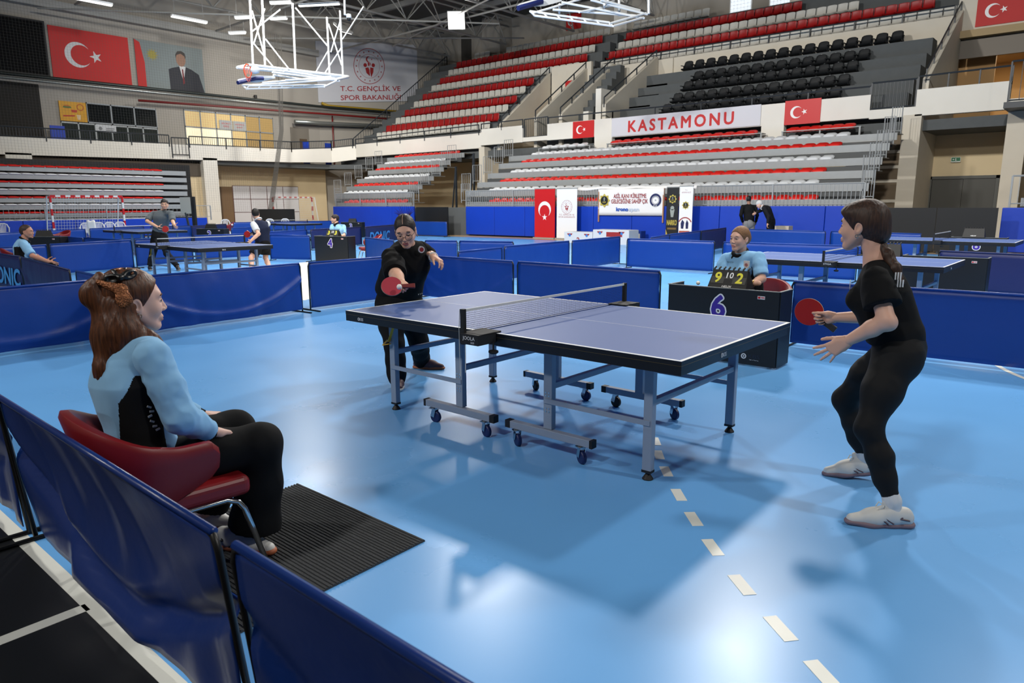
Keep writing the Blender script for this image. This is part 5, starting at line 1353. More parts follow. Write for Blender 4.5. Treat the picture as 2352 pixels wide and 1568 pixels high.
# ---------------------------------------------------------------- implicit-surface figures
class Sdf:
    """union of soft primitives, turned into a mesh by surface nets"""
    def __init__(s): s.p = []
    def cone(s, a, b, ra, rb=None, k=.02, flat=None, sub=False):
        s.p.append(('c', np.array(a, float), np.array(b, float), ra, ra if rb is None else rb, k, flat, sub)); return s
    def chain(s, pts, rs, k=.02, flat=None):
        for i in range(len(pts) - 1): s.cone(pts[i], pts[i + 1], rs[i], rs[i + 1], k, flat)
        return s
    def ell(s, c, r, R=None, k=.02, sub=False):
        s.p.append(('e', np.array(c, float), np.array(r, float) if hasattr(r, '__len__') else np.array([r] * 3, float), R, 0, k, None, sub)); return s
    def half(s, n, d):
        n = np.array(n, float); s.p.append(('h', n / np.linalg.norm(n), d, 0, 0, 0.0, None, False)); return s
    def bounds(s, m=.03):
        lo = np.full(3, 1e9); hi = -lo
        for q in s.p:
            if q[7] or q[0] == 'h': continue
            if q[0] == 'c': r = max(q[3], q[4]); lo = np.minimum(lo, np.minimum(q[1], q[2]) - r); hi = np.maximum(hi, np.maximum(q[1], q[2]) + r)
            else: r = q[2].max(); lo = np.minimum(lo, q[1] - r); hi = np.maximum(hi, q[1] + r)
        return lo - m, hi + m
    def mesh(s, h):
        lo, hi = s.bounds(); n = np.ceil((hi - lo) / h).astype(int) + 1
        D = np.full(n, .2, np.float32)
        ax = [lo[i] + h * np.arange(n[i]) for i in range(3)]
        for t, a, b_, ra, rb, k, flat, sub in s.p:
            if t == 'h':
                D = np.maximum(D, (ax[0][:, None, None] * a[0] + ax[1][None, :, None] * a[1] + ax[2][None, None, :] * a[2] - b_).astype(np.float32)); continue
            if t == 'c': r = max(ra, rb) + k + 3 * h; l = np.minimum(a, b_) - r; g = np.maximum(a, b_) + r
            else: r = b_.max() + k + 3 * h; l = a - r; g = a + r
            i0 = np.clip(np.floor((l - lo) / h).astype(int), 0, n); i1 = np.clip(np.ceil((g - lo) / h).astype(int) + 1, 0, n)
            if (i1 <= i0).any(): continue
            sl = tuple(slice(i0[q], i1[q]) for q in range(3))
            dx = (ax[0][sl[0]] - a[0])[:, None, None]; dy = (ax[1][sl[1]] - a[1])[None, :, None]; dz = (ax[2][sl[2]] - a[2])[None, None, :]
            if t == 'c':
                ab = b_ - a; L2 = ab @ ab + 1e-12
                if flat is not None:
                    fn, fs = flat; e = (1 / fs - 1); w = (dx * fn[0] + dy * fn[1] + dz * fn[2]) * e
                    abw = ab + fn * (ab @ fn) * e; L2 = abw @ abw + 1e-12
                    dx = dx + w * fn[0]; dy = dy + w * fn[1]; dz = dz + w * fn[2]; ab = abw
                tt = np.clip((dx * ab[0] + dy * ab[1] + dz * ab[2]) / L2, 0, 1)
                d = np.sqrt((dx - tt * ab[0]) ** 2 + (dy - tt * ab[1]) ** 2 + (dz - tt * ab[2]) ** 2) - (ra + (rb - ra) * tt)
            else:
                if ra is not None:
                    R = ra; dx, dy, dz = (dx * R[0, 0] + dy * R[1, 0] + dz * R[2, 0], dx * R[0, 1] + dy * R[1, 1] + dz * R[2, 1], dx * R[0, 2] + dy * R[1, 2] + dz * R[2, 2])
                k0 = np.sqrt((dx / b_[0]) ** 2 + (dy / b_[1]) ** 2 + (dz / b_[2]) ** 2) + 1e-9
                k1 = np.sqrt((dx / b_[0] ** 2) ** 2 + (dy / b_[1] ** 2) ** 2 + (dz / b_[2] ** 2) ** 2) + 1e-9
                d = k0 * (k0 - 1) / k1
            d = d.astype(np.float32); C = D[sl]
            if sub:
                d = -d; hh = np.clip(.5 - .5 * (C - d) / max(k, 1e-6), 0, 1); D[sl] = C * (1 - hh) + d * hh + k * hh * (1 - hh)
            else:
                hh = np.clip(.5 + .5 * (C - d) / max(k, 1e-6), 0, 1); D[sl] = C * (1 - hh) + d * hh - k * hh * (1 - hh)
        return surface_nets(D, lo, h)

def surface_nets(D, lo, h):
    S_ = D < 0
    n = D.shape
    cnt = np.zeros((n[0] - 1, n[1] - 1, n[2] - 1), np.int8)
    offs = [(i, j, k) for i in (0, 1) for j in (0, 1) for k in (0, 1)]
    for i, j, k in offs: cnt += S_[i:n[0] - 1 + i, j:n[1] - 1 + j, k:n[2] - 1 + k]
    mixed = (cnt > 0) & (cnt < 8)
    I = np.argwhere(mixed); N = len(I)
    idx = np.full(cnt.shape, -1, np.int64); idx[mixed] = np.arange(N)
    val = {o: D[I[:, 0] + o[0], I[:, 1] + o[1], I[:, 2] + o[2]].astype(float) for o in offs}
    acc = np.zeros((N, 3)); c = np.zeros(N)
    for o in offs:
        for a in range(3):
            if o[a]: continue
            o2 = list(o); o2[a] = 1; o2 = tuple(o2)
            va, vb = val[o], val[o2]; m = (va < 0) != (vb < 0)
            t = np.where(m, va / np.where(m, va - vb, 1), 0)
            p = np.array(o, float)[None, :].repeat(N, 0); p[:, a] += t
            acc[m] += p[m]; c[m] += 1
    V = lo + (I + acc / np.maximum(c, 1)[:, None]) * h
    F = []
    for a in range(3):
        b_, e = (a + 1) % 3, (a + 2) % 3
        s0 = [slice(None)] * 3; s1 = [slice(None)] * 3; s0[a] = slice(0, -1); s1[a] = slice(1, None)
        A = S_[tuple(s0)]; B_ = S_[tuple(s1)]
        E_ = np.argwhere(A != B_)
        ok = (E_[:, b_] > 0) & (E_[:, e] > 0) & (E_[:, b_] < n[b_] - 1) & (E_[:, e] < n[e] - 1); E_ = E_[ok]
        ins = A[tuple(E_.T)]
        def g(db, de):
            q = E_.copy(); q[:, b_] -= db; q[:, e] -= de; return idx[tuple(q.T)]
        q = np.stack([g(1, 1), g(0, 1), g(0, 0), g(1, 0)], 1)
        q[~ins] = q[~ins][:, ::-1]
        F.append(q)
    F = np.concatenate(F); F = F[(F >= 0).all(1)]
    return V, F

def vnormals(V, F):
    fn = np.cross(V[F[:, 2]] - V[F[:, 0]], V[F[:, 3]] - V[F[:, 1]])
    N = np.zeros_like(V)
    for k in range(4): np.add.at(N, F[:, k], fn)
    return N / (np.linalg.norm(N, axis=1, keepdims=True) + 1e-12)
def wrinkle(V, F, amp, freq, seed, aniso=(1, 1, 1)):
    N = vnormals(V, F)
    A_ = V * np.array(aniso)
    d = .7 * vnoise(A_ + 50, seed, freq) + .35 * vnoise(A_ + 20, seed + 3, freq * 2.1) + 1.1 * (.28 - np.abs(vnoise(A_ + 70, seed + 9, freq * 1.25)))
    return V + N * (d * amp)[:, None]
def smooth_mesh(V, F, it=1):
    for _ in range(it):
        A = np.zeros_like(V); c = np.zeros(len(V))
        for k in range(4):
            np.add.at(A, F[:, k], V[F[:, (k + 1) % 4]]); np.add.at(c, F[:, k], 1); np.add.at(A, F[:, k], V[F[:, k - 1]]); np.add.at(c, F[:, k], 1)
        V = .5 * V + .5 * A / np.maximum(c, 1)[:, None]
    return V
def npmesh(name, parts, mats, parent, base, matfn=None):
    """parts: list of (V,F) or (V,F,material index array)"""
    Vs, Fs, Ms = [], [], []; off = 0
    for q in parts:
        V, F = q[0], q[1]; Vs.append(V); Fs.append(F + off); off += len(V)
        Ms.append(q[2] if len(q) > 2 else np.zeros(len(F), int))
    V = np.concatenate(Vs) - np.array(base); F = np.concatenate(Fs); Mi = np.concatenate(Ms)
    me = bpy.data.meshes.new(name)
    me.vertices.add(len(V)); me.vertices.foreach_set('co', V.astype(np.float32).ravel())
    me.loops.add(F.size); me.loops.foreach_set('vertex_index', F.astype(np.int32).ravel())
    me.polygons.add(len(F)); me.polygons.foreach_set('loop_start', np.arange(0, F.size, 4, dtype=np.int32)); me.polygons.foreach_set('loop_total', np.full(len(F), 4, np.int32))
    for m in mats: me.materials.append(m)
    me.polygons.foreach_set('material_index', Mi.astype(np.int32)); me.polygons.foreach_set('use_smooth', np.ones(len(F), bool))
    me.update(calc_edges=True); me.validate()
    o = bpy.data.objects.new(name, me); COL.objects.link(o); o.parent = parent
    return o

def unit(v): v = np.array(v, float); return v / (np.linalg.norm(v) + 1e-12)
def basis(f, u=(0, 0, 1)):
    """columns: forward, left, up"""
    f = unit(f); l = unit(np.cross(u, f)); return np.stack([f, l, np.cross(f, l)], 1)

def skin_mat(name, rgb):
    if name in MATS: return MATS[name]
    m = mat(name, rgb, .5, noise=(14, .06), bump=(220, .08, .002), spec=.4)
    b = m.node_tree.nodes['Principled BSDF']; b.inputs['Subsurface Weight'].default_value = .08; b.inputs['Subsurface Radius'].default_value = (.6, .25, .15); b.inputs['Subsurface Scale'].default_value = .01
    return m
def hair_mat(name, rgb, rgb2=None, rough=.42, zscale=None):
    """streaky hair"""
    if name in MATS: return MATS[name]
    m = bpy.data.materials.new(name); m.use_nodes = True; nt = m.node_tree; b = nt.nodes['Principled BSDF']; N = nt.nodes.new; L = nt.links.new
    tc = N('ShaderNodeTexCoord'); mp = N('ShaderNodeMapping'); mp.inputs['Scale'].default_value = zscale or (160, 160, 9)
    n = N('ShaderNodeTexNoise'); n.inputs['Scale'].default_value = 1.0; n.inputs['Detail'].default_value = 4
    L(tc.outputs['Object'], mp.inputs['Vector']); L(mp.outputs['Vector'], n.inputs['Vector'])
    mx = N('ShaderNodeMix'); mx.data_type = 'RGBA'; a = srgb(rgb); c = srgb(rgb2 or [min(255, v * 1.7) for v in rgb])
    mx.inputs['A'].default_value = a; mx.inputs['B'].default_value = c
    mr = N('ShaderNodeMapRange'); mr.inputs['From Min'].default_value = .3; mr.inputs['From Max'].default_value = .75
    L(n.outputs['Fac'], mr.inputs['Value']); L(mr.outputs['Result'], mx.inputs['Factor']); L(mx.outputs['Result'], b.inputs['Base Color'])
    bp = N('ShaderNodeBump'); bp.inputs['Strength'].default_value = .5; bp.inputs['Distance'].default_value = .003; L(n.outputs['Fac'], bp.inputs['Height']); L(bp.outputs['Normal'], b.inputs['Normal'])
    b.inputs['Roughness'].default_value = rough; b.inputs['Specular IOR Level'].default_value = .35
    MATS[name] = m
    return m
def fabric(name, rgb, rough=.85, nz=.06): return mat(name, rgb, rough, noise=(30, nz), bump=(420, .12, .001), spec=.2, sheen=.1 if sum(rgb) > 150 else 0)

def head_sdf(fem=True, full=0.0):
    s = Sdf(); w = 0.0 if fem else .003
    s.ell((-.014, 0, .030), (.100, .076 + w, .090), k=.0)
    s.ell((.030, 0, -.018), (.066, .062 + w, .085), k=.03)
    for q in (-1, 1):
        s.cone((-.002, q * (.052 + w), -.045), (.062, q * .016, -.100), .022 + w, .017 + w, k=.03)
        s.ell((.058, q * .036, -.030), .026, k=.025)
        s.ell((-.012, q * .079, -.010), (.021, .008, .033), Ry(-.25), k=.008)
        s.ell((-.010, q * .086, -.008), (.010, .006, .018), Ry(-.25), k=.004, sub=True)
    s.ell((.070, 0, -.100), (.020, .022, .017), k=.02)
    s.cone((.074, -.034, .026), (.074, .034, .026), .013, k=.02)
    for q in (-1, 1): s.ell((.096, q * .031, .003), (.018, .019, .012), k=.012, sub=True)
    for q in (-1, 1): s.ell((.076, q * .031, .003), (.0135, .0165, .0115), k=.004)
    s.cone((.086, 0, .014), (.108, 0, -.030), .0065, .0100, k=.014)
    for q in (-1, 1): s.ell((.099, q * .0105, -.035), (.010, .0075, .0075), k=.006)
    s.ell((.084, 0, -.066), (.016, .026, .016), k=.012)
    s.cone((.093, -.017, -.0645), (.093, .017, -.0645), .0052, k=.006); s.cone((.0915, -.014, -.0745), (.0915, .014, -.0745), .0062, k=.006)
    s.cone((.098, -.024, -.0695), (.098, .024, -.0695), .0022, k=.004, sub=True)
    return s
def lipface(V, F):
    c = V[F].mean(1); m = np.zeros(len(F), int)
    m[(c[:, 0] > .083) & (abs(c[:, 1]) < .023 - .25 * abs(c[:, 2] + .0695)) & (c[:, 2] > -.0815) & (c[:, 2] < -.0585)] = 1
    return m

def hand(wrist, x, thumb, back, curl=(.3, .3, .3, .3), splay=(.12, .03, -.06, -.16), thumb_curl=.3, thumb_out=.75, s=1.0, h=.0028, k1=1.0, k2=.8):
    """wrist position, finger direction, thumb side, back-of-hand normal"""
    x = unit(x); back = unit(np.array(back) - x * (np.array(back) @ x)); th = np.cross(back, x); th = th if th @ np.array(thumb) > 0 else -th
    w = np.array(wrist, float); S = Sdf(); kn = []
    ys = (.030, .010, -.010, -.028); Ls = (.073, .082, .076, .060); kx = (.088, .091, .086, .077)
    def P(a, b_, c): return w + s * (x * a + th * b_ + back * c)
    S.cone(P(-.06, 0, 0), P(.01, 0, 0), .026 * s, .025 * s, k=.01, flat=(back, .78))
    for y, q in zip(ys, kx): S.cone(P(.008, y * .55, 0), P(q, y, .002), .0165 * s, .0112 * s, k=.016)
    S.ell(P(.035, .026, -.008), .017 * s, k=.016); S.ell(P(.035, -.02, -.008), .015 * s, k=.016)
    for i in range(4):
        d = unit(x * math.cos(splay[i]) + th * math.sin(splay[i])); p = P(kx[i], ys[i], .001); a = 0.0; r = .0092 - .0007 * (i == 3) * 2 - .0003 * i
        for j, (f, cc) in enumerate(((.45, 1.0), (.30, k1), (.25, k2))):
            a += curl[i] * cc; dd = d * math.cos(a) - back * math.sin(a); q = p + dd * Ls[i] * f * s
            S.cone(p, q, r * s, (r - .0009) * s, k=.003); p = q; r -= .0009
    d = unit(x * (1 - thumb_out) + th * thumb_out - back * .25); p = P(.022, .024, -.006); q = p + d * .040 * s; S.cone(p, q, .0135 * s, .0105 * s, k=.012)
    d2 = unit(d + x * .8 * thumb_curl - back * .5 * thumb_curl); p2 = q + d2 * .031 * s; S.cone(q, p2, .0102 * s, .0092 * s, k=.003)
    d3 = unit(d2 + x * .8 * thumb_curl - back * .3 * thumb_curl); S.cone(p2, p2 + d3 * .026 * s, .0092 * s, .0075 * s, k=.003)
    return S.mesh(h)

def shoe(parent, base, ankle, toe_dir, mu, ms, ml, pitch=0.0, s=1.0, h=.004, stripes=None, name='shoe', z0=0.0, up_extra=0.0):
    """ankle point above the heel; toe_dir horizontal"""
    d = unit([toe_dir[0], toe_dir[1], 0]); l = np.cross((0, 0, 1), d)
    a = np.array([ankle[0], ankle[1], z0], float)
    c, sn = math.cos(pitch), math.sin(pitch); fw = d * c - np.array([0, 0, 1.0]) * sn; up = np.array([0, 0, 1.0]) * c + d * sn
    heel_ref = a + d * .16 * s
    def P(x, y, z):
        # rotate about the ball of the foot
        return heel_ref + fw * (x - .16) * s + l * y * s + up * z * s
    S = Sdf()
    S.chain([P(-.048, 0, .046), P(.02, 0, .048), P(.10, .002, .040), P(.195, 0, .028)], [.036 * s, .037 * s, .041 * s, .027 * s], k=.03)
    S.chain([P(-.040, 0, .070), P(.030, 0, .070 + up_extra)], [.031 * s, .036 * s], k=.02)
    S.cone(P(.03, 0, .075), P(.115, 0, .048), .031 * s, .031 * s, k=.025)
    S.cone(P(.035, 0, .085), P(.05, 0, .118 + up_extra), .022 * s, .016 * s, k=.012)
    S.half(-up, -(P(0, 0, .016) @ up)); V, F = S.mesh(h)
    sh = npmesh(name, [(V, F)], [mu], parent, base)
    S = Sdf(); S.chain([P(-.055, 0, .016), P(.02, 0, .015), P(.11, .003, .015), P(.20, 0, .018)], [.037 * s, .036 * s, .045 * s, .031 * s], k=.02, flat=(up, .6)); S.half(-up, -(P(0, 0, .001) @ up)); S.half(up, P(0, 0, .034) @ up); V, F = S.mesh(h)
    npmesh('sole', [(V, F)], [ms], sh, base).parent = sh
    b = MB()
    for i in range(5):
        t = i / 4; x = .048 + .075 * t; z = .107 - (x - .03) * .34
        b.tube([P(x, -.027, z - .014) - base, P(x + .004, -.012, z - .001) - base, P(x + .006, .012, z - .001) - base, P(x, .027, z - .014) - base], .0035 * s, 5)
    b.tube([P(.055, .004, .106) - base, P(.07, .03, .110) - base, P(.08, .02, .094) - base], .003, 5); b.tube([P(.055, -.004, .106) - base, P(.07, -.03, .110) - base, P(.085, -.02, .092) - base], .003, 5)
    lc = b.build('laces', ml, sh)
    if stripes:
        b = MB()
        for q in (-1, 1):
            Y = q * .0425
            def Q(x, z): return P(x, Y * (1.0 if z < .052 else .9), z) - base
            for pl in ([(-.02, .062), (.03, .052), (.085, .032)], [(.02, .03), (.045, .046), (.065, .064)], [(.045, .028), (.065, .042), (.085, .056)], [(-.05, .05), (0, .056), (.045, .066)]): b.tube([Q(*t) for t in pl], .0035, 5)
        b.build('side_stripes', stripes, sh)
    return sh

def bat(parent_name, c, normal, hdir, label, s=1.0, m=None):
    """table tennis bat: blade centre, blade normal, direction from blade to handle end"""
    n = unit(normal); hd = unit(np.array(hdir) - n * (np.array(hdir) @ n)); sd = np.cross(n, hd)
    r = empty('table_tennis_bat', c, 0, label, 'bat'); R = [(sd * .0756 * math.cos(t) - hd * (.079 * math.sin(t))) * s for t in np.linspace(0, 2 * PI, 41)[:-1]]
    b = MB(); b.prism([p - n * .0032 for p in R], n * .0064); b.build('blade', mat('bat_wood', (196, 180, 152), .5), r)
    R2 = [p * .985 for p in R if True]
    cut = lambda P_: [p if (p @ hd) < .068 * s else p - hd * ((p @ hd) - .068 * s) for p in P_]
    b = MB(); b.prism([p + n * .0034 for p in cut(R2)], n * .0035); b.build('front_rubber', m or mat('bat_rubber_red', (158, 22, 28), .35), r)
    b = MB(); b.prism([p - n * .0069 for p in cut(R2)], n * .0035); b.build('back_rubber', mat('bat_rubber_black', (18, 18, 20), .45), r)
    b = MB(); P0 = hd * .066 * s; P1 = hd * .172 * s
    b.add([P0 + sd * .013 + n * .009, P0 - sd * .013 + n * .009, P0 - sd * .013 - n * .009, P0 + sd * .013 - n * .009, P1 + sd * .018 + n * .012, P1 - sd * .018 + n * .012, P1 - sd * .018 - n * .012, P1 + sd * .018 - n * .012],
          [(0, 1, 2, 3), (7, 6, 5, 4), (0, 4, 5, 1), (1, 5, 6, 2), (2, 6, 7, 3), (3, 7, 4, 0)]); b.build('handle', mat('bat_handle', (34, 34, 38), .5) if m is None else mat('bat_handle_red', (120, 40, 40), .5), r, bevel=.004)
    return r
def lerp(a, b, t): return np.array(a, float) * (1 - t) + np.array(b, float) * t

def torso_sdf(J, f, r=(.150, .128, .145), flat=.72, bust=0.0, sh_r=.058, belly=0.0, k=.05):
    S = Sdf(); f = unit(f); fl = (f, flat); W_ = lerp(J['pelvis'], J['chest'], .52)
    S.chain([J['pelvis'], W_, J['chest']], [r[0], r[1], r[2]], k=k, flat=fl)
    up = unit(J['neck'] - J['chest'])
    S.cone(J['chest'], lerp(J['chest'], J['neck'], .42), r[2], r[2] * .66, k=k, flat=fl)
    m = lerp(J['shL'], J['shR'], .5)
    S.cone(lerp(J['shL'], m, .12), lerp(J['shR'], m, .12), sh_r, sh_r, k=.05)
    S.cone(lerp(J['shL'], m, .3) + up * .008, J['neck'] - up * .03, sh_r * .72, .048, k=.04); S.cone(lerp(J['shR'], m, .3) + up * .008, J['neck'] - up * .03, sh_r * .72, .048, k=.04)
    if bust:
        l = unit(J['shL'] - J['shR'])
        for q in (-1, 1): S.ell(J['chest'] + f * (r[2] * flat - .012) + l * q * .07 - up * .02, (.06 + bust, .06 + bust, .062 + bust), k=.05)
    if belly: S.ell(lerp(J['pelvis'], J['chest'], .4) + f * (r[1] * flat * .55), (r[1] * .85, r[1] * .85, .14), k=.06)
    return S

def limb(pts, rs, k=.02, clip=None, flat=None, h=.006, wr=0.0, seed=1, freq=12, sm=0, aniso=(1, 1, 1)):
    """soft tapering limb; clip = (index of end, direction sign) cut flat at the far end"""
    S = Sdf(); S.chain([np.array(p, float) for p in pts], rs, k, flat)
    if clip is not None:
        n = unit(np.array(pts[-1]) - np.array(pts[-2])); S.half(n, n @ np.array(pts[-1]) - 0.002)
        S.p[-1 - 0] = S.p[-1]
    V, F = S.mesh(h)
    if wr: V = wrinkle(V, F, wr, freq, seed, aniso)
    if sm: V = smooth_mesh(V, F, sm)
    return V, F

def place_head(J, R, s, fem, h):
    V, F = head_sdf(fem).mesh(h / s); Mi = lipface(V, F)
    return V @ (R.T) * s + J['head'], F, Mi

def eyes(root, base, J, R, s, iris=(60, 44, 34), brow=(40, 30, 26), lid=.35, down=0.0, brow_r=.0035):
    mw = mat('eye_white', (206, 198, 192), .3); mi_ = mat('iris_%d_%d' % (iris[0], iris[1]), iris, .2); md = mat('lash_dark', (28, 22, 20), .6); mb = mat('brow_%d' % brow[0], brow, .8)
    def Wd(p): return R @ (np.array(p, float) * s) + J['head'] - base
    for q in (-1, 1):
        b = MB(); c = Wd((.0795, q * .031, .002)); prof = [(.0112 * s * math.sin(PI * t / 10) + 1e-5, -.0112 * s * math.cos(PI * t / 10)) for t in range(11)]
        b.lathe(prof, 14, c, R @ Ry(PI / 2)); e = b.build('eye', mw, root, smooth=True)
        b = MB(); b.lathe([(.0058 * s, 0), (.0056 * s, .0012 * s), (.001, .0018 * s)], 14, c + R @ (unit((1, -.0 * q, -down)) * .0104 * s), R @ Ry(PI / 2 + down)); b.build('iris', mi_, e)
        b = MB(); b.tube([Wd((.0885 - .004 * abs(t) ** 2, q * (.031 + .0145 * t), .0085 - .004 * t * t - lid * .006)) for t in np.linspace(-1, 1, 7)], .0016 * s, 5); b.build('upper_lash', md, e)
        b = MB(); b.tube([Wd((.0905 - .007 * (t > 0) * t * t, q * (.032 + .019 * t), .0255 + .004 * (1 - t * t) - .002 * t)) for t in np.linspace(-1, 1, 8)], [brow_r * s * (.6 + .4 * math.cos(t * 1.3)) for t in np.linspace(-1, 1, 8)], 5); b.build('eyebrow', mb, root)
def earring(root, base, J, R, s, q, m=None, r=.010):
    b = MB(); c = R @ (np.array((-.006, q * .086, -.05)) * s) + J['head'] - base
    b.tube([c + R @ np.array((r * math.cos(t), 0, r * math.sin(t))) for t in np.linspace(0, 2 * PI, 13)[:-1]], .0018, 5, closed=True); b.build('earring', m or mat('earring_silver', (214, 206, 190), .2, 1.0), root)

def hair_cap(R, s, J, n=(.8, 0, -.6), c=.03, grow=.010, ear=True, extra=None, h=.0035, top=0.0, wr=.0012, seed=4):
    S = Sdf(); g = grow
    S.ell((-.016, 0, .032 + top * .5), (.101 + g, .077 + g, .091 + g + top * .5))
    S.ell((-.05, 0, -.005), (.062 + g * .6, .062 + g, .068), k=.03)
    if extra: extra(S)
    if ear:
        for q in (-1, 1): S.ell((-.008, q * .088, -.014), (.022, .016, .03), k=.008, sub=True)
    nn = unit(n); S.half(nn, c)
    V, F = S.mesh(h)
    V = wrinkle(V, F, wr, 60, seed, (1, 1, .25)) if wr else V
    return V @ R.T * s + J['head'], F

M_blackT = fabric('black_cotton', (17, 18, 20), .9); M_legging = mat('legging_black', (13, 14, 16), .75, spec=.3); M_sock = fabric('sock_white', (206, 208, 210), .9)
M_shoe_w = mat('shoe_white', (206, 206, 202), .55, noise=(20, .05)); M_sole_p = mat('sole_mauve', (128, 108, 116), .6); M_lace = mat('lace_white', (214, 216, 212), .8); M_stripe = mat('shoe_stripe', (74, 56, 70), .5)
M_umpblue = fabric('umpire_light_blue', (136, 186, 226), .85, .05)
M_badge = mat('badge_white', (220, 216, 216), .6); M_badge_r = mat('badge_red', (160, 40, 46), .6)

# ================================================================ woman in leggings (right)
def woman_right():
    base = np.array([2.13, -.05, 0]); root = empty('person', base, 0, 'woman in black shirt and leggings holding a red bat at the right', 'person')
    J = dict(head=(1.962, -.035, 1.418), neck=(2.045, -.035, 1.245), chest=(2.075, -.035, 1.075), pelvis=(2.165, -.04, .845), shL=(2.085, -.20, 1.165), shR=(2.055, .135, 1.165),
             elL=(2.165, -.275, .985), wrL=at_y(1946, 783, -.26), elR=(2.06, .26, .93), wrR=(1.80, .205, .905),
             hipL=(2.185, -.125, .80), knL=(2.135, -.29, .455), anL=(2.285, -.315, .10), hipR=(2.155, .055, .80), knR=(1.90, .15, .46), anR=(2.02, .235, .115))
    J = {k: np.array(v, float) for k, v in J.items()}
    f = unit((-1, .05, 0)); R = basis((-1, .10, -.03)); sk = skin_mat('skin_light', (218, 172, 150)); lip = skin_mat('lip_rose', (196, 128, 118))
    # body: one continuous skin surface
    parts = []
    S = Sdf(); S.chain([J['head'] + R @ np.array([-.03, 0, -.05]), lerp(J['head'], J['neck'], .6) + np.array([.01, 0, 0]), J['neck'] + np.array([.0, 0, -.05])], [.05, .048, .058], k=.02)
    S.chain([J['chest'], J['pelvis']], [.09, .09], k=.03); S.cone(J['neck'], J['chest'], .055, .09, k=.03); S.cone(J['shL'], J['shR'], .035, k=.04)
    S.chain([J['shL'], J['elL'], lerp(J['elL'], J['wrL'], .35), J['wrL']], [.042, .040, .0405, .0255], k=.015); S.chain([J['shR'], J['elR'], lerp(J['elR'], J['wrR'], .35), J['wrR']], [.042, .040, .039, .0265], k=.015)
    S.ell(J['elL'] + np.array([.012, 0, -.012]), .034, k=.02)
    for s_ in 'LR': S.chain([J['hip' + s_], J['kn' + s_], J['an' + s_]], [.06, .04, .03], k=.03); S.cone(J['pelvis'], J['hip' + s_], .08, .06, k=.03)
    parts.append(S.mesh(.006))
    hv = place_head(J, R, 1.0, True, .0026); parts.append(hv)
    # free left hand, spread fingers
    wl = J['wrL']; xd = unit(at_y(1900, 808, -.28) - wl)
    parts.append(hand(wl, xd, (-.2, 0, 1), (.25, -1, .1), curl=(.16, .14, .16, .2), splay=(.28, .08, -.14, -.46), thumb_out=.42, thumb_curl=.5, h=.0026, s=.98))
    # gripping right hand
    wr = J['wrR']; bc = at_y(1858.5, 716, .19); hd = unit(at_y(1912, 753, .20) - bc)
    parts.append(hand(wr, (-1, -.12, -.12), (0, 0, 1), (0, 1, .25), curl=(1.1, 1.25, 1.3, 1.3), splay=(.1, .03, -.04, -.12), thumb_out=.25, thumb_curl=.35, h=.0026, s=.95))
    npmesh('body', parts, [sk, lip], root, base)
    eyes(root, base, J, R, 1.0); earring(root, base, J, R, 1.0, 1, r=.007)
    # shirt
    JS = dict(J); JS['pelvis'] = np.array([2.165, -.04, .86])
    S = torso_sdf(JS, f, r=(.160, .142, .150), flat=.80, bust=-.014, sh_r=.058); hem = unit((-.05, 0, -1)); S.half(hem, hem @ np.array([2.15, -.04, .83]))
    V, F = S.mesh(.0065); V = wrinkle(V, F, .006, 9, 3, (1, 1, .7))
    P = [(V, F)]
    for s_, t in (('L', .52), ('R', .5)):
        e = lerp(J['sh' + s_], J['el' + s_], t); P.append(limb([J['sh' + s_] + np.array([-.0, 0, .005]), lerp(J['sh' + s_], e, .5), e, e + (e - J['sh' + s_]) * .25], [.062, .074, .080, .082], clip=1, wr=.004, seed=8, freq=14))
    sh = npmesh('shirt', P, [M_blackT], root, base)
    # print on the back and badge at the chest edge
    b = MB(); c = at_y(2056, 640, -.17) - base
    for k in range(2):
        for j in range(3): b.box(at_y(2052 + j * 6 + k * 5, 633 + k * 17, -.16) - base + np.array([.012, -.012, 0]), (.006, .004, .035), Rz(.4))
    b.build('back_print', M_white_print, sh)
    b = MB(); b.lathe([(.028, 0), (.028, .003)], 20, at_y(1953, 655, -.09) - base, basis((-1, -.25, 0)) @ Ry(PI / 2)); b.build('badge', M_badge, sh)
    # leggings
    S = Sdf(); S.chain([J['pelvis'] + np.array([0, 0, .04]), J['pelvis'] + np.array([.02, 0, -.03])], [.148, .155], k=.04, flat=(f, .74))
    for q in ('L', 'R'): S.ell(lerp(J['hip' + q], J['pelvis'], .2) + np.array([.042, 0, -.03]), (.080, .080, .095), k=.05)
    Pn = []
    for q in 'LR':
        hp, kn, an = J['hip' + q], J['kn' + q], J['an' + q]; mid = lerp(hp, kn, .5); cf = lerp(kn, an, .36) + np.array([.010, 0, 0])
        S.chain([hp + np.array([0, 0, -.02]), mid + np.array([-.0, 0, 0]), kn, cf, lerp(kn, an, .62), lerp(kn, an, .84)], [.104, .088, .057, .055, .047, .040], k=.045)
    V, F = S.mesh(.0065); V = wrinkle(V, F, .0022, 14, 6)
    lg = npmesh('leggings', [(V, F)], [M_legging], root, base)
    for q, td, pt, z0 in (('L', (-.213, -.136), 0, 0), ('R', (-.17, -.07), .16, .004)):
        an = J['an' + q]; kn = J['kn' + q]; d = unit(kn - an)
        npmesh('sock', [limb([an + d * .09, an + d * .03, an - np.array([0, 0, .03])], [.0395, .038, .036], h=.005, wr=.001, seed=2, freq=40)], [M_sock], root, base)
        shoe(root, base, an + unit((td[0], td[1], 0)) * -.01, td, M_shoe_w, M_sole_p, M_lace, pitch=pt, stripes=M_stripe, z0=z0)
    # hair with low ponytail
    hm = hair_mat('hair_dark_brown', (38, 26, 22), (76, 52, 40), .52, (120, 120, 14))
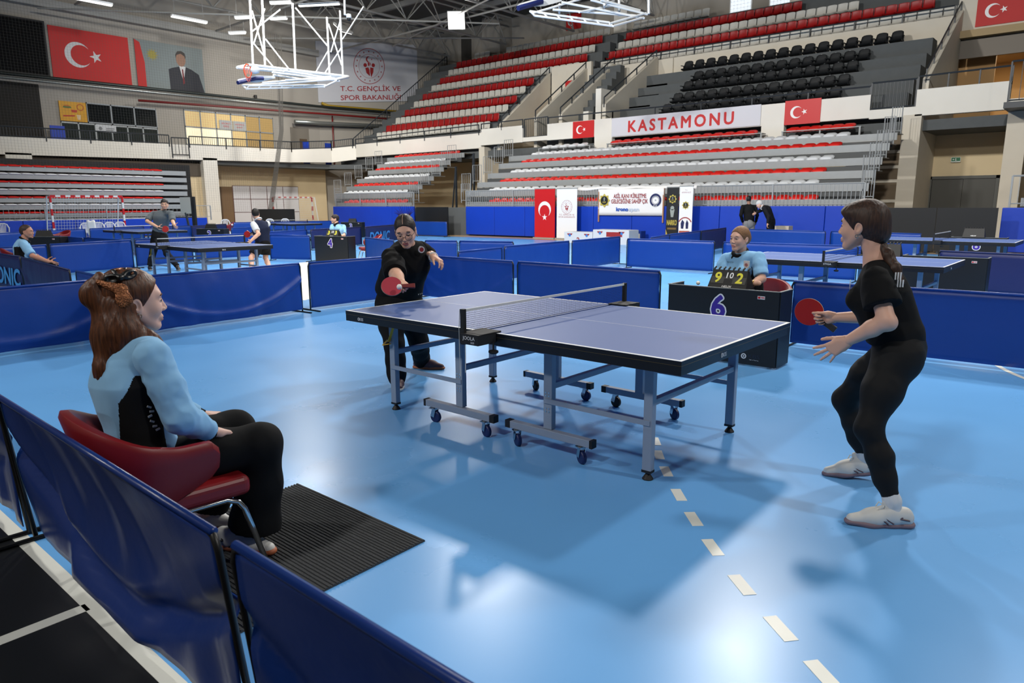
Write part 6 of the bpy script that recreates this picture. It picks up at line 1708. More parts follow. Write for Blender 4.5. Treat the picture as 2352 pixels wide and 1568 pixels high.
    hp = hair_cap(R, 1.0, J, (.80, 0, -.60), .026, .012, extra=lambda S: (S.ell((.045, .02, .062), (.055, .066, .045), k=.03), S.ell((-.085, 0, -.045), (.045, .045, .05), k=.04)))
    pt0 = at_y(2012, 548, -.03); pt1 = at_y(2038, 585, -.06); pt2 = at_y(2058, 618, -.09); pt3 = at_y(2076, 650, -.11)
    S = Sdf(); S.chain([pt0, lerp(pt0, pt1, .5), pt1, pt2, pt3], [.020, .022, .026, .024, .007], k=.02); V, F = S.mesh(.004); V = wrinkle(V, F, .003, 45, 9, (1, 1, .3))
    npmesh('hair', [hp, (V, F)], [hm], root, base)
    b = MB(); d = unit(pt1 - pt0); x, y, _ = frame(d); b.tube([pt0 + d * .006 + .021 * (math.cos(t) * x + math.sin(t) * y) - base for t in np.linspace(0, 2 * PI, 13)[:-1]], .005, 6, closed=True); b.build('hair_tie', M_blackT, root)
    bt = bat('bat', bc, (.12, -1, .08), hd, 'red bat held by the woman in leggings')
woman_right()

# ================================================================ woman with glasses (left player)
def woman_left():
    W = lambda px, py, d: at_d(px, py, d)
    base = np.array([-1.75, .2, 0]); root = empty('person', base, 0, 'woman in black with glasses reaching forward with a red bat', 'person')
    vd = unit(np.array([base[0] - CAM[0], base[1] - CAM[1], 0])); rt = np.array([-vd[1], vd[0], 0]) * -1.0   # image right
    J = dict(head=W(931, 530, 5.78), neck=W(938, 566, 5.95), chest=W(934, 602, 6.02), pelvis=W(916, 668, 6.22), shR=W(899, 590, 5.86), shL=W(966, 574, 6.06), elR=W(908, 628, 5.62), wrR=W(922, 649, 5.36),
             elL=W(986, 588, 6.12), wrL=W(996, 590, 5.92), hipR=W(893, 700, 6.2), hipL=W(940, 700, 6.25), knR=W(905, 790, 6.02), anR=np.array([-1.60, -.10, .10]), knL=W(962, 785, 6.35), anL=np.array([-1.95, .50, .10]))
    J = {k: np.array(v, float) for k, v in J.items()}
    f = unit(-vd + rt * -.15 + np.array([0, 0, -.25])); up0 = unit(J['neck'] - J['pelvis'])
    R = basis(unit(-vd + rt * -.12 + np.array([0, 0, -.42])), (-.0, 0, 1)); 
    # slight roll of the head towards image right
    R = R @ Rx(.10)
    sk = skin_mat('skin_warm', (226, 178, 154)); lip = skin_mat('lip_plum', (190, 116, 112)); s_ = 1.04
    parts = []
    S = Sdf(); S.chain([J['head'] + R @ np.array([-.03, 0, -.05]), J['neck'], J['chest']], [.052, .056, .09], k=.03); S.chain([J['chest'], J['pelvis']], [.1, .1], k=.03); S.cone(J['shL'], J['shR'], .04, k=.04)
    S.chain([J['shR'], J['elR'], lerp(J['elR'], J['wrR'], .35), J['wrR']], [.052, .052, .050, .031], k=.015); S.chain([J['shL'], J['elL'], lerp(J['elL'], J['wrL'], .4), J['wrL']], [.052, .048, .045, .030], k=.015)
    for q in 'LR': S.chain([J['hip' + q], J['kn' + q], J['an' + q]], [.07, .045, .035], k=.03); S.cone(J['pelvis'], J['hip' + q], .09, .07, k=.03)
    parts.append(S.mesh(.007)); parts.append(place_head(J, R, s_, True, .0028))
    hw = J['wrR']; hx = unit(W(930, 657, 5.24) - hw)
    parts.append(hand(hw, hx, -rt + np.array([0, 0, .3]), (0, 0, 1) - vd * .3, curl=(1.0, 1.1, 1.15, 1.2), thumb_out=.4, thumb_curl=.4, h=.003, s=1.0))
    hl = J['wrL']; hx = unit(W(1016, 602, 5.86) - hl)
    parts.append(hand(hl, hx, -vd + np.array([0, 0, .2]), (rt * .4 + np.array([0, 0, 1])), curl=(.45, .5, .55, .6), splay=(.15, .03, -.06, -.16), thumb_out=.4, h=.003))
    npmesh('body', parts, [sk, lip], root, base)
    eyes(root, base, J, R, s_, lid=1.4, down=.5, brow_r=.004)
    for q in (1,): earring(root, base, J, R, s_, q, r=.013)
    # glasses
    b = MB(); gl = empty('glasses', (0, 0, 0)); gl.parent = root
    def H(p): return R @ (np.array(p, float) * s_) + J['head'] - base
    for q in (-1, 1): b.tube([H((.106 - .012 * (abs(.034 + .026 * math.cos(t)) > .045), q * (.034 + .026 * math.cos(t)), -.012 + .023 * math.sin(t))) for t in np.linspace(0, 2 * PI, 21)[:-1]], .0017, 6, closed=True)
    b.tube([H((.108, -.009, -.008)), H((.113, 0, -.004)), H((.108, .009, -.008))], .0016, 6)
    for q in (-1, 1): b.tube([H((.098, q * .059, -.006)), H((.05, q * .076, .0)), H((-.005, q * .083, .004)), H((-.02, q * .083, -.008))], .0016, 6)
    bpy.data.objects.remove(gl); b.build('glasses', mat('glasses_frame', (44, 26, 34), .3), root)
    # shirt
    JS = dict(J); S = torso_sdf(JS, f, r=(.200, .182, .186), flat=.80, bust=.016, sh_r=.074, k=.06); S.cone(J['pelvis'], lerp(J['pelvis'], J['chest'], .2), .20, .19, k=.05, flat=(f, .82))
    S.half(-up0, -(up0 @ (J['pelvis'] - up0 * .02)) ); V, F = S.mesh(.0075); V = wrinkle(V, F, .009, 8, 11, (1, 1, .6))
    P = [(V, F)]
    e = lerp(J['shR'], J['elR'], .86); P.append(limb([J['shR'], lerp(J['shR'], e, .5), e, e + unit(e - J['shR']) * .05], [.080, .088, .088, .088], clip=1, wr=.007, seed=5, freq=11, h=.0065))
    e = lerp(J['shL'], J['elL'], .80); P.append(limb([J['shL'], lerp(J['shL'], e, .5), e, e + unit(e - J['shL']) * .04], [.078, .076, .072, .072], clip=1, wr=.005, seed=7, freq=11, h=.0065))
    sh = npmesh('shirt', P, [M_blackT], root, base)
    bc = W(968, 573, 5.86) - base; Rb = basis(unit(-vd + rt * .3)); b = MB(); b.lathe([(.028, -.012), (.028, .004)], 20, bc, Rb @ Ry(PI / 2)); bd = b.build('badge', M_badge, sh)
    b = MB(); b.lathe([(.018, .0), (.018, .0055)], 20, bc, Rb @ Ry(PI / 2)); b.build('badge_centre', M_badge_r, bd)
    # trousers
    S = Sdf(); S.cone(J['pelvis'] + np.array([0, 0, .0]), lerp(J['hipL'], J['hipR'], .5), .185, .19, k=.05, flat=(f, .8))
    for q in 'LR':
        hp, kn, an = J['hip' + q], J['kn' + q], J['an' + q]; S.chain([hp, lerp(hp, kn, .5), kn, lerp(kn, an, .5), lerp(kn, an, .93)], [.125, .108, .085, .080, .076], k=.035)
        S.cone(lerp(kn, an, .9), an - np.array([0, 0, .03]), .076, .070, k=.03)
    V, F = S.mesh(.0075); V = wrinkle(V, F, .006, 9, 13, (1, 1, .6)); tr = npmesh('trousers', [(V, F)], [M_blackT], root, base)
    b = MB()
    for k in range(3): b.box(W(961 + k * 4, 675 - k, 6.0) - base - vd * .03, (.012, .004, .008), Rz(YAW))
    b.build('logo_print', M_white_print, tr)
    ms = mat('shoe_dark_pink', (86, 56, 62), .6, noise=(40, .5)); msl = mat('sole_gum', (170, 96, 60), .6); ml = mat('lace_pink', (206, 120, 110), .7)
    shoe(root, base, J['anR'] + vd * .04, -vd + rt * .1, ms, M_shoe_w, ml); shoe(root, base, J['anL'], rt * .9 - vd * .35, ms, msl, ml)
    # hair pulled back, parted, small bun
    hm = hair_mat('hair_black_brown', (24, 20, 20), (56, 48, 46), .5, (140, 140, 140))
    hp = hair_cap(R, s_, J, (.86, 0, -.51), .026, .006, extra=lambda S: S.ell((-.10, 0, .05), (.045, .045, .045), k=.02))
    npmesh('hair', [hp], [hm], root, base)
    b = MB()
    def Hh(p): return R @ (np.array(p, float) * s_) + J['head'] - base
    rs_ = random.Random(3)
    for k in range(14):
        a = -1.3 + 2.6 * k / 13; L0 = rs_.uniform(.02, .05); b.tube([Hh((-.10, .035 * math.sin(a), .08)), Hh((-.115, .06 * math.sin(a), .09 + .03 * math.cos(a))), Hh((-.12 + rs_.uniform(-.02, .02), (.07 + L0 * .6) * math.sin(a), .095 + (.035 + L0) * math.cos(a)))], [.003, .002, .0006], 4)
    b.build('loose_strands', hair_mat('hair_reddish', (60, 24, 26), (90, 40, 40)), root)
    b = MB(); b.tube([Hh((-.016 + .1085 * math.cos(t), .001, .032 + .0985 * math.sin(t))) for t in np.linspace(.62, 1.45, 9)], .0016, 5); b.build('parting', sk, root)
    # wristband
    d = unit(J['wrL'] - J['elL']); x, y, _ = frame(d); b = MB(); b.tube([J['wrL'] - d * .015 + .033 * (math.cos(t) * x + math.sin(t) * y) - base for t in np.linspace(0, 2 * PI, 15)[:-1]], .010, 6, closed=True); b.build('wristband', M_sock, root, smooth=True)
    # bat
    bat('bat', W(900, 657.5, 5.24), unit(-vd + np.array([0, 0, .55]) + rt * .1), unit(W(941, 655, 5.26) - W(900, 657.5, 5.24)), 'red bat behind the ball of the woman with glasses', m=mat('bat_rubber_pink', (190, 70, 84), .3))
woman_left()

# ================================================================ seated woman in the foreground
def woman_seated():
    base = np.array([.05, -2.75, 0]); root = empty('person', base, 0, 'seated woman with long auburn hair and light blue top in the foreground', 'person')
    J = dict(head=(.02, -2.775, 1.160), neck=(.02, -2.835, 1.03), chest=(.03, -2.835, .845), pelvis=(.04, -2.80, .55), shR=(.185, -2.80, .965), shL=(-.135, -2.80, .965),
             elR=at_x(415, 958, .27), wrR=at_x(484, 990, .20), elL=(-.22, -2.72, .74), wrL=(-.10, -2.50, .60), hipR=(.13, -2.76, .51), hipL=(-.06, -2.76, .51),
             knR=(.205, -2.375, .505), anR=(.10, -2.475, .10), knL=(-.035, -2.36, .515), anL=(-.21, -2.47, .10))
    J = {k: np.array(v, float) for k, v in J.items()}
    f = unit((.12, 1, 0)); R = basis((.16, 1, -.04)); sk = skin_mat('skin_fair', (224, 182, 166)); lip = skin_mat('lip_soft', (204, 142, 132))
    parts = []; S = Sdf(); S.chain([J['head'] + R @ np.array([-.03, 0, -.05]), J['neck'], J['chest']], [.05, .052, .09], k=.03); S.chain([J['chest'], J['pelvis']], [.1, .1], k=.03); S.cone(J['shL'], J['shR'], .04, k=.04)
    for q in 'LR': S.chain([J['sh' + q], J['el' + q], J['wr' + q]], [.042, .036, .026], k=.015); S.chain([J['hip' + q], J['kn' + q], J['an' + q]], [.06, .045, .035], k=.03); S.cone(J['pelvis'], J['hip' + q], .09, .06, k=.03)
    parts.append(S.mesh(.007)); parts.append(place_head(J, R, 1.0, True, .0026))
    parts.append(hand(J['wrR'], at_x(548, 998, .17) - J['wrR'], (-1, .2, .0), (-.1, 0, 1), curl=(.18, .16, .16, .18), thumb_out=.25, h=.0026, s=.95)); parts.append(hand(J['wrL'], (.4, .8, -.1), (1, 0, 0), (0, 0, 1), h=.003))
    npmesh('body', parts, [sk, lip], root, base)
    eyes(root, base, J, R, 1.0, brow=(96, 62, 44)); earring(root, base, J, R, 1.0, -1, r=.009); earring(root, base, J, R, 1.0, 1)
    # top with black side panels
    S = torso_sdf(J, f, r=(.165, .150, .160), flat=.74, bust=.008, sh_r=.066, k=.06); S.ell(J['pelvis'] - f * .02, (.165, .125, .10), k=.05)
    S.half((0, 0, -1), -.475); V, F = S.mesh(.0042); V = wrinkle(V, F, .008, 9, 21, (1, 1, .6)); c = V[F].mean(1)
    lf = (c - J['chest']) @ np.cross((0, 0, 1), f); ff = (c - J['chest']) @ f
    mi = np.where((abs(lf) > .08) & (ff > -.075 + .06 * np.clip((c[:, 2] - .80) / .1, 0, 1)) & (ff < .07 - .05 * np.clip((c[:, 2] - .80) / .1, 0, 1)) & (c[:, 2] < .90), 1, 0)
    P = [(V, F, mi)]
    for q in 'LR':
        d = unit(J['wr' + q] - J['el' + q]); e2 = J['wr' + q] - d * .01
        V, F = limb([J['sh' + q] + np.array([0, 0, .0]), lerp(J['sh' + q], J['el' + q], .5), J['el' + q], lerp(J['el' + q], e2, .5), e2], [.068, .064, .060, .052, .042], clip=1, wr=.006, seed=31, freq=16, h=.0055); P.append((V, F))
    sh = npmesh('top', P, [M_umpblue, M_blackT], root, base)
    for q in 'LR':
        d = unit(J['wr' + q] - J['el' + q]); npmesh('cuff', [limb([J['wr' + q] - d * .014, J['wr' + q] + d * .012], [.034, .032], clip=1, h=.004)], [M_blackT], sh, base)
    b = MB()
    for k, (px, py) in enumerate(((340, 934), (346, 944), (342, 955), (347, 967), (353, 978), (360, 985))):
        p = at_x(px + 2, py, .205); b.box(p - base + np.array([.003, 0, 0]), (.004, .016, .007), Rx(-.5 + .4 * (k % 3)))
    b.build('side_print', mat('print_silver', (170, 172, 174), .4), sh)
    # trousers: wide flared legs
    mt = fabric('trousers_black', (13, 14, 16), .85)
    S = Sdf(); S.cone(J['pelvis'], lerp(J['hipL'], J['hipR'], .5) + f * .06, .14, .14, k=.05, flat=(np.array([0, 0, 1.0]), .75)); V, F = S.mesh(.008); P = [(V, F)]
    for q, hem in (('R', np.array([.155, -2.415, .135])), ('L', np.array([-.19, -2.47, .17]))):
        hp, kn = J['hip' + q], J['kn' + q]
        V, F = limb([hp, lerp(hp, kn, .5), kn + np.array([0, -.02, -.0]), lerp(kn, hem, .5) + np.array([0, -.005, 0]), hem, hem + unit(hem - kn) * .02], [.100, .098, .092, .098, .108, .110], k=.03, clip=1, wr=.007, seed=41, freq=8, h=.0065, aniso=(1, 1, .5)); P.append((V, F))
    npmesh('trousers', P, [mt], root, base)
    mw = mat('shoe_white_clean', (214, 214, 210), .5); gum = mat('sole_gum', (170, 96, 60), .6); ms = mat('shoe_line_black', (18, 18, 20), .5)
    shoe(root, base, (.075, -2.495, 0), (.92, .42), mw, gum, M_lace, stripes=ms, z0=.012); shoe(root, base, (-.28, -2.49, 0), (.75, .5), mw, gum, M_lace, stripes=ms, z0=.004)
    # hair: half-up with long lengths over back and shoulder
    hm = hair_mat('hair_auburn', (52, 28, 18), (104, 60, 34), .45, (150, 150, 7))
    hp = hair_cap(R, 1.0, J, (.84, 0, -.54), .020, .010, extra=lambda S: (S.ell((-.055, 0, .05), (.068, .068, .072), k=.03),))
    def H(p): return R @ np.array(p, float) + J['head']
    S = Sdf()
    S.chain([H((-.115, .0, .085)), H((-.145, .01, .03)), at_x(262, 740, .03), at_x(245, 800, .03), at_x(238, 850, .05), at_x(232, 868, .05)], [.034, .045, .055, .050, .040, .018], k=.04, flat=(R[:, 0], .75))
    S.chain([H((-.05, -.05, -.02)), H((-.055, -.07, -.10)), at_x(345, 790, .12), at_x(372, 815, .15), at_x(388, 838, .17)], [.050, .048, .038, .022, .006], k=.04)
    S.chain([H((-.075, .0, -.02)), H((-.10, -.01, -.12)), at_x(275, 790, .06)], [.075, .075, .05], k=.05, flat=(R[:, 0], .7))
    S.chain([H((-.05, .06, -.02)), H((-.06, .07, -.13)), H((.0, .09, -.24))], [.045, .045, .02], k=.04)
    V, F = S.mesh(.005); V = wrinkle(V, F, .005, 26, 17, (1.6, 1.6, .22)); npmesh('hair', [hp, (V, F)], [hm], root, base)
    # bow with sequins
    mblk = mat('bow_satin_black', (12, 14, 16), .35); mseq = mat('bow_sequin_copper', (150, 96, 62), .3, .7, noise=(90, .8), bump=(160, 1.0, .01))
    c = H((-.128, -.035, .083))
    S = Sdf(); r_ = at_x(307, 637, .06) - c
    kn_ = at_x(276, 638, .09); S.ell(kn_, .012, k=.005)
    for (px, py, xx, ra, rb_) in ((258, 640, .07, .034, .020), (297, 631, .08, .034, .021), (262, 628, .03, .028, .016), (288, 624, .03, .026, .016)):
        e = at_x(px, py, xx); dv = unit(e - kn_); Re = np.stack([dv, unit(np.cross((0, 0, 1), dv)), np.cross(dv, unit(np.cross((0, 0, 1), dv)))], 1); S.ell(e, (ra, .012, rb_), Re, k=.006); S.cone(kn_, e, .008, .010, k=.006); S.ell(e + dv * .006 + np.array([.012, 0, 0]), (ra * .6, .008, rb_ * .5), Re, k=.004, sub=True)
    V, F = S.mesh(.003); bow = npmesh('hair_bow', [(V, F)], [mblk], root, base)
    S = Sdf(); S.chain([c, at_x(278, 665, .10), at_x(285, 690, .11), at_x(281, 704, .11)], [.010, .022, .028, .006], k=.01, flat=(unit((1, -.4, 0)), .35)); S.cone(at_x(302, 627, .08), at_x(310, 622, .06), .008, .007, k=.01); S.cone(at_x(270, 620, .04), at_x(277, 618, .03), .007, .006, k=.01); V, F = S.mesh(.003); npmesh('sequin_tail', [(V, F)], [mseq], bow, base)
    b = MB(); b.lathe([(.002, -.006), (.006, 0), (.002, .006)], 10, at_x(269, 640, .075) - base); b.build('hair_gem', mat('gem_green', (60, 220, 110), .2), bow)
woman_seated()

# ================================================================ generic figure for scorers and background people
def figure(label, J, head_f, torso_f, skin, shirt, trousers, hair, sleeve=.55, h=.01, shoes=(20, 20, 22), toe=None, fem=False, rs=1.0, leg='long', collar=None, hs=1.0, torso=(.155, .135, .16), handL=None, handR=None, sock=None, sit=False, face=True, beard=None, side=None, cap=None, hcut=((.82, 0, -.57), .045), belly=0.0, brow=(34, 28, 24), hair_extra=None, hands=True, sleeve_mat=None):
    J = {k: np.array(v, float) for k, v in J.items()}
    base = np.array([J['pelvis'][0], J['pelvis'][1], 0]); root = empty('person', base, 0, label, 'person'); R = basis(head_f); f = unit(torso_f)
    parts = []; S = Sdf(); S.chain([J['head'] + R @ np.array([-.03, 0, -.05]), J['neck'], J['chest']], [.054 * rs, .056 * rs, .09], k=.03); S.chain([J['chest'], J['pelvis']], [.1, .1], k=.03); S.cone(J['shL'], J['shR'], .04, k=.04)
    for q in 'LR':
        S.chain([J['sh' + q], J['el' + q], lerp(J['el' + q], J['wr' + q], .4), J['wr' + q]], [.045 * rs, .042 * rs, .040 * rs, .029 * rs], k=.015)
        S.chain([J['hip' + q], J['kn' + q], lerp(J['kn' + q], J['an' + q], .35), J['an' + q]], [.085 * rs, .055 * rs, .056 * rs, .036 * rs], k=.03); S.cone(J['pelvis'], J['hip' + q], .09, .07, k=.03)
    parts.append(S.mesh(h)); hv = place_head(J, R, hs, fem, max(.003, h * .5)); parts.append(hv)
    if hands:
        for q, hd_ in (('L', handL), ('R', handR)):
            w = J['wr' + q]; x = unit(w - J['el' + q]); kw = dict(x=x, thumb=(0, 0, 1), back=np.cross(x, (0, 0, 1)) + np.array([0, 0, .2]), curl=(.4, .45, .5, .55))
            if hd_: kw.update(hd_)
            parts.append(hand(w, h=max(.004, h * .5), **kw))
    sk = skin_mat('skin_%d_%d' % (skin[0], skin[1]), skin); lipm = skin_mat('lip_%d' % skin[0], (skin[0] * .9, skin[1] * .74, skin[2] * .76))
    npmesh('body', parts, [sk, lipm], root, base)
    if face: eyes(root, base, J, R, hs, brow=brow, brow_r=.0045 if not fem else .003)
    mS = fabric('cloth_%d_%d_%d' % shirt, shirt); mT = fabric('cloth_%d_%d_%d' % trousers, trousers)
    S = torso_sdf(J, f, r=torso, flat=.74, sh_r=.066 * rs, bust=.006 if fem else 0, belly=belly); upv = unit(J['neck'] - J['pelvis']); S.half(-upv, -(upv @ (J['pelvis'] - upv * .03)))
    V, F = S.mesh(h); V = wrinkle(V, F, .006, 9, int(abs(base[0] * 10)) + 3, (1, 1, .6)); mi = np.zeros(len(F), int); mats_ = [mS]
    if side is not None:
        mats_.append(fabric('cloth_%d_%d_%d' % side, side)); c = V[F].mean(1); lf = abs((c - J['chest']) @ unit(np.cross((0, 0, 1), f))); ff = (c - J['chest']) @ f; hz = (c - J['chest']) @ upv; mi[(lf > .105) & (abs(ff) < .085) & (hz < .02)] = 1
    P = [(V, F, mi)]
    if sleeve_mat: mats_.append(fabric('cloth_%d_%d_%d' % sleeve_mat, sleeve_mat))
    for q in 'LR':
        if sleeve < 1: e = lerp(J['sh' + q], J['el' + q], sleeve); pts = [J['sh' + q], lerp(J['sh' + q], e, .5), e, e + (e - J['sh' + q]) * .2]; rr = [.07 * rs, .072 * rs, .07 * rs, .07 * rs]
        else: pts = [J['sh' + q], lerp(J['sh' + q], J['el' + q], .5), J['el' + q], lerp(J['el' + q], J['wr' + q], .5), J['wr' + q]]; rr = [.07 * rs, .066 * rs, .06 * rs, .052 * rs, .042 * rs]
        V, F = limb(pts, rr, clip=1, wr=.004, seed=9, freq=14, h=h * .85); P.append((V, F, np.full(len(F), len(mats_) - 1 if sleeve_mat else 0)))
    sh = npmesh('shirt', P, mats_, root, base)
    if collar: 
        mC = fabric('cloth_%d_%d_%d' % collar, collar); d = unit(J['head'] - J['neck']); x, y, _ = frame(d); b = MB()
        rr_ = .070 * rs; c0_ = J['neck'] + d * .034; lx = unit(np.cross(d, f)); fx_ = np.cross(lx, d)
        b.tube([c0_ + fx_ * (math.cos(t) * rr_ * 1.05 + .008) + lx * math.sin(t) * rr_ - d * (.028 * (1 + math.cos(t)) * .5) - base for t in np.linspace(0, 2 * PI, 21)[:-1]], .020, 8, closed=True)
        for q in (-1, 1):
            p = c0_ + fx_ * (rr_ * .95) + lx * q * .030 - d * .03
            b.tube([p - base, p + fx_ * .018 + lx * q * .018 - d * .035 - base, p + fx_ * .022 + lx * q * .020 - d * .058 - base], [.022, .020, .005], 8)
        b.build('collar', mC, sh, smooth=True)
    P = []; S = Sdf(); S.cone(J['pelvis'], lerp(J['hipL'], J['hipR'], .5), torso[0] * 1.0, torso[0] * 1.02, k=.05, flat=(f, .76)); P.append(S.mesh(h))
    for q in 'LR':
        hp, kn, an = J['hip' + q], J['kn' + q], J['an' + q]
        if leg == 'shorts': e = lerp(hp, kn, .72); V, F = limb([hp, lerp(hp, e, .5), e], [.115 * rs, .115 * rs, .112 * rs], clip=1, wr=.005, seed=4, freq=10, h=h)
        else: V, F = limb([hp, lerp(hp, kn, .5), kn, lerp(kn, an, .5), lerp(kn, an, .97)], [.112 * rs, .10 * rs, .078 * rs, .07 * rs, .062 * rs], clip=1, wr=.006, seed=4, freq=9, h=h, aniso=(1, 1, .6))
        P.append((V, F))
    npmesh('trousers' if leg != 'shorts' else 'shorts', P, [mT], root, base)
    tf = unit(toe) if toe is not None else unit((f[0], f[1], 0)); msh = mat('shoe_%d' % shoes[0], shoes, .6)
    for q in 'LR':
        an = J['an' + q]
        if sock: npmesh('sock', [limb([an + np.array([0, 0, .08]), an - np.array([0, 0, .03])], [.042, .04], h=h * .8)], [M_sock], root, base)
        shoe(root, base, an - tf * .01, tf, msh, mat('sole_pale', (150, 150, 150), .6), M_lace if shoes[0] > 100 else msh, h=h * .8, z0=an[2] - .09)
    hm = hair_mat('hair_%d_%d' % (hair[0], hair[1]), hair, None, .55, (320, 320, 70))
    npmesh('hair', [hair_cap(R, hs, J, hcut[0], hcut[1], .007, h=max(.0035, h * .5), extra=hair_extra)], [hm], root, base)
    if beard:
        S = Sdf()
        for q in (-1, 1): S.cone((.0, q * .056, -.045), (.062, q * .018, -.104), .022, .019, k=.02)
        S.ell((.07, 0, -.105), (.022, .024, .018), k=.02); S.half((0, 0, 1), -.05); V, F = S.mesh(max(.004, h * .5)); npmesh('beard', [(V @ R.T * hs + J['head'], F)], [hm], root, base)
    return root, base, J, R

# scorer at desk 6
y = 3.10
JJ = dict(head=at_y(1699, 548, 3.06), neck=at_y(1701, 582, 3.12), chest=at_y(1706, 618, 3.13), pelvis=(.13, 3.20, .52), shR=at_y(1668, 595, 3.12), shL=at_y(1742, 592, 3.08), elR=at_y(1652, 640, 3.02), wrR=(.0, 2.86, .76), elL=at_y(1750, 640, 2.98), wrL=at_y(1728, 651, 2.84),
          hipR=(.04, 3.14, .50), hipL=(.22, 3.14, .50), knR=(.0, 2.95, .50), knL=(.22, 2.94, .50), anR=(.0, 3.06, .10), anL=(.22, 3.06, .10))
root, base, J_, R_ = figure('woman scorer in light blue polo shirt behind the scoreboard', JJ, (-.30, -1, -.02), (-.12, -1, 0), (218, 172, 150), (136, 186, 226), (16, 17, 20), (92, 66, 44), sleeve=.72, h=.0065, fem=True, collar=(16, 17, 20), side=(16, 17, 20), torso=(.16, .15, .165), rs=.95, brow=(84, 60, 44), hcut=((.86, 0, -.51), .026), hair_extra=lambda S: S.ell((-.10, 0, .0), (.04, .05, .05), k=.03),
    handL=dict(x=(-1, -.1, -.1), thumb=(0, 0, 1), back=(0, -1, .3), curl=(.8, .85, .9, .9)), toe=(0, -1, 0))
sh = [c for c in root.children if c.name.startswith('shirt')][0]
pc = at_y(1715.5, 607, 2.955) - base; ex = unit((1, -.12, 0)); b = MB(); P2 = [(-.030, .035), (.030, .035), (.030, -.015), (.018, -.034), (0, -.04), (-.018, -.034), (-.030, -.015)]
b.prism([pc + ex * q[0] + np.array([0, -.002, q[1]]) for q in P2][::-1], np.array([0, -.012, 0])); bd = b.build('badge', M_badge, sh)
decal('badge_print', ring(0, 0, .012, .016, 16) + disc(0, 0, .007), pc + np.array([0, -.015, -.004]), ex, Zv, M_badge_r, bd)
lettering('chest_print', 'TMTF', at_y(1677, 604, 2.95) - base, unit((1, .1, 0)), Zv, .016, M_blackT, sh, width=.07)
b = MB(); c = J_['wrL'] - base + np.array([.012, -.0, .0]); b.tube([c + np.array([.0, .030 * math.cos(t), .030 * math.sin(t)]) for t in np.linspace(0, 2 * PI, 13)[:-1]], .006, 6, closed=True); b.build('watch', mat('watch_gold', (170, 140, 70), .3, .8), root)
# man in grey shirt at the far table
dm = 17.0
def D(px, py, e=0.0): return at_d(px, py, dm + e)
JJ = dict(head=D(378, 469, -.1), neck=D(375, 485), chest=D(372, 502), pelvis=D(366, 535, .1), shR=D(352, 491, .05), shL=D(394, 490, -.1), elR=D(338, 508, -.15), wrR=D(363, 522, -.4), elL=D(397, 509, -.3), wrL=D(401, 518, -.5), hipR=D(358, 545, .1), hipL=D(375, 545, .1), knR=D(351, 582), knL=D(383, 582), anR=np.array([-14.75, 3.35, .1]), anL=np.array([-14.15, 3.75, .1]))
figure('man in grey shirt holding a red bat at the far table', JJ, (.8, -.45, -.1), (.75, -.6, -.2), (206, 162, 138), (86, 94, 100), (16, 17, 20), (24, 20, 20), sleeve=.75, h=.014, beard=True, torso=(.165, .16, .185), toe=(.9, -.3, 0), handR=dict(x=(.8, .0, -.2), curl=(1.1, 1.1, 1.1, 1.1)))
bat('bat', D(380, 526, -.6), unit((.7, -.7, .2)), unit(D(365, 524, -.5) - D(380, 526, -.6)), 'red bat of the man in the grey shirt')
# man in navy vest
dm = 16.2
JJ = dict(head=D(587, 491), neck=D(594, 506), chest=D(599, 527), pelvis=D(604, 558), shL=D(582, 515, -.15), shR=D(614, 514, .15), elL=D(594, 537, -.3), wrL=D(576, 553, -.45), elR=D(588, 538, .2), wrR=D(577, 538, .3), hipL=D(594, 566, -.08), hipR=D(610, 566, .1), knL=D(577, 592, -.2), knR=D(610, 592, .15), anL=D(578, 622, -.2), anR=D(620, 619, .2))
z0 = min(JJ['anL'][2], JJ['anR'][2])
for q in ('anL', 'anR'): JJ[q] = at_z(*((578, 627) if q == 'anL' else (622, 622)), .09)
figure('man in navy vest and black shorts playing at the far table', JJ, (-.85, .45, -.15), (-.8, .5, -.3), (212, 168, 146), (26, 34, 58), (15, 16, 19), (20, 18, 18), sleeve=.6, h=.014, leg='shorts', sock=True, shoes=(206, 206, 206), torso=(.165, .16, .185), sleeve_mat=(206, 212, 218), toe=(-.85, .4, 0), collar=(206, 212, 218))
bat('bat', D(568, 538, .2), unit((.6, -.75, .1)), unit(D(577, 536, .25) - D(568, 538, .2)), 'red bat of the man in the navy vest')
# seated scorer at the left edge
dm = 12.9
JJ = dict(head=D(62, 532), neck=D(55, 552), chest=D(52, 572), pelvis=D(56, 607), shR=D(55, 562, -.2), shL=D(50, 558, .2), elR=D(75, 588, -.28), wrR=D(112, 601, -.2), elL=D(70, 582, .25), wrL=D(105, 598, .2), hipR=D(66, 609, -.12), hipL=D(66, 607, .12), knR=D(118, 611, -.15), knL=D(122, 609, .15))
for q, e in (('R', -.15), ('L', .15)): k = JJ['kn' + q]; JJ['an' + q] = np.array([k[0] - .02, k[1] - .02, .1])
figure('bald seated man in light blue polo at the left edge', JJ, (.62, .75, -.05), (.55, .8, 0), (190, 136, 112), (136, 186, 226), (15, 16, 19), (44, 32, 28), sleeve=.75, h=.012, collar=(15, 16, 19), side=(15, 16, 19), torso=(.17, .18, .18), belly=1, beard=True, hcut=((.75, 0, -.66), -.012), rs=1.05, toe=(.6, .8, 0))
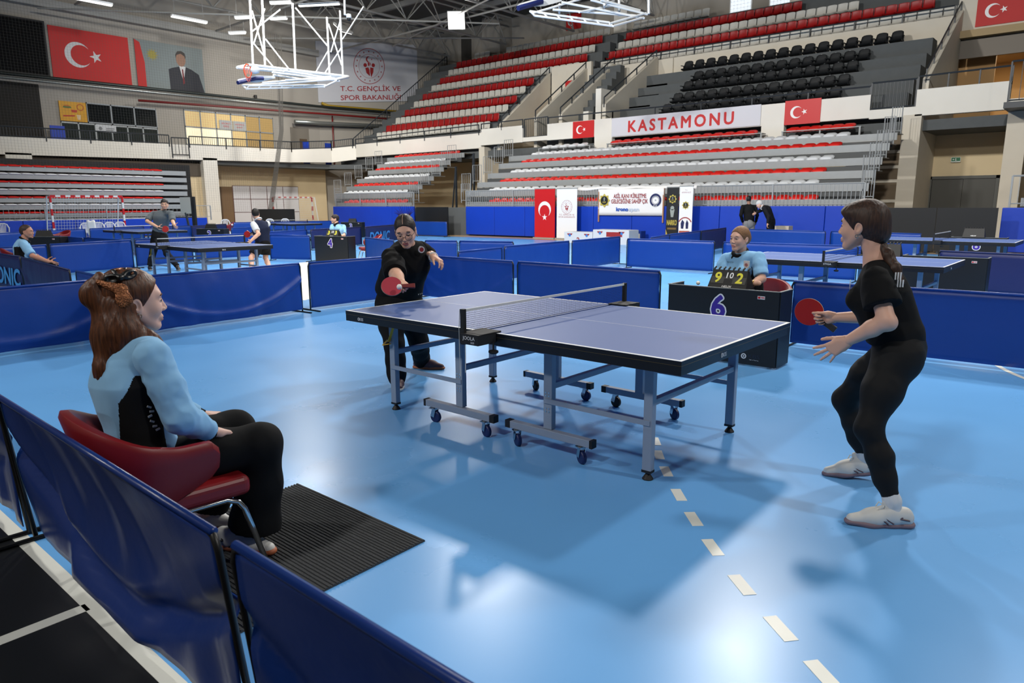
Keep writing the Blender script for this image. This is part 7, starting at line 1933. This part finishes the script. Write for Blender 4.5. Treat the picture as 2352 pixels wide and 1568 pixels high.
# scorer at desk 4
dm = 19.3
JJ = dict(head=D(769, 503), neck=D(773, 516), chest=D(778, 532), pelvis=D(783, 562, .1), shR=D(764, 520), shL=D(789, 521, .2), elR=D(762, 538, -.2), wrR=D(758, 541, -.4), elL=D(790, 541, -.1), wrL=D(766, 545, -.4), hipR=D(776, 564, -.05), hipL=D(788, 564, .1), knR=D(770, 566, -.4), knL=D(778, 568, -.4))
for q in 'RL': k = JJ['kn' + q]; JJ['an' + q] = np.array([k[0] + .05, k[1] + .05, .1])
figure('man scorer in light blue polo seated behind a black desk', JJ, (-.5, -.85, -.05), (-.2, -.95, 0), (210, 166, 142), (136, 186, 226), (15, 16, 19), (30, 24, 22), sleeve=.7, h=.014, collar=(15, 16, 19), beard=True, torso=(.16, .16, .175), toe=(-.2, -1, 0))
# two men at the back
dm = 24.3
JJ = dict(head=D(1720, 458), neck=D(1720, 469), chest=D(1720, 484), pelvis=D(1721, 510), shL=D(1706, 475), shR=D(1734, 475), elL=D(1702, 494), wrL=D(1706, 510, .2), elR=D(1739, 494), wrR=D(1736, 510, .2), hipL=D(1715, 514), hipR=D(1727, 514))
for q, s_ in (('L', -1), ('R', 1)): h_ = JJ['hip' + q]; JJ['kn' + q] = np.array([h_[0], h_[1], .48]); JJ['an' + q] = np.array([h_[0], h_[1], .1])
figure('man in black hoodie seen from behind at the blue pad', JJ, (-.2, .95, -.1), (-.2, .95, 0), (150, 110, 92), (15, 15, 17), (120, 122, 126), (22, 18, 18), sleeve=1, h=.016, torso=(.175, .175, .19), face=False, hcut=((.8, 0, -.6), .06))
dm = 23.6
JJ = dict(head=D(1744, 469), neck=D(1751, 474), chest=D(1762, 483), pelvis=D(1771, 505), shL=D(1756, 479, -.2), shR=D(1757, 478, .2), elL=D(1766, 497, -.3), wrL=D(1763, 514, -.35), elR=D(1746, 484, .2), wrR=D(1736, 489, .2), hipL=D(1769, 510, -.1), hipR=D(1773, 510, .1))
for q in 'LR': h_ = JJ['hip' + q]; JJ['kn' + q] = np.array([h_[0], h_[1], .48]); JJ['an' + q] = np.array([h_[0], h_[1], .1])
figure('grey haired man in dark suit bending over at the blue pad', JJ, (-.75, -.2, -.5), (-.8, -.2, -.6), (218, 172, 150), (20, 22, 28), (16, 17, 21), (140, 140, 140), sleeve=1, h=.016, torso=(.165, .165, .18), collar=(206, 206, 206), toe=(-1, -.2, 0))
# knee of a seated spectator at the left border
dm = 9.3
JJ = dict(head=D(-150, 500), neck=D(-150, 535), chest=D(-150, 580), pelvis=D(-140, 665), shR=D(-130, 560, -.2), shL=D(-165, 560, .2), elR=D(-110, 620, -.2), wrR=D(-60, 640, -.2), elL=D(-150, 620, .25), wrL=D(-100, 640, .2), hipR=D(-110, 670, -.12), hipL=D(-110, 668, .12), knR=D(18, 672, -.1), knL=D(-20, 672, .2))
for q in 'RL': k = JJ['kn' + q]; JJ['an' + q] = np.array([k[0], k[1], .1])
figure('person in grey trousers, only a knee seen at the left edge', JJ, (.5, .85, 0), (.5, .85, 0), (190, 146, 122), (60, 66, 76), (96, 100, 100), (30, 26, 24), sleeve=1, h=.016, face=False)
# ---------------------------------------------------------------- roof steel
M_truss = mat('truss_grey', (140, 140, 136), .5)
def truss(name, a, b_, hgt, n, label, rad=.07, drad=.04):
    a = np.array(a, float); b_ = np.array(b_, float); r = empty(name, a, 0, label, 'truss'); d = b_ - a
    side = np.cross(d / np.linalg.norm(d), (0, 0, 1)) * .45
    up = np.array([0, 0, hgt])
    for nm, o in (('bottom_chord', 0 * up), ('top_chord', up + side), ('top_chord', up - side)):
        m = MB(); m.tube([o, d + o], rad, 6); m.build(nm, M_truss, r)
    for i in range(n):
        for sd in (side, -side):
            m = MB(); m.bar(d * i / n, d * (i + .5) / n + up + sd, drad * 1.4); m.build('diagonal', M_truss, r)
            m = MB(); m.bar(d * (i + 1) / n, d * (i + .5) / n + up + sd, drad * 1.4); m.build('diagonal', M_truss, r)
    return r
for k, x in enumerate((-38.5, -32.5, -26.5, -20.5)):
    truss('roof_truss', (x, -4, 12.6), (x, 37, 12.9), 1.7, 13, '%s roof truss counted from the left wall' % ['first', 'second', 'third', 'fourth'][k])
for k, y in enumerate((12.0, 20.0, 28.5)):
    m = MB(); m.tube([(-42, y, 12.35), (-14, y, 12.6)], .06, 6); props(m.build('roof_tie', M_truss), 'horizontal roof tie tube, %s from the front' % ORD[k], 'beam')
for k, (p0, p1) in enumerate((((-41.5, 10, 11.7), (-27, 30, 12.2)), ((-38, 31, 12.6), (-24, 26, 12.3)), ((-41, 22, 12.1), (-30, 36, 12.8)))):
    m = MB(); m.tube([p0, p1], .05, 6); props(m.build('roof_brace', M_truss), 'thin diagonal roof brace, %s of three' % ORD[k], 'beam')
# purlin sheets of the ceiling
for k in range(12):
    m = MB(); m.bb(-42, 20, -10 + k * 4.1, -9.8 + k * 4.1, 15.05, 15.4); o = m.build('ceiling_purlin', M_steel, cl)

# ---------------------------------------------------------------- lamps
def linear_lamp(px, py, z, length, rz, label, light=None):
    p = at_z(px, py, z)
    r = empty('linear_lamp', p, rz, label, 'ceiling lamp', 'linear ceiling lamps')
    m = MB(); m.bb(-length / 2, length / 2, -.1, .1, .03, .12); m.build('housing', M_white_paint, r)
    m = MB(); m.bb(-length / 2 + .03, length / 2 - .03, -.08, .08, -.02, .03); m.build('diffuser', M_lamp, r)
    m = MB()
    for s in (-1, 1): m.cyl((s * length * .4, 0, .12), (s * length * .4, 0, 1.2), .012, 6)
    m.build('hanger', M_steel, r)
    return r
LL = [(208, 4, 11.4, 2.0, PI / 2, 'linear ceiling lamp above the large flag'), (435, 46, 11.6, 2.0, PI / 2, 'linear ceiling lamp above the portrait banner'),
      (545, 77, 11.2, 1.0, .6, 'short linear lamp left of the hoop frame, lowest'), (560, 42, 11.6, 1.0, .6, 'short linear lamp left of the hoop frame, upper'),
      (640, 44, 11.8, 1.0, .6, 'short linear lamp inside the hoop frame'), (645, 8, 12.2, 1.2, .6, 'linear lamp above the hoop frame'),
      (733, 12, 12.4, 2.4, .55, 'long bright linear lamp right of the hoop frame')]
for a in LL: linear_lamp(*a)
def flood(loc, watts, target, size, label):
    r = empty('flood_lamp', loc, 0, label, 'ceiling lamp', 'flood lamps in the roof')
    d = Vector(target) - Vector(loc); qn = d.to_track_quat('-Z', 'Y'); r.rotation_mode = 'QUATERNION'; r.rotation_quaternion = qn
    m = MB(); m.bb(-size * .55, size * .55, -size * .55, size * .55, .02, .16); m.build('housing', M_steel, r, bevel=.02)
    m = MB(); m.bar((-size * .6, 0, .05), (-size * .6, 0, .45), .04, .02); m.bar((size * .6, 0, .05), (size * .6, 0, .45), .04, .02); m.bar((-size * .6, 0, .45), (size * .6, 0, .45), .04, .02); m.build('bracket', M_darksteel, r)
    m = MB(); m.bb(-size * .5, size * .5, -size * .5, size * .5, .0, .02); m.build('lens', M_lamp, r)
    la = bpy.data.lights.new('flood_light', 'AREA'); la.shape = 'SQUARE'; la.size = size; la.energy = watts; la.color = (1.0, .965, .91); la.spread = math.radians(150)
    lo = bpy.data.objects.new('flood_light', la); COL.objects.link(lo); lo.parent = r; lo.location = (0, 0, -.03)
    return r
DIRS = ['above the tribune side of the main court', 'above the right part of the court', 'over the middle of the hall', 'over the far left courts', 'above the hall centre line, fill for the stands', 'above the left hall half, fill for the corner', 'above the main table, fill for the stands', 'added as fill behind the photographer to the left', 'behind the photographer, added as fill', 'above the right hall half', 'added to brighten the hall corner by the gallery']  # fill entries are unseen lamps set for brightness
for (loc, wv, tg, sz), nm in zip(FLOODS, DIRS): flood(loc, wv, tg, sz, 'square flood lamp ' + nm)
fl_p = at_z(1048, 47, 12.2)
flood(fl_p, 500, (-12, 8, 0), .95, 'bright square flood lamp seen at the top centre')

# ---------------------------------------------------------------- folded basketball hoops hung from the roof
M_hoopw = mat('hoop_white', (226, 230, 232), .35)
def hoop(name, depth, px0, pts, label):
    """pts: dictionary of pixel polylines at given extra depth; builds tubes relative to the anchor"""
    r = empty(name, at_d(*px0, depth), 0, label, 'basketball hoop'); base = at_d(*px0, depth)
    return r, base
def W3(px, py, d): return at_d(px, py, d)
H1, base1 = hoop('ceiling_basketball_hoop', 30.0, (680, 180), None, 'white folded basketball hoop frame hanging from the roof, left one')
def tb(root, base, name, pl, rad, m=None, seg=6):
    m_ = MB(); m_.tube([np.array(p) - base for p in pl], rad, seg); return m_.build(name, m or M_hoopw, root)
dn, df = 28.6, 31.4
for (a, c) in (((574, 0), (581, 150)), ((602, 0), (609, 160)), ((672, 8), (679, 167))): tb(H1, base1, 'hanger_post', [W3(*a, 30), W3(*c, 30)], .045)
for (a, c) in (((751, 40), (757, 170)), ((781, 25), (788, 178))): tb(H1, base1, 'hanger_post', [W3(*a, 31), W3(*c, 31)], .042)
for (a, c, d_) in (((579, 25), (608, 130), 30), ((608, 20), (583, 100), 30), ((580, 97), (627, 153), 29.5), ((610, 90), (664, 159), 29.5), ((679, 18), (752, 105), 30.5), ((580, 72), (644, 22), 30), ((755, 55), (785, 150), 31), ((781, 50), (760, 120), 31), ((784, 110), (745, 170), 31), ((753, 118), (722, 172), 30.5), ((787, 90), (835, 15), 31.5)):
    tb(H1, base1, 'brace', [W3(*a, d_), W3(*c, d_)], .028)
def ladder(root, base, lo, hi, n, rad, d0, d1):
    lo = [np.array(q, float) for q in lo]; hi = [np.array(q, float) for q in hi]
    A = [W3(*lo[0], d0), W3(*lo[1], d1)]; B_ = [W3(*hi[0], d0), W3(*hi[1], d1)]
    tb(root, base, 'frame_rail', A, rad); tb(root, base, 'frame_rail', B_, rad)
    for i in range(n + 1):
        t = i / n; tb(root, base, 'rung', [A[0] * (1 - t) + A[1] * t, B_[0] * (1 - t) + B_[1] * t], rad * .7)
# top beam frame and lower arms
for a, c in (((545, 155), (798, 178)), ((571, 149), (800, 176)), ((545, 155), (571, 149)), ((771, 183), (800, 176))): tb(H1, base1, 'top_frame', [W3(*a, dn), W3(*c, df)], .06)
for a, c in (((625, 166), (780, 186)), ((628, 172), (706, 184)), ((652, 163), (775, 182))): tb(H1, base1, 'swing_arm', [W3(*a, 29), W3(*c, 31)], .042)
ladder(H1, base1, ((566, 204), (745, 199)), ((572, 197), (748, 195)), 7, .034, 28.8, 30.4)
for a, c in (((566, 204), (557, 196)), ((557, 196), (640, 192)), ((640, 192), (783, 181)), ((745, 199), (771, 187)), ((655, 184), (765, 180)), ((602, 190), (760, 176))): tb(H1, base1, 'lower_arm', [W3(*a, 29), W3(*c, 30.5)], .038)
# backboard seen edge-on and rim
q = [W3(546, 188, 28.4), W3(588, 178.5, 29.2), W3(632, 180, 30.2), W3(590, 190, 29.4)]
m = MB(); m.prism([np.array(p) - base1 for p in q], (0, 0, .1)); m.build('backboard', M_hoopw, H1)
m = MB(); m.tube([W3(546, 190, 28.4) - base1, W3(588, 180, 29.2) - base1, W3(604, 180, 29.5) - base1], .08, 6); m.build('board_padding', mat('pad_navy', (20, 32, 88), .5), H1)
rimc = W3(569, 163, 28.6) - base1
m = MB(); m.tube([rimc + np.array([.02 * math.cos(t), .19 * math.cos(t) * .8, .26 * math.sin(t)]) for t in np.linspace(0, 2 * PI, 21)[:-1]], .025, 6, closed=True); m.build('rim', mat('rim_orange', (206, 72, 34), .4), H1)
m = MB()
for k in range(9):
    t = 2 * PI * k / 9; m.tube([rimc + np.array([0, .15 * math.cos(t), .26 * math.sin(t)]), rimc + np.array([.1, .1 * math.cos(t + .4) - .05, .16 * math.sin(t + .4) - .28])], .012, 4)
m.build('rim_net', mat('rim_net_red', (196, 92, 74), .6), H1)
m = MB(); m.lathe([(.05, -.14), (.17, -.1), (.2, 0), (.17, .1), (.05, .14)], 12, W3(585, 161, 28.8) - base1); m.build('winch_cover', M_hoopw, H1, smooth=True)
# second frame at the top centre
H2, base2 = hoop('ceiling_basketball_hoop', 26.0, (1340, 30), None, 'white folded basketball hoop frame at the top centre edge')
for a, c in (((1357, 0), (1487, 33)), ((1380, 0), (1470, 24)), ((1190, 14), (1260, 0)), ((1225, 30), (1340, -4)), ((1218, 26), (1400, 52)), ((1218, 26), (1228, 36)), ((1228, 36), (1408, 60)), ((1408, 60), (1478, 40)), ((1400, 54), (1484, 30)), ((1290, 5), (1480, 42)), ((1270, 22), (1460, 36)), ((1330, 28), (1420, 10)), ((1285, 10), (1285, 30)), ((1388, 10), (1388, 22)), ((1388, 10), (1410, 2))):
    tb(H2, base2, 'frame_tube', [W3(*a, 25.6), W3(*c, 26.4)], .042)
for i in range(7):
    t = i / 6; tb(H2, base2, 'rung', [W3(1218 + 182 * t, 26 + 26 * t, 25.6 + .8 * t), W3(1228 + 180 * t, 36 + 24 * t, 25.6 + .8 * t)], .028)
for a in ((1422, -6, 36), (1490, -6, 32), (1396, -6, 14)): tb(H2, base2, 'hanger_post', [W3(a[0], a[1], 26.4), W3(a[0], a[2], 26.4)], .05)
q = [W3(1192, 17, 25.4), W3(1230, 6, 25.8), W3(1290, 3, 26.4), W3(1250, 14, 26.0)]
m = MB(); m.prism([np.array(p) - base2 for p in q], (0, 0, .12)); m.build('backboard', M_hoopw, H2)
m = MB(); m.tube([W3(1190, 19, 25.3) - base2, W3(1245, 3, 25.9) - base2], .1, 6); m.build('board_padding', mat('pad_navy', (20, 32, 88), .5), H2)
# dome camera on a pole
p0 = at_d(791, -10, 27); p1 = at_d(792, 34, 27); r = empty('dome_camera', p1, 0, 'white dome camera on a bent pole near the roof', 'camera')
m = MB(); m.tube([p0 - p1, (0, 0, 0), (CR * .14)], .04, 8); m.build('pole', M_hoopw, r); m = MB(); m.lathe([(.03, .16), (.09, .14), (.1, 0)], 12, CR * .15 - np.array([0, 0, .12])); m.build('housing', M_hoopw, r, smooth=True)
m = MB(); m.lathe([(.085, 0), (.07, -.07), (.03, -.1)], 12, CR * .15 - np.array([0, 0, .12])); m.build('dome', M_black, r, smooth=True)
